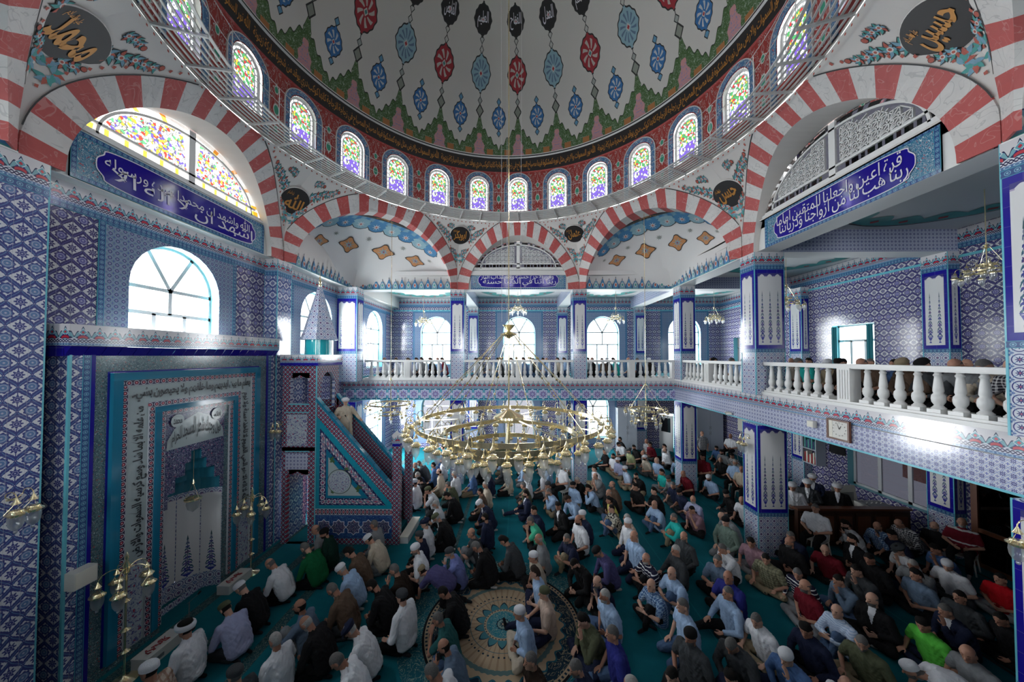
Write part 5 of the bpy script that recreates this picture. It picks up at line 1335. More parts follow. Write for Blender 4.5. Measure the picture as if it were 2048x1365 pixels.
def floorlamp(label, x, y):
    t = thing('floor_lamp', label, 'lamp', (x, y, 0), .3, 'brass floor lamps')
    mb = MB(); mb.lathe([(.20, 0), (.20, .02), (.12, .05), (.03, .09), (.02, .12)], 'brass', 24); link('base', mb, t)
    mb = MB(); mb.tube([(0, 0, .1), (0, 0, 2.25)], .017, 'brass', 8); link('pole', mb, t)
    for z in (.55, .95, 1.5): mb = MB(); mb.lathe([(.018, z-.04), (.045, z-.02), (.075, z), (.045, z+.02), (.018, z+.05)], 'brass', 14); link('knop', mb, t)
    mb = MB(); mb.lathe([(.02, 2.0), (.05, 2.04), (.04, 2.12), (.06, 2.18), (.02, 2.26), (.035, 2.32), (.004, 2.42)], 'brass', 14); link('finial', mb, t)
    for k in range(5):
        a = 2*PI*k/5; ar = MB(); ar.tube([(.0, 0, 1.95)]+[(.17-.17*math.cos(PI*i/8), 0, 2.0+.16*math.sin(PI*i/8)) for i in range(9)], .008, 'brass', 5); o = link('arm', ar, t, rz=a); l = link('lamp', FLB, o, (.34, 0, 1.90)); link
    return t
FLB, FLG = lampmesh(1.25, arm=False); SC_ = None
b_ = MB()
m1, m2 = FLB, FLG
def floorlamps():
    me = bmesh.new(); me.from_mesh(FLB); me.from_mesh(FLG); 
    return me
# one mesh holding cap and glass so that arm > lamp stays at the third level
FL = FLB.copy(); FL.materials.append(M['lamp_glass']); bm = bmesh.new(); bm.from_mesh(FLB); n0 = len(bm.faces); bm.from_mesh(FLG); bm.faces.ensure_lookup_table()
for f in bm.faces[n0:]: f.material_index = len(FLB.materials)
bm.to_mesh(FL); bm.free(); FLB = FL
floorlamp('brass floor lamp with five hanging glasses at the near side of the prayer niche', -7.42, 6.2)
floorlamp('brass floor lamp with five hanging glasses between the prayer niche and pulpit', -7.5, 9.25)
def sconce(label, x, y, z, rz):
    t = thing('wall_lamp', label, 'lamp', (x, y, z), rz, 'brass wall lamps')
    mb = MB(); mb.lathe([(.05, -.012), (.05, .012)], 'brass', 12); link('wall_plate', mb, t)
    for dy in (-.09, .09):
        mb = MB(); mb.tube([(0, 0, 0), (.05, dy*.5, .02)]+[(.05+.09-.09*math.cos(PI*i/8), dy, .06+.09*math.sin(PI*i/8)) for i in range(9)], .007, 'brass', 5); o = link('arm', mb, t); link('lamp', FLB, o, (.23, dy, -.06))
    return t
sconce('brass wall lamp with two glass shades on the nearest tiled pillar of the prayer wall', -7.93, 5.06, 3.9, 0)
sconce('brass wall lamp with two glass shades on the tiled pillar beside the pulpit', -7.75, 10.66, 3.9, -PI/2)
sconce('brass wall lamp with two glass shades on the lower vase pillar under the side gallery', 7.40, 10.5, 3.55, PI)
sconce('brass wall lamp with two glass shades on the nearest vase pillar below the balustrade', 7.40, 4.72, 3.65, PI)
# ================================================================ furniture and fittings
def simple(name, label, cat, loc=(0, 0, 0), rz=0, group=None, boxes=(), P=None):
    t = thing(name, label, cat, loc, rz, group)
    for nm, m, *b in boxes: mb = MB(); mb.box(*b, m); link(nm, mb, t)
    return t
t = thing('round_rug', 'round beige and teal medallion rug woven into the carpet under the dome', 'rug', (-.30, 7.60, .003))
mb = MB()
n = 96
mb.grid([[(r*math.cos(2*PI*i/n), r*math.sin(2*PI*i/n), .004) for r in (.001, .6, 1.2, 1.8, 2.3)] for i in range(n+1)], None, 'rug', False); link('pile', mb, t)
for lab, y, x, rz in (('long white equipment box with prayer beads on the carpet near the first floor lamp', 6.75, -7.36, 0), ('white equipment box on the carpet at the far side of the prayer niche', 8.78, -7.55, 0)):
    t = simple('equipment_box', lab, 'box', (x, y, 0), rz, None, (('case', 'plastic_white', -.16, -.36, 0, .16, .36, .20), ('lid', 'plastic_white', -.165, -.365, .20, .165, .365, .225), ('vent', 'plastic_grey', .161, -.25, .05, .165, -.05, .12)))
    mb = MB(); mb.tube([(.05*math.cos(i*.7)+.03*math.sin(i), -.25+.4*i/30+.03*math.sin(i*1.9), .235) for i in range(31)], .010, 'p_crimson', 5); o = link('prayer_beads', mb, None, (x, y, 0), rz, 'dark red prayer beads lying on the box by '+('the near floor lamp' if y < 8 else 'the pulpit side of the niche'), 'beads')
for lab, x, y, h in (('black microphone on a boom stand before the prayer niche', -7.35, 7.35, .62), ('black microphone stand held up on the pulpit stair beside the preacher', -5.72, 11.15, 1.25)):
    z0 = 0 if y < 10 else 2.64; t = thing('microphone_stand', lab, 'microphone', (x, y, z0)); mb = MB(); mb.lathe([(.11, 0), (.11, .015), (.02, .03)], 'black_cloth', 16); link('foot', mb, t)
    mb = MB(); mb.tube([(0, 0, .02), (0, 0, h)], .009, 'plastic_grey', 6); link('pole', mb, t); mb = MB(); mb.tube([(-.05, 0, h-.04), (.0, 0, h), (.20 if y < 10 else -.12, 0, h+.18)], .006, 'plastic_grey', 5); link('boom', mb, t)
    xx = .20 if y < 10 else -.12; mb = MB(); mb.tube([(xx, 0, h+.18), (xx*1.25, 0, h+.24)], [.014, .022], 'black_cloth', 8); link('microphone', mb, t)
simple('loudspeaker', 'white wall loudspeaker fixed at the near edge of the tiled prayer niche', 'loudspeaker', (-7.95, 5.86, 2.02), 0, None, (('case', 'plastic_white', 0.02, -.16, 0, .20, .16, .30), ('grille', 'paper', .20, -.14, .02, .21, .14, .28), ('bracket', 'plastic_grey', -.01, -.04, .10, .03, .04, .2)))
simple('loudspeaker', 'beige wall loudspeaker on the nearest vase pillar under the gallery', 'loudspeaker', (7.42, 4.62, 3.98), PI, None, (('case', 'plastic_white', 0.0, -.13, -.12, .16, .13, .10), ('grille', 'paper', .16, -.11, -.10, .17, .11, .08)))
simple('floodlight', 'small tan floodlight on the gallery edge above the lower vase pillar', 'light', (7.58, 11.65, 4.10), PI-.4, None, (('case', 'paper', 0, -.13, 0, .16, .13, .07), ('glass_front', 'lamp_glass', .16, -.11, .0, .165, .11, .06), ('bracket', 'plastic_grey', -.03, -.02, .0, .02, .02, .05)))
simple('air_sensor', 'round white ventilation cap on the gallery edge beside the clock', 'sensor', (7.59, 8.45, 4.42), PI, None, (('case', 'plastic_white', 0, -.09, -.08, .10, .09, .08), ('grille', 'paper', .10, -.07, -.06, .105, .07, .06)))
t = thing('wall_clock', 'square white clock in a brown wooden frame on the side gallery edge', 'clock', (7.58, 7.78, 4.42), PI)
for nm, m, b in (('frame', 'wood', (0, -.27, -.24, .05, .27, -.20)), ('frame', 'wood', (0, -.27, .20, .05, .27, .24)), ('frame', 'wood', (0, -.27, -.20, .05, -.23, .20)), ('frame', 'wood', (0, .23, -.20, .05, .27, .20)), ('dial', 'plastic_white', (0, -.23, -.20, .03, .23, .20)), ('side_strip', 'paper', (.03, -.23, -.2, .035, -.14, .2))): mb = MB(); mb.box(*b, m); link(nm, mb, t)
for a, L, w in ((.5, .10, .012), (-.35, .15, .008)):
    mb = MB(); c, s = math.cos(a), math.sin(a); mb.face([(.037, .03-w*c, .02+w*s), (.037, .03+w*c, .02-w*s), (.037, .03+w*c*.4+L*s, .02-w*s*.4+L*c), (.037, .03-w*c*.4+L*s, .02+w*s*.4+L*c)], None, 'line_black'); link('hand', mb, t)
for k in range(12): a = 2*PI*k/12; mb = MB(); y, z = .03+.15*math.sin(a), .02+.15*math.cos(a); mb.box(.036, y-.006, z-.01, .038, y+.006, z+.01, 'line_black'); link('hour_mark', mb, t)
def cabinet(label, x, w, h, d=.55, n=2, hand=True):
    t = thing('cabinet', label, 'cabinet', (x, YN-d/2, 0)); mb = MB(); mb.box(-w/2, -d/2, .0, w/2, d/2-.02, h, 'cabinet'); link('carcass', mb, t)
    for k in range(n):
        a = -w/2+w*k/n; mb = MB(); mb.box(a+.008, -d/2-.02, .06, a+w/n-.008, -d/2, h-.02, 'cabinet'); o = link('door', mb, t)
        for z in (h*.42, h*.55):
            for dx in (-.03,): x_ = (a+w/n-.06) if k % 2 == 0 else a+.06; mb = MB(); mb.tube([(x_, -d/2-.02, z-.10), (x_+(.03 if k % 2 == 0 else -.03), -d/2-.05, z), (x_, -d/2-.02, z+.10)], .010, 'plastic_grey', 5); link('handle', mb, o)
cabinet('tall pale grey two-door cabinet on the far wall beside an arched window', 7.25, 1.25, 2.75); cabinet('wide pale grey two-door cabinet at the far corner of the hall', 12.6, 1.7, 2.75)
t = thing('open_door', 'white door standing open in the far wall near the corner pillar', 'door', (9.55, YN-.04, 0), -1.0); mb = MB(); mb.box(0, -.03, .02, .95, .03, 2.28, 'pvc'); link('leaf', mb, t); mb = MB(); mb.box(.15, -.035, 1.2, .8, .035, 2.12, 'pane_grey'); link('window_pane', mb, t); mb = MB(); mb.box(.84, -.07, 1.02, .90, .07, 1.08, 'steel_grey'); link('handle', mb, t)
t = simple('poster', 'pale notice with dark lettering on the wall by the far corner cabinet', 'poster', (XE-.03, 19.6, 1.6), PI, None, (('board', 'paper', 0, -.75, 0, .02, .75, 1.2),))
mb = MB()
for k, s in enumerate(('اللهم صل', 'بسم الله', 'سبحان الله')): lettering(mb, s, lambda a, b, k=k: (.024, .55-1.1*a*(.5 if k else 1), .85-.35*k+.22*b), 'ink_letter', .02, 1)
link('lettering', mb, t)
t = thing('sign', 'small lit red sign on the far wall under the gallery', 'sign', (8.55, YN-.06, 3.42)); m_ = bpy.data.materials.new('red_lit'); m_.use_nodes = True; pb = m_.node_tree.nodes['Principled BSDF']; pb.inputs['Emission Color'].default_value = (1, .02, .01, 1); pb.inputs['Emission Strength'].default_value = 2; pb.inputs['Base Color'].default_value = (.5, 0, 0, 1); M['red_lit'] = m_
mb = MB(); mb.box(-.11, -.03, -.25, .11, 0, .25, 'red_lit'); link('lit_panel', mb, t); mb = MB(); mb.box(-.13, 0, -.27, .13, .03, .27, 'plastic_grey'); link('housing', mb, t)
# muezzin platform with its wooden screen, amplifier and papers
t = thing('wooden_screen', 'dark panelled wooden parapet closing the raised platform under the side gallery', 'screen', (0, 0, 0))
mb = MB(); mb.box(9.2, 10.95, 0, 12.75, 13.3, .78, 'wood_dark'); struct('floor_platform', mb); mb = MB(); mb.box(9.15, 10.82, 0, 12.75, 10.95, 1.15, 'wood_dark'); link('parapet', mb, t); mb = MB(); mb.box(9.12, 10.78, 1.15, 12.78, 10.99, 1.21, 'wood'); link('top_rail', mb, t)
for k in range(6): mb = MB(); x = 9.22+k*.59; mb.box(x, 10.79, .12, x+.50, 10.82, 1.05, 'wood_dark'); mb.box(x+.05, 10.775, .2, x+.45, 10.79, .97, 'wood'); link('panel', mb, t)
t = simple('amplifier', 'grey sound mixer in a slanted case on the platform behind the wooden parapet', 'amplifier', (12.2, 11.35, .78), 0, None, (('case', 'plastic_white', -.42, -.28, 0, .42, .28, .34), ('vent', 'plastic_grey', -.38, -.285, .06, .0, -.28, .26), ('panel', 'plastic_grey', -.35, -.2, .34, .35, .2, .36)))
mb = MB()
for k in range(8): mb.lathe([(.02, .36), (.015, .39)], 'plastic_white', 8, (-.28+.08*k, .05*(k % 2), 0))
link('knobs', mb, t)
simple('paper_sheet', 'bright white sheet of paper on the desk behind the wooden parapet', 'paper', (11.4, 11.25, .98), .2, None, (('sheet', 'plastic_white', -.14, -.2, 0, .14, .2, .006),))
simple('desk', 'low dark desk holding the papers behind the wooden parapet', 'desk', (11.4, 11.3, .78), 0, None, (('top', 'wood', -.22, -.28, .17, .22, .28, .195), ('side', 'wood', -.22, -.28, 0, -.2, .28, .17), ('side', 'wood', .2, -.28, 0, .22, .28, .17)))
t = thing('music_case', 'open yellowish lid with a faded picture standing behind the mixer', 'case', (11.75, 11.85, .78), .15); mb = MB(); mb.face([(-.5, 0, 0), (.5, 0, 0), (.5, .12, .72), (-.5, .12, .72)], [(0, 0), (1, 0), (1, .7), (0, .7)], 'paper'); mb.box(-.52, 0, 0, .52, .06, .03, 'wood'); link('lid', mb, t); mb = MB(); mb.box(-.35, .035, .15, .35, .05, .5, 'p_stone'); link('picture', mb, t)
t = thing('coat', 'black coat hanging on the side wall beside the glazed window', 'coat', (XE-.0, 14.15, 2.0), PI)
mb = MB(); mb.grid([[(.03+.13*math.sin(PI*j/10)*(.6+.4*i/8)+.02*math.sin(j*2.1+i), -.28-.05*i/8*1.5+(.56+.15*i/8)*j/10, 1.25-1.25*i/8) for j in range(11)] for i in range(9)], None, 'black_cloth'); link('coat_body', mb, t); mb = MB(); mb.tube([(0, -.2, 1.22), (.03, 0, 1.33), (0, .2, 1.22)], .01, 'steel_grey', 5); link('hanger', mb, t)
t = thing('bookshelf', 'narrow white bookshelf with books by the black coat', 'bookshelf', (XE-.32, 15.0, 1.3)); 
for nm, b in (('side', (-.15, -.35, 0, .28, -.32, 2.0)), ('side', (-.15, .32, 0, .28, .35, 2.0)), ('shelf', (-.15, -.32, 0, .28, .32, .03)), ('shelf', (-.15, -.32, .65, .28, .32, .68)), ('shelf', (-.15, -.32, 1.3, .28, .32, 1.33)), ('shelf', (-.15, -.32, 1.97, .28, .32, 2.0))): mb = MB(); mb.box(*b, 'cabinet'); link(nm, mb, t)
k = 0
for sh in range(3):
    for i in range(7):
        m = ('p_crimson', 'p_teal', 'p_sky', 'paper', 'p_navy', 'p_pink')[(i*3+sh) % 6]; mb = MB(); h = .34+.05*((i*7+sh) % 4)
        mb.box(-.1, 0, 0, .12, .06, h, m); link('book', mb, None, (XE-.33, 14.70+i*.085, 1.335+.65*sh), 0, ('red', 'teal', 'blue', 'cream', 'navy', 'pink')[(i*3+sh) % 6]+' book, '+('first', 'second', 'third', 'fourth', 'fifth', 'sixth', 'last')[i]+' from the near side on the '+('bottom', 'middle', 'top')[sh]+' shelf', 'book', 'books in the white bookshelf')
# glazed wooden entrance at the side wall
t = thing('entrance_screen', 'tall dark wooden glazed door screen beside the last wall pillar', 'door', (XE-.12, 9.9, 0), -PI/2)
for x in (0, 1.0, 2.0, 3.0): mb = MB(); mb.box(x-.07, -.06, 0, x+.07, .06, 3.6, 'wood'); link('post', mb, t)
for z in (0, 1.0, 2.6, 3.5): mb = MB(); mb.box(0, -.05, z, 3.0, .05, z+.12, 'wood'); link('rail', mb, t)
for k in range(3): mb = MB(); mb.box(k+.07, -.01, .12, k+.93, .01, 3.5, 'pane_grey'); link('pane', mb, t)
mb = MB(); mb.box(-.02, .07, 0, 3.05, .09, 3.6, 'wood_dark'); link('backing', mb, t)
# house seen through the side window
mb = MB(); mb.box(XE+6, 11, 0, XE+7, 17, 12, 'pink_wall'); o = link('neighbour_house', None, None, label='pink rendered house standing outside the side gallery window', cat='house'); link('wall', mb, o); mb = MB(); mb.box(XE+5.95, 13, 6.2, XE+6, 14.2, 8, 'screen_dark'); link('window', mb, o)
for y in (12.75, 14.15):
    mb = MB(); mb.grid([[(XE-.05+.03*math.sin(j*1.3), y-.12+.24*j/12, 5.1+2.3*i/2) for j in range(13)] for i in range(3)], None, 'curtain'); link('curtain', mb, None, label='teal curtain strip at the '+('pillar' if y < 13 else 'corner')+' side of the upper side window', cat='curtain')
def chair(label, x, y, rz=PI, z=0):
    t = thing('plastic_chair', label, 'chair', (x, y, z), rz, 'plastic chairs')
    mb = MB(); mb.box(-.22, -.22, .41, .22, .22, .44, 'plastic_white'); link('seat', mb, t); mb = MB(); mb.grid([[(-.22-.10*i/5, .22*math.cos(PI*j/8), .44+.42*i/5-.06*abs(math.cos(PI*j/8))*i/5) for j in range(9)] for i in range(6)], None, 'plastic_white'); link('backrest', mb, t)
    for sx in (-1, 1):
        for sy in (-1, 1): mb = MB(); mb.tube([(sx*.19, sy*.19, .42), (sx*.24, sy*.24, 0)], [.022, .016], 'plastic_white', 6); link('leg', mb, t)
# ================================================================ people
def V3(*a): return Vector(a)
def cap(mb, p, q, r0, r1, m='skin', n=10, k=3):
    """rounded tapering limb"""
    p, q = Vector(p), Vector(q); d = (q-p); L = d.length; t = d.normalized() if L > 1e-6 else Vector((0, 0, 1))
    pts, rr = [], []
    for i in range(k, -1, -1): a = PI/2*i/(k+.25); pts.append(p-t*r0*math.sin(a)); rr.append(r0*math.cos(a))
    for i in range(0, k+1): a = PI/2*i/(k+.25); pts.append(q+t*r1*math.sin(a)); rr.append(r1*math.cos(a))
    mb.tube(pts, rr, m, n)
def ell(mb, c, r, ax=None, m='skin', n=12):
    c = Vector(c); ax = ax or (V3(1, 0, 0), V3(0, 1, 0), V3(0, 0, 1)); b = len(mb.v); mi = mb.mi(m); k = 8
    for i in range(k+1):
        a = -PI/2+PI*(i+.02)/(k+.04) if 0 < i < k else (-PI/2*.98 if i == 0 else PI/2*.98)
        for j in range(n):
            t = 2*PI*j/n; mb.v.append(tuple(c+ax[0]*r[0]*math.cos(a)*math.cos(t)+ax[1]*r[1]*math.cos(a)*math.sin(t)+ax[2]*r[2]*math.sin(a)))
    for i in range(k):
        for j in range(n): q = (j+1) % n; mb.f.append((b+i*n+j, b+i*n+q, b+(i+1)*n+q, b+(i+1)*n+j)); mb.m.append(mi); mb.uv += [(0, 0)]*4
    mb.f.append(tuple(b+j for j in range(n))[::-1]); mb.f.append(tuple(b+k*n+j for j in range(n))); mb.m += [mi, mi]; mb.uv += [(0, 0)]*(2*n)
for nm, c in (('skin', (.42, .22, .15)), ('skin_tan', (.34, .165, .11)), ('skin_pale', (.50, .29, .21))): mat(nm, (lambda c=c: mix(c, noise(9, 2), tuple(k*.8 for k in c))), .55, spec=.3)
for nm, c in (('hair_dark', (.012, .010, .009)), ('hair_brown', (.05, .032, .022)), ('hair_grey', (.16, .155, .15)), ('hair_white', (.45, .44, .42)), ('eye', (.015, .01, .01)), ('sock_dark', (.015, .016, .022)), ('sock_white', (.55, .54, .52))): mat(nm, (lambda c=c: mix(c, noise(60, 2), tuple(k*.45 for k in c))), .8, spec=.2, bump=(90, 1.0))
CL = {'w': ((.62, .63, .66), 'white'), 'c': (((.44, .38, .30)), 'beige'), 'lb': ((.30, .42, .60), 'light blue'), 'b': ((.07, .14, .30), 'blue'), 'rb': ((.025, .03, .19), 'royal blue'), 'n': ((.014, .019, .045), 'navy'), 'k': ((.010, .010, .011), 'black'), 'g': ((.20, .21, .22), 'grey'), 'dg': ((.045, .05, .055), 'charcoal'), 'gr': ((.006, .10, .035), 'green'), 'dk': ((.006, .028, .020), 'dark green'), 'ol': ((.085, .095, .055), 'olive'), 'sg': ((.13, .18, .15), 'sage green'), 'br': ((.10, .065, .045), 'brown'), 'db': ((.022, .014, .010), 'dark brown'), 'mr': ((.13, .008, .016), 'maroon'), 'rd': ((.42, .006, .012), 'red'), 'mi': ((.06, .42, .25), 'mint green'), 'te': ((.004, .16, .20), 'teal'), 'aq': ((.02, .40, .36), 'turquoise'), 'pk': ((.24, .14, .17), 'mauve'), 'pe': ((.50, .38, .31), 'peach'), 'pu': ((.06, .055, .14), 'plum purple'), 'ye': ((.55, .48, .12), 'yellow'), 'yg': ((.35, .38, .20), 'pale green'), 'lv': ((.34, .36, .52), 'lavender'), 'pe2': ((.16, .19, .42), 'periwinkle blue'), 'sl': ((.11, .16, .23), 'slate blue'), 'li': ((.10, .50, .06), 'bright green'), 'kh': ((.25, .20, .13), 'khaki'), 'j': ((.07, .12, .22), 'jeans'), 'm2': ((.02, .09, .09), 'deep green')}
for k, (c, _) in CL.items(): mat('cloth_'+k, (lambda c=c: mix(c, noise(11, 3), tuple(q*.88 for q in c))), .9, spec=.15, bump=(22, .9))
def plaid(c0, c1, c2, s=.045):
    def f(): x, y, z, o = objc(); a = xabs(cell(z+x*.3, s)) < s*.18; b = xabs(cell(y+x*.5, s)) < s*.18; return mix(mix(mix(c0, a, c1), b, c1), a*b, c2)
    return f
def stripes(c0, c1, s=.07, w=.12):
    def f(): x, y, z, o = objc(); return mix(c0, xabs(cell(z+x*.25, s)) < s*w, c1)
    return f
PAT = {'pb': (plaid((.05, .10, .22), (.16, .25, .38), (.4, .5, .6)), 'blue plaid'), 'pd': (plaid((.03, .03, .04), (.35, .35, .36), (.6, .6, .6)), 'black and white plaid'), 'pc': (plaid((.48, .40, .33), (.34, .22, .17), (.25, .15, .1), .09), 'tan checked'), 'st': (stripes((.012, .012, .03), (.6, .6, .6)), 'black and white striped'), 'ms': (stripes((.14, .01, .02), (.5, .5, .5), .30, .06), 'maroon banded'), 'fl': (lambda: mix((.42, .40, .33), noise(16, 2) > .52, (.012, .012, .015)), 'black and cream patterned'), 'kc': (plaid((.24, .23, .15), (.16, .16, .10), (.1, .1, .07), .06), 'khaki checked'), 'bs': (stripes((.30, .40, .58), (.5, .58, .7), .03, .3), 'finely striped blue')}
for k, (f, _) in PAT.items(): mat('cloth_'+k, f, .9, spec=.15, bump=(22, .9))
def cname(k):
    if k.startswith('S'): return cname(k[1:])+' suit jacket'
    return (PAT[k][1] if k in PAT else CL[k][1])
def hexvox(mb, size, fn=None, smooth=6, mats=None, wob=0.0):
    me = mb.mesh('tmp'); o = bpy.data.objects.new('tmp', me); C.objects.link(o)
    md = o.modifiers.new('r', 'REMESH'); md.mode = 'VOXEL'; md.voxel_size = size; md.use_smooth_shade = True
    sm = o.modifiers.new('s', 'SMOOTH'); sm.factor = .5; sm.iterations = smooth
    dg = bpy.context.evaluated_depsgraph_get(); dg.update(); ev = o.evaluated_get(dg); out = bpy.data.meshes.new_from_object(ev)
    bpy.data.objects.remove(o); bpy.data.meshes.remove(me)
    n = len(out.vertices); co = np.zeros(n*3); out.vertices.foreach_get('co', co); co = co.reshape(-1, 3)
    if wob:
        no = np.zeros(n*3); out.vertex_normals.foreach_get('vector', no); no = no.reshape(-1, 3)
        w = np.sin(co[:, 2]*47+5*np.sin(co[:, 1]*23)+co[:, 0]*31)+.7*np.sin(co[:, 2]*90+co[:, 1]*60+3*np.sin(co[:, 0]*40)); co += no*(w*wob)[:, None]; out.vertices.foreach_set('co', co.ravel())
    out.materials.clear()
    for m in mats: out.materials.append(M[m])
    k = len(out.polygons); pc = np.zeros(k*3); out.polygons.foreach_get('center', pc); pc = pc.reshape(-1, 3)
    out.polygons.foreach_set('material_index', (fn(pc) if fn else np.zeros(k)).astype(int)); out.polygons.foreach_set('use_smooth', [True]*k); out.update()
    return out
def headframe(c, yaw, pitch):
    f = V3(math.cos(yaw)*math.cos(pitch), math.sin(yaw)*math.cos(pitch), -math.sin(pitch)); s = V3(-math.sin(yaw), math.cos(yaw), 0); u = f.cross(s); return Vector(c), f, s, u
def figure(P, vox=.0085, hi=False):
    """P: pose dictionary -> meshes for body, shirt (short, long), trousers"""
    pel = Vector(P['pel']); lean = P.get('lean', .15); sw = P.get('sway', 0)
    sp = V3(math.sin(lean)*math.cos(sw), math.sin(lean)*math.sin(sw), math.cos(lean)).normalized(); yv = V3(0, 1, 0); tl = .47
    lean2 = lean*1.5; sp2 = V3(math.sin(lean2), 0, math.cos(lean2))
    mid = pel+sp*.24; ch = mid+(sp*.6+sp2*.4).normalized()*(tl-.24); fw = yv.cross(sp2)
    nk = ch+sp2*.06; hp = P.get('hp', .15); hy = P.get('hy', 0)
    hc = nk+(sp2*.7+V3(0, 0, .3)).normalized()*.15+V3(math.sin(hp)*.05, 0, -abs(math.sin(hp))*.02); c, f, s, u = headframe(hc, hy, hp)
    sh = [ch+yv*q*.190+sp2*-.035 for q in (1, -1)]; hips = [pel+yv*q*.085 for q in (1, -1)]
    B, T, S1, S2 = MB(), MB(), MB(), MB()
    # head with face
    ell(B, c+u*.015, (.098, .077, .112), (f, s, u), n=16); ell(B, c+f*.026-u*.062, (.064, .056, .058), (f, s, u)); cap(B, c+f*.088+u*.012, c+f*.112-u*.022, .010, .015); ell(B, c+f*.085-u*.052, (.018, .026, .011), (f, s, u)); ell(B, c+f*.078-u*.085, (.02, .024, .018), (f, s, u))
    ell(B, c+f*.076+u*.024, (.018, .050, .010), (f, s, u))
    for q in (1, -1): ell(B, c+s*q*.079-f*.006-u*.008, (.020, .009, .032), (f, s, u))
    cap(B, nk-sp2*.04, c-f*.018-u*.05, .062, .055)
    # trunk, continuous under the clothes
    for q in (1, -1): cap(B, pel+yv*q*.05, mid+yv*q*.05, .085, .085); cap(B, mid+yv*q*.05, ch+yv*q*.07-sp2*.06, .085, .085)
    cap(B, sh[0], sh[1], .042, .042)
    belly = P.get('belly', .02)
    for M_, e in ((S1, 0), (S2, 0)):
        for q in (1, -1):
            cap(M_, pel+yv*q*.085-sp*.02, mid+yv*q*.085+fw*-belly, .138, .145); cap(M_, mid+yv*q*.085+fw*-belly, ch+yv*q*.095-sp2*.085, .142, .122); cap(M_, ch+yv*q*.09-sp2*.055, sh[0 if q > 0 else 1], .085, .078); cap(M_, nk-sp2*.035+yv*q*.02, ch+yv*q*.12-sp2*.02, .062, .060)
        cap(M_, nk-sp2*.05, nk+sp2*.0, .075, .066); cap(M_, pel-sp*.02, mid+fw*-belly, .140, .155); cap(M_, mid+fw*-belly, ch-sp2*.07, .152, .128)
        ell(M_, pel+V3(-.03, 0, -.02), (.150, .185, .115))
    # arms and hands
    for i, q in enumerate((1, -1)):
        e, h, hd, pn = P['arm'][i]; e, h = Vector(e), Vector(h); hd = Vector(hd).normalized(); a = sh[i]
        # keep natural arm lengths
        e = a+(e-a).normalized()*.29; h = e+(h-e).normalized()*.25
        cap(B, a, e, .048, .038); cap(B, e, h, .041, .027)
        cap(S2, a, e, .076, .060); cap(S2, e, h-(h-e)*.10, .058, .044); m_ = a+(e-a)*.68; cap(S1, a, m_, .076, .068)
        sd = Vector(pn).normalized(); sd = (sd-hd*sd.dot(hd)).normalized(); nn = hd.cross(sd)      # sd: across the palm towards the thumb
        pm = h+hd*.045; ell(B, pm, (.050, .040, .016), (hd, sd, nn), n=10)
        for j, (of, L) in enumerate(((.030, .070), (.010, .080), (-.010, .074), (-.029, .058))):
            r = .0092; b0 = h+hd*.080+sd*of; b1 = b0+(hd*.92+nn*-.28+sd*of*1.2).normalized()*L*.5; b2 = b1+(hd*.72-nn*.65).normalized()*L*.5
            cap(B, b0-hd*.02, b1, r, r*.95, n=8, k=2); cap(B, b1, b2, r*.95, r*.8, n=8, k=2)
        t0 = h+hd*.030+sd*.030; t1 = t0+(hd*.55+sd*.80-nn*.15).normalized()*.038; t2 = t1+(hd*.90+sd*.25-nn*.3).normalized()*.032; cap(B, t0, t1, .012, .011, n=8, k=2); cap(B, t1, t2, .011, .009, n=8, k=2)
    # legs and feet
    feet = []
    for i, q in enumerate((1, -1)):
        kn, an, to = (Vector(x) for x in P['leg'][i]); hp_ = hips[i]
        cap(B, hp_, kn, .060, .045); cap(B, kn, an, .045, .034); cap(T, hp_+yv*q*.015, kn, .108, .078); cap(T, kn, an-(an-kn)*.06, .076, .056)
        cap(B, an, an+(to-an)*.92, .036, .028, n=8); ell(B, an-(to-an)*.22+V3(0, 0, 0), (.034, .034, .034)); feet.append((an, to))
    ell(T, pel+V3(-.02, 0, -.0), (.135, .170, .11)); 
    if P.get('robe'):
        for M_ in (S2,):
            for q in (1, -1): kn, an, to = (Vector(x) for x in P['leg'][i]); cap(M_, hips[0 if q > 0 else 1], Vector(P['leg'][0 if q > 0 else 1][0]), .125, .125); cap(M_, Vector(P['leg'][0 if q > 0 else 1][0]), Vector(P['leg'][0 if q > 0 else 1][1])+V3(0, 0, .05), .125, .13)
    F_, S_, U_ = np.array(f), np.array(s), np.array(u); cc = np.array(c)
    def reg(pc):
        d = pc-cc; a, b, w = d@F_, d@S_, d@U_; r = np.zeros(len(pc)); hd = (np.abs(a) < .14) & (np.abs(b) < .115) & (w > -.13) & (w < .16)
        hl = .060-.25*np.clip(a-.02, 0, 1)*0
        r[hd & (w > .050) & (a < .078)] = 1
        r[hd & (w <= .050) & (w > -.050) & (a < .012) & (np.abs(b) < .083) & ~((np.abs(b) > .074) & (a > -.03))] = 2
        r[hd & (w < -.040) & (a > .004) & (w > -.125)] = 3
        r[hd & (a > .072) & (w > .031) & (w < .039) & (np.abs(b) > .014) & (np.abs(b) < .048)] = 4
        r[hd & (a > .070) & (w > .004) & (w < .013) & (np.abs(b) > .022) & (np.abs(b) < .042)] = 4
        for an, to in feet:
            A, T_ = np.array(an), np.array(to); v = T_-A; L = np.linalg.norm(v); t = np.clip(((pc-A)@v)/(L*L), -.4, 1.2); dd = np.linalg.norm(pc-(A+t[:, None]*v), axis=1)
            r[(dd < .055) & ~hd] = 5
        return r
    def front(pc):
        C0 = np.array(ch); d = pc-C0; a = d@np.array(-fw if fw.x < 0 else fw); b = np.abs(d[:, 1]); z = d@np.array(sp2); return ((a > .02) & (b < .008+.040*np.clip((z+.20)/.20, 0, 1.2)) & (z > -.20)).astype(float)
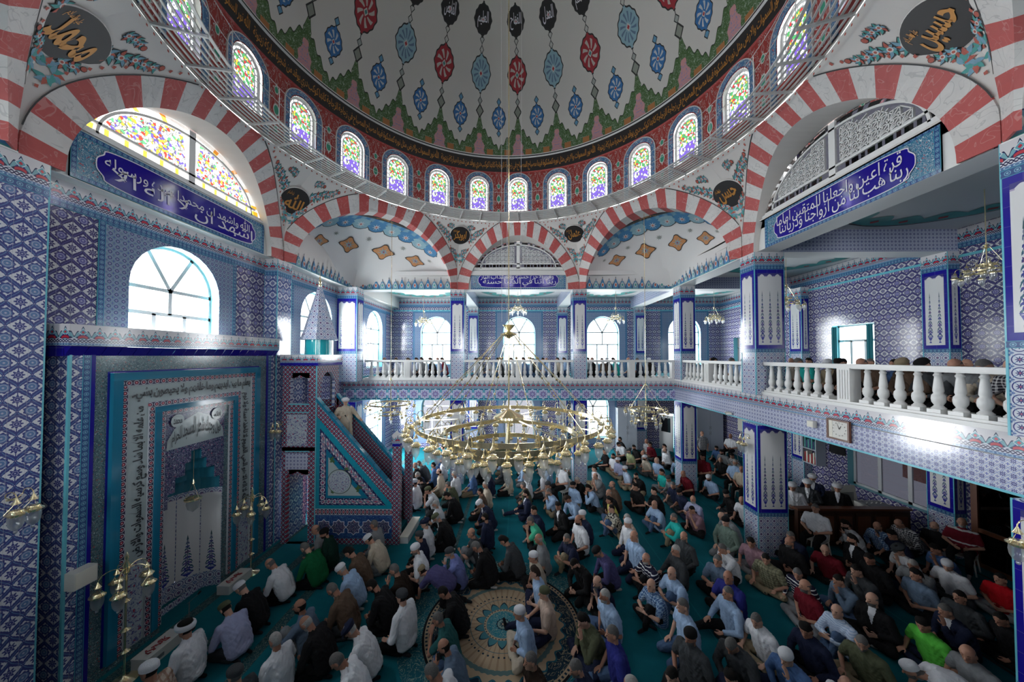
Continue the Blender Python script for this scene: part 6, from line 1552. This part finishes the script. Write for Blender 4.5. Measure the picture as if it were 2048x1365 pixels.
    body = hexvox(B, vox*.85, reg, 2, ['skin', 'skin', 'skin', 'skin', 'eye', 'sock_dark'])
    s1 = hexvox(S1, vox*1.3, front, 5, ['cloth_w', 'cloth_w'], .0028); s2 = hexvox(S2, vox*1.3, front, 5, ['cloth_w', 'cloth_w'], .0030)
    tr = hexvox(T, vox*1.4, None, 4, ['cloth_k'], .0025)
    fr_ = Matrix((( f.x, s.x, u.x, c.x), (f.y, s.y, u.y, c.y), (f.z, s.z, u.z, c.z), (0, 0, 0, 1)))
    return dict(body=body, short=s1, long=s2, trousers=tr, head=fr_, hc=c.copy())
D1 = (1, 0, -.3)
def arms(*a): return list(a)
kl = [((.40, .17, .085), (.0, .11, .06), (-.15, .10, .045)), ((.40, -.17, .085), (.0, -.11, .06), (-.15, -.10, .045))]
cl = [((.27, .34, .13), (.24, -.10, .06), (.16, -.22, .045)), ((.25, -.34, .13), (.30, .06, .06), (.22, .20, .045))]
armk = [((.06, .30, .42), (.26, .14, .235), (1, -.1, -.35), (0, -1, .2)), ((.06, -.30, .42), (.26, -.14, .235), (1, .1, -.35), (0, 1, .2))]
POSES = {
 'k': dict(pel=(0, 0, .235), lean=.12, hp=.12, leg=kl, arm=armk),
 'K': dict(pel=(0, 0, .235), lean=.20, hp=.30, hy=.5, leg=kl, arm=[((.08, .28, .40), (.28, .03, .28), (.8, -.7, -.2), (0, 0, 1)), ((.08, -.28, .40), (.26, -.03, .27), (.8, .7, -.2), (0, 0, 1))]),
 'b': dict(pel=(0, 0, .22), lean=.42, hp=.75, leg=kl, arm=[((.24, .28, .34), (.40, .06, .24), (.6, -.8, -.1), (0, 0, 1)), ((.24, -.28, .34), (.40, -.06, .24), (.6, .8, -.1), (0, 0, 1))]),
 'c': dict(pel=(0, 0, .12), lean=.18, hp=.10, hy=-.15, leg=cl, arm=[((.05, .29, .30), (.24, .06, .20), (.7, -.8, -.2), (0, 0, 1)), ((.05, -.29, .30), (.24, -.04, .19), (.7, .8, -.2), (0, 0, 1))]),
 'C': dict(pel=(0, 0, .12), lean=.28, hp=.35, hy=.35, leg=cl, arm=[((.10, .31, .30), (.28, .22, .22), (.9, .1, -.3), (0, -1, 0)), ((.10, -.31, .30), (.28, -.22, .22), (.9, -.1, -.3), (0, 1, 0))]),
 'n': dict(pel=(0, 0, .12), lean=.22, hp=.08, hy=.2, leg=[((.34, .13, .46), (.42, .10, .07), (.58, .10, .04)), ((.26, -.33, .13), (.28, .02, .06), (.20, .16, .045))], arm=[((.24, .26, .38), (.43, .10, .38), (.3, -1, 0), (0, 0, 1)), ((.22, -.24, .36), (.40, .02, .36), (.4, 1, 0), (0, 0, 1))]),
 'l': dict(pel=(0, 0, .12), lean=.10, hp=.05, leg=[((.27, .34, .13), (.30, -.04, .06), (.22, -.18, .045)), ((.42, -.14, .15), (.82, -.17, .06), (.86, -.18, .22))], arm=[((.10, .28, .34), (.32, .18, .24), (1, 0, -.2), (0, -1, 0)), ((.12, -.28, .34), (.36, -.14, .26), (1, .2, -.2), (0, 1, 0))]),
 'f': dict(pel=(0, 0, .12), lean=.32, hp=.30, leg=cl, arm=[((.34, .22, .33), (.36, .04, .58), (-.1, -.3, 1), (1, 0, 0)), ((.10, -.31, .30), (.28, -.16, .22), (.9, .3, -.3), (0, 1, 0))]),
 'p': dict(pel=(0, 0, .42), lean=1.15, hp=.55, leg=[((.06, .14, .07), (-.36, .12, .05), (-.5, .12, .04)), ((.06, -.14, .07), (-.36, -.12, .05), (-.5, -.12, .04))], arm=[((.62, .20, .30), (.64, .16, .06), (1, 0, -.1), (0, -1, 0)), ((.60, -.20, .30), (.66, -.16, .06), (1, 0, -.1), (0, 1, 0))]),
 'h': dict(pel=(0, 0, .53), lean=.08, hp=.15, leg=[((.42, .14, .50), (.43, .14, .09), (.60, .15, .04)), ((.42, -.14, .50), (.43, -.14, .09), (.60, -.15, .04))], arm=[((.06, .28, .72), (.28, .06, .62), (.8, -.6, -.1), (0, 0, 1)), ((.06, -.28, .72), (.28, -.06, .60), (.8, .6, -.1), (0, 0, 1))]),
 's': dict(pel=(0, 0, .92), lean=.03, hp=.10, leg=[((.02, .11, .50), (0, .11, .09), (.17, .13, .04)), ((.02, -.11, .50), (0, -.11, .09), (.17, -.13, .04))], arm=[((.0, .30, 1.10), (.10, .22, .88), (.3, -.1, -1), (1, 0, 0)), ((.0, -.30, 1.10), (.10, -.22, .88), (.3, .1, -1), (1, 0, 0))]),
 'i': dict(pel=(0, 0, .92), lean=.03, hp=.15, hy=-.3, belly=.06, robe=True, leg=[((.02, .11, .50), (0, .11, .09), (.17, .13, .04)), ((.02, -.11, .50), (0, -.11, .09), (.17, -.13, .04))], arm=[((.02, .34, 1.14), (.22, .42, 1.02), (1, .2, -.2), (0, 0, 1)), ((.06, -.32, 1.16), (.30, -.22, 1.14), (1, .2, .1), (0, 0, 1))]),
}
PRO = {k: figure(P) for k, P in POSES.items()}
# hats and hair in head space (x forward, y to the side, z up)
def capmesh(kind):
    mb = MB(); 
    if kind == 'skull':
        P = []; 
        for i in range(9):
            z = .028+.10*math.sin(PI/2*i/8); r = math.cos(PI/2*max(0, i-2)/6.05) if i > 2 else 1.0
            P.append([(-.008+.108*r*math.cos(2*PI*j/24), .090*r*math.sin(2*PI*j/24), z+.012*math.cos(2*PI*j/24)*(1-i/8)) for j in range(25)])
        mb.grid(P, None, 'cloth_w')
    elif kind == 'turban':
        P = [[(-.006+r*1.12*math.cos(2*PI*j/28), r*math.sin(2*PI*j/28), z+.015*math.cos(2*PI*j/28)) for j in range(29)] for r, z in ((.088, .018), (.112, .022), (.124, .055), (.120, .090), (.100, .105), (.088, .10))]; mb.grid(P, None, 'cloth_w')
        P = [[(-.006+r*1.12*math.cos(2*PI*j/28), r*math.sin(2*PI*j/28), z) for j in range(29)] for r, z in ((.090, .10), (.085, .125), (.05, .138), (.001, .142))]; mb.grid(P, None, 'hair_dark')
    elif kind == 'flat':
        P = [[(.0+r*1.2*math.cos(2*PI*j/24), r*math.sin(2*PI*j/24), z+.02*math.cos(2*PI*j/24)*-1*(z > .06)) for j in range(25)] for r, z in ((.090, .030), (.10, .06), (.112, .085), (.09, .115), (.001, .13))]; mb.grid(P, None, 'cloth_w')
        mb.grid([[(.085+.065*k, .07*(j/6*2-1)*(1-.25*k), .045-.02*k+.0*j-.02*abs(j/6*2-1)) for j in range(7)] for k in (0, 1)], None, 'cloth_w')
    elif kind == 'hair':
        P = []
        for i in range(9):
            t = i/8
            P.append([((-.010+.105*math.cos(PI/2*t)**.9*math.cos(a)), .084*math.cos(PI/2*t)**.9*math.sin(a), ((.055+.02*math.cos(a)) if math.cos(a) > .1 else (-.052+(.105+.02)*max(0, (math.cos(a)+.6)/.7)**1.0 if math.cos(a) > -.6 else -.052))*(1-t)+.134*math.sin(PI/2*t)*(1 if t > 0 else 0)+.0) for a in [2*PI*j/32 for j in range(33)]])
        mb.grid(P, None, 'hair_dark')
    return mb.mesh(kind)
CAPS = {k: capmesh(k) for k in ('skull', 'turban', 'flat', 'hair')}
HEADS = {'B': 'bald', 'D': 'dark-haired', 'G': 'grey-haired', 'W': 'white-haired', 'N': 'brown-haired', 'cw': 'white skullcap', 'cg': 'grey skullcap', 'cn': 'navy flat cap', 'ck': 'black cap', 'co': 'olive green skullcap', 'cy': 'mustard skullcap', 'ct': 'white turban with black crown', 'tw': 'white turban', 'fw': 'white cotton cap', 'fg': 'grey flat cap'}
CCOL = {'cw': 'cloth_w', 'cg': 'cloth_dg', 'cn': 'cloth_n', 'ck': 'cloth_k', 'co': 'cloth_ol', 'cy': 'cloth_kh', 'ct': 'cloth_w', 'tw': 'cloth_w', 'fw': 'cloth_w', 'fg': 'cloth_dg'}
PN = {'k': 'kneeling', 'K': 'kneeling with joined hands', 'b': 'kneeling with bowed head', 'c': 'sitting cross-legged', 'C': 'sitting cross-legged and looking down', 'n': 'sitting with one knee raised', 'l': 'sitting with one leg stretched out', 'f': 'sitting with hand to face', 'p': 'leaning forward on his hands', 'h': 'on a plastic chair', 's': 'standing', 'i': 'standing and preaching'}
def ray(u, v, z=None, X_=None):
    """world point on the pixel's line of sight at height z or at plane x"""
    f, cy_, pt, yw = 651.6, 698.9, .0216, .0129; a = (u-1024)/f; b = -(v-cy_)/f
    Yc = math.cos(pt)-b*math.sin(pt); Zc = math.sin(pt)+b*math.cos(pt); x = a*math.cos(yw)-Yc*math.sin(yw); y = a*math.sin(yw)+Yc*math.cos(yw)
    k = (z-EYE)/Zc if z is not None else X_/x
    return x*k, y*k, EYE+Zc*k
def person(x, y, z, rz, pose, shirt, tr, head, sc=1.0, idx=0):
    P = PRO[pose]; t = thing('person', None, 'person', (x, y, z), rz); t.scale = (sc, sc, sc)
    suit = shirt.startswith('S'); short = shirt.endswith('-') and not suit; sh = shirt.strip('-'); shm = 'cloth_'+(sh[1:] if suit else sh)
    rnd = random.Random(idx*7+3); skin = rnd.choice(('skin', 'skin_tan', 'skin', 'skin_pale'))
    b = link('body', P['body'], t)
    hm = {'D': 'hair_dark', 'G': 'hair_grey', 'W': 'hair_white', 'N': 'hair_brown', 'B': rnd.choice(('hair_grey', 'hair_dark', 'hair_white', 'hair_grey'))}.get(head, rnd.choice(('hair_grey', 'hair_dark', 'hair_white')))
    bd = rnd.random(); beard = hm if bd < (.45 if head != 'D' else .3) else skin
    mm = [skin, skin if head == 'B' else hm, hm, beard, 'eye', 'sock_dark' if rnd.random() < .8 else 'sock_white']
    for i, m in enumerate(mm): b.material_slots[i].link = 'OBJECT'; b.material_slots[i].material = M[m]
    s = link('jacket' if suit else 'shirt', P['short' if short else 'long'], t)
    for i, m in enumerate((shm, 'cloth_w' if suit else shm)): s.material_slots[i].link = 'OBJECT'; s.material_slots[i].material = M[m]
    tm = {'d': 'cloth_dg', 'k': 'cloth_k', 'j': 'cloth_j', 't': 'cloth_kh', 'g': 'cloth_g', 'w': 'cloth_c', 'n': 'cloth_n'}[tr]
    if pose != 'i': q = link('trousers', P['trousers'], t); q.material_slots[0].link = 'OBJECT'; q.material_slots[0].material = M[tm]
    kind = {'ct': 'turban', 'tw': 'turban', 'cn': 'flat', 'fg': 'flat'}.get(head, 'skull' if head in CCOL else None)
    if kind:
        o = link('turban' if kind == 'turban' else 'cap', CAPS[kind], t); o.matrix_local = P['head']; o.material_slots[0].link = 'OBJECT'; o.material_slots[0].material = M[CCOL[head]]
        if head == 'tw': o.material_slots[1].link = 'OBJECT'; o.material_slots[1].material = M['cloth_w']
    elif (head == 'D' and rnd.random() < .55) or head == 'N':
        o = link('hair', CAPS['hair'], t); o.matrix_local = P['head']; o.material_slots[0].link = 'OBJECT'; o.material_slots[0].material = M[hm]
    return t
# pixel of the head, pose, clothes
CROWD = '''298 1342 k pc d cw|390 1250 k w k ct|436 1224 b lv d co|480 1178 b Sk k cw|554 1124 b w k B|599 1100 b gr k G|649 1067 K dk k ck|632 1060 C g d B|749 1051 k g d G|729 1084 b c g cw|702 1107 b br d D|689 1129 b lb k cw
622 1207 n sl g B|645 1186 b Sbr d G|606 1251 b Sk k B|549 1286 k w- d W|482 1340 k dg k cg|683 1307 b w k G|722 1249 b w k cn|777 1193 k w k cg|752 1186 b k k D|793 1137 f db- d G|825 1102 K w- k cw|839 1074 k n- k cg
851 1048 k w- k cn|871 1037 b Sk k co|875 1008 n w- k W|891 993 b k k D|855 981 f w- d co|897 962 f ol k G|904 951 k w- k W|830 966 k w k cw|838 957 f k k D|844 930 k k k B|860 928 k b k D|873 924 k w- k G|935 926 p te k cw
976 946 k n k D|971 970 k c k W|961 984 k br k D|960 1008 b Sn k cw|966 1040 k n k D|948 1062 n dg- g B|944 1091 b Sk k G|928 1106 f pe2 k cg|844 1141 p pu- k cy|884 1194 b k k D|882 1243 f m2- j G|885 1284 f sl g B|866 1338 b w k G
1012 1081 b dg k D|1056 1083 c g- k B|1062 1036 f mi- k G|1070 1027 n n k D|1052 988 l Sn n D|1047 972 c ol k G|1067 1117 c c- k cw|1070 1143 c lb- n N|1088 1187 l pe- n co|1040 1226 c lb w cw|1062 1322 c db- w G
1098 983 f lb t G|1131 967 c lb t ck|1122 955 f k- k D|1111 967 f k- k cg|1116 933 h w- k B|1135 998 b lb k N|1128 1015 K Sk k D|1150 1027 c n n cw|1155 1043 k w- k B|1136 1075 n n- t G|1189 938 c w- t D|1191 953 f g- g B
1194 977 f lb k D|1207 972 c br d B|1218 989 c k d B|1222 1005 c ye- j D|1227 1015 n fl- j D|1245 1030 c pe- t W|1256 1046 k w n cw|1278 1081 k lb- n B|1252 939 c bs- t cw|1270 951 f k- t D|1283 977 c k- k D|1296 980 n k- k D
1309 1010 n lb- j B|1324 945 c aq- g D|1337 958 C g d cg|1346 971 C n- d G|1348 1036 n aq t G|1233 919 c lv t cw|1225 913 c w- t D|1295 916 c c- d cw|1305 918 c lb- d B|1286 909 c g- d B|1261 903 c yg- d fg|1237 889 b w- k D
1240 879 c k d D|1295 884 c pd- k B|1309 890 c mr d D|1318 892 c w- k D|1330 901 c w k B|1349 921 b lb k ck|1268 895 C k- k D|1214 905 l k- k D|1356 941 C mr- k B|1362 987 C n- d ck|1382 997 n lv- n B|1384 1020 f pk- k D
1417 956 C lb- k cw|1405 914 h mr- k D|1461 873 h w- k B|1404 868 s pd- k B|1433 897 C b- k D|1444 905 C g- k D|1441 921 C k- k B|1463 912 C pd- k D|1472 927 h lb- k W|1482 938 h c- k B|1455 989 C k d ck|1481 1000 C w- k B
1454 1041 k sg g ck|1476 1036 b g- d B|1368 1074 k dg k B|1349 1102 l dg k W|1445 1098 f w k G|1440 1130 n sl- k G|1451 1150 n rb- k B|1502 1085 C pk- g D|1545 1124 C kc- t D|1580 1141 C st g G|1561 1064 f n k G|1583 1081 c k k B
1598 992 h Sg k ck|1619 1011 h w- k G|1662 1012 f pb k B|1647 1100 C mr- k B|1622 1182 c mr- g B|1700 1036 f w k D|1705 1080 c Sk k D|1712 1142 f dg k D|1680 1162 f sl j D|1743 1199 c Sk k B|1665 1226 n bs j B|1674 1264 C ol- t G
1172 1130 b k k D|1181 1110 b pu k ck|1187 1160 f n- k B|1203 1194 c lb- j W|1174 1232 f ol n D|1217 1283 k rb- j G|1243 1359 c w k W|1296 1116 n st- k B|1325 1143 n lb- j B|1309 1166 n pb- k B|1366 1212 k lb- j G|1388 1279 k dg- d ck
1484 1198 l lb k G|1540 1238 C w- t G|1562 1319 f b n cw|1454 1352 f n k D|1659 1357 C w- k B|1801 1105 f w- k fg|1825 1050 c k- g B|1823 1127 f g- n W|1829 1152 c sl- k D|1872 1100 f b- k D|1911 1136 C w- d fw|1982 1153 c rd- g D
1924 1046 h ms- k B|1846 1250 C li- n D|1929 1226 f Sn k G|1936 1308 C g- t B|1822 1340 p w- n cw|1741 1022 b pd k B|1770 1062 C n- k D|1345 1350 C k k D|1180 1330 C n j G|1960 1230 C k k D|1885 1180 c dg k D|1500 1300 b dg k G|1590 1250 C n k D|1770 1130 C k k D'''
PEOPLE = []
HZ = {k: PRO[k]['hc'] for k in PRO}
def place(u, v, pose, sh, tr, hd, base=0.0):
    hc = HZ[pose]; rnd = random.Random(len(PEOPLE)*13+5); sc = rnd.uniform(1.13, 1.23); rz = PI+rnd.uniform(-.30, .30)+(.25 if u > 1050 and u < 1700 else 0)
    if pose == 'l': rz = PI+.1
    if pose == 'h': rz = PI+.5
    if pose == 's': rz = -PI/2
    if (u, v) == (1822, 1340): rz = PI-.5
    x, y, _ = ray(u, v, base+hc.z*sc)
    x -= (hc.x*math.cos(rz)-hc.y*math.sin(rz))*sc; y -= (hc.x*math.sin(rz)+hc.y*math.cos(rz))*sc
    PEOPLE.append([x, y, base, rz, pose, sh, tr, hd, sc])
for line in CROWD.split('\n'):
    for e in line.split('|'):
        u, v, *r = e.split(); place(int(u), int(v), *r)
NFLOOR = len(PEOPLE)
# hidden behind the great chandelier and under the far gallery
rnd = random.Random(21)
for k in range(34):
    x = -3.9+(k % 7)*1.1+rnd.uniform(-.12, .12); y = 14.2+(k//7)*1.35+rnd.uniform(-.3, .3)
    if abs(x+2.86) < .75 and abs(y-16) < .8 or abs(x-3.07) < .75 and abs(y-16) < .8: continue
    PEOPLE.append([x, y, 0, PI+rnd.uniform(-.2, .2), rnd.choice('kbcCf'), rnd.choice(('w', 'k', 'lb', 'n', 'g-', 'c', 'b', 'w-', 'dg')), rnd.choice('kdgt'), rnd.choice(('B', 'D', 'G', 'cw', 'W', 'cg')), 1.16])
# men on the platform
for x, y, sh, hd in ((9.55, 11.5, 'w', 'tw'), (10.15, 12.5, 'Sk', 'tw'), (10.35, 11.75, 'Sdg', 'tw'), (10.95, 12.3, 'Sn', 'tw'), (10.95, 11.45, 'Sk', 'tw')): PEOPLE.append([x, y, .78, PI+.9, 'c', sh, 'k', hd, 1.15])
# far gallery: two rows seen through the balusters; side gallery along the rail
gcol = ['w', 'pk-', 'g', 'w-', 'k', 'w', 'n', 'sl', 'b', 'n-', 'lv', 'db', 'k', 'dg', 'w', 'g-', 'b-', 'br', 'lb', 'w-', 'k-', 'n', 'aq-', 'c', 'dg-', 'mr-']
for k in range(46):
    x = -6.6+(k % 24)*.59+rnd.uniform(-.06, .06); y = 16.72+(k//24)*1.3+rnd.uniform(-.1, .1)
    if abs(x+2.86) < .6 and y < 17.2 or abs(x-3.07) < .6 and y < 17.2: continue
    if k//24 and k % 2: continue
    PEOPLE.append([x, y, GF, PI+rnd.uniform(-.25, .25), 'K' if k % 3 else 'k', gcol[(k*5) % len(gcol)], rnd.choice('kdj'), rnd.choice(('D', 'B', 'G', 'D', 'cw', 'N')), 1.0])
for y, sh, hd, ps in ((14.3, 'g-', 'B', 'k'), (13.7, 'dg', 'D', 'b'), (12.6, 'lb-', 'G', 'b'), (11.9, 'w', 'D', 'b'), (9.55, 'aq-', 'G', 'b'), (8.95, 'kh', 'cw', 'K'), (8.40, 'db', 'D', 'b'), (7.88, 'br-', 'B', 'b'), (7.42, 'b-', 'D', 'k'), (7.02, 'br', 'cy', 'b'), (6.62, 'dg', 'ck', 'b'), (6.24, 'g', 'B', 'b'), (5.88, 'c', 'G', 'b'), (5.52, 'pd-', 'B', 'b'), (5.30, 'rd-', 'D', 'b'), (4.70, 'mr-', 'B', 'K')):
    PEOPLE.append([8.62 if y > 5.4 else 8.8, y, GF, PI+rnd.uniform(-.15, .15), ps, sh, 'k', hd, 1.0 if ps != 'b' else 1.13])
for k in range(9): PEOPLE.append([9.85+.2*(k % 2), 5.3+k*.95, GF, PI+rnd.uniform(-.2, .2), 'k', gcol[(k*7) % 26], 'k', rnd.choice(('D', 'B', 'G', 'cw')), 1.0])
# push apart anyone standing inside a pillar, wall or neighbour
BLK = [(-3.19, 15.76, -2.53, 16.4), (2.75, 15.76, 3.4, 16.4), (7.42, 10.19, 8.32, 10.81), (7.42, 4.35, 8.32, 5.02), (7.58, 15.1, 8.25, 15.75), (-8.4, 15.1, -7.45, 15.75), (-8.4, 5.6, -7.8, 10.7), (-7.75, 10.64, -3.5, 12.1), (9.1, 10.75, 12.8, 13.35)]
def solve(L, it=130, R=.66):
    for _ in range(it):
        for i in range(len(L)):
            a = L[i]
            for j in range(i+1, len(L)):
                b = L[j]
                if abs(a[2]-b[2]) > .3: continue
                dx, dy = b[0]-a[0], b[1]-a[1]; d = math.hypot(dx*.80, dy); r = R if a[2] < 2 else .40
                if d < r and d > 1e-4:
                    k = (r-d)/d*.25; a[0] -= dx*k; a[1] -= dy*k; b[0] += dx*k; b[1] += dy*k
            if a[2] < .1:
                for x0, y0, x1, y1 in BLK:
                    e = .34
                    if x0-e < a[0] < x1+e+.1 and y0-e < a[1] < y1+e:
                        c_ = [(a[0]-(x0-e), 0, -1), ((x1+e+.1)-a[0], 0, 1), (a[1]-(y0-e), 1, -1), ((y1+e)-a[1], 1, 1)]; q = min(c_); a[q[1]] += q[2]*(q[0]+.001)
            a[0] = max(-7.6, min(13.1, a[0])); a[1] = min(21.5, a[1])
solve(PEOPLE)
# labels: look first, then the neighbour or landmark that tells each one apart
LM = [('the prayer niche', -7.9, 8.0), ('the pulpit', -5.2, 11.3), ('the round rug', -.3, 7.6), ('the big vase pillar under the side gallery', 7.8, 10.5), ('the corner pillar of the galleries', 7.9, 15.4), ('the far pillar behind the chandelier', -2.86, 16.1), ('the far pillar beyond the round rug', 3.07, 16.1), ('the wooden parapet', 11.0, 10.9), ('the glazed wooden door', 13.5, 8.6), ('the pale two-door cabinet', 7.3, 21.7), ('the nearest vase pillar', 7.8, 4.7), ('the white far door', 9.8, 21.8), ('the bookshelf', 13.4, 15.0)]
def slv(s): return ('short-sleeved ' if s.endswith('-') else '')
def look(p):
    hd = HEADS[p[7]]; g = cname(p[5].strip('-')); g = (slv(p[5]) if not p[5].startswith('S') else '')+g+('' if p[5].startswith('S') else ' shirt')
    if p[4] == 'i': return 'preacher in long beige robe and white turban'
    return ('man with '+hd if p[7] in CCOL else hd+' man')+' in '+g
BODY = {}
labs = []; CHL = []
for i, p in enumerate(PEOPLE):
    l1 = look(p); up = p[2] > 2
    if up: where = 'kneeling behind the '+('far' if p[1] > 16 else 'side')+' gallery balustrade' if (p[1] < 17.3 and p[1] > 16 or p[0] < 9.3 and p[1] < 16) else 'kneeling in the back row of the '+('far' if p[1] > 16 else 'side')+' gallery'
    elif .5 < p[2] < 1: where = 'seated behind the wooden parapet'
    else: n_ = min(LM, key=lambda q: math.hypot(q[1]-p[0], q[2]-p[1])); where = PN[p[4]]+' near '+n_[0]
    oth = sorted((q for q in PEOPLE if q is not p and abs(q[2]-p[2]) < .3), key=lambda q: math.hypot(q[0]-p[0], q[1]-p[1]))
    cand = [l1+' '+where]
    for q in oth[:4]:
        nb = cname(q[5].strip('-')); cand.append(l1+' '+PN[p[4]].split(' ')[0]+' beside man in '+nb+' '+HEADS[q[7]].split(' ')[0]+('' if q[7] in CCOL else ' hair' if 0 else ''))
        rel = 'behind' if q[0] < p[0] else 'in front of'; cand.append(l1+' '+PN[p[4]].split(' ')[0]+' '+rel+' the '+HEADS[q[7]]+' man in '+nb if q[7] not in CCOL else l1+' '+rel+' the man with '+HEADS[q[7]]+' in '+nb)
    lab = next((c for c in cand if c not in labs and len(c.split()) <= 16), None)
    if lab is None:
        for a in (' again', ): pass
        cand = [l1+' '+('nearer' if q[1] > p[1] else 'beyond')+' the '+HEADS[q[7]]+' one in '+cname(q[5].strip('-')) for q in oth[:6]]; lab = next((c for c in cand if c not in labs and len(c.split()) <= 16), l1+' '+where)
    labs.append(lab)
for i, p in enumerate(PEOPLE):
    t = person(*p[:4], *p[4:8], p[8], i); t['label'] = labs[i]; t['group'] = 'men kneeling in the galleries' if p[2] > 2 else 'men on the raised platform' if p[2] > .5 else 'men sitting on the carpet'
    if p[4] == 'h':
        cl_ = 'plastic chair under '+look(p).replace('short-sleeved ', '').replace('man with ', ''); 
        if cl_ in CHL: cl_ += ' near '+min(LM, key=lambda q: math.hypot(q[1]-p[0], q[2]-p[1]))[0]
        if len(cl_.split()) > 16: cl_ = ' '.join(cl_.split()[:16])
        CHL.append(cl_); chair(cl_, p[0], p[1], p[3])
# the preacher on the pulpit stair
P_ = person(-6.0, 11.4, 2.88, -1.0, 'i', 'c', 'k', 'tw', 1.05, 500); P_['label'] = 'preacher in long beige robe and white turban standing on the pulpit stair'; P_['group'] = 'preachers'
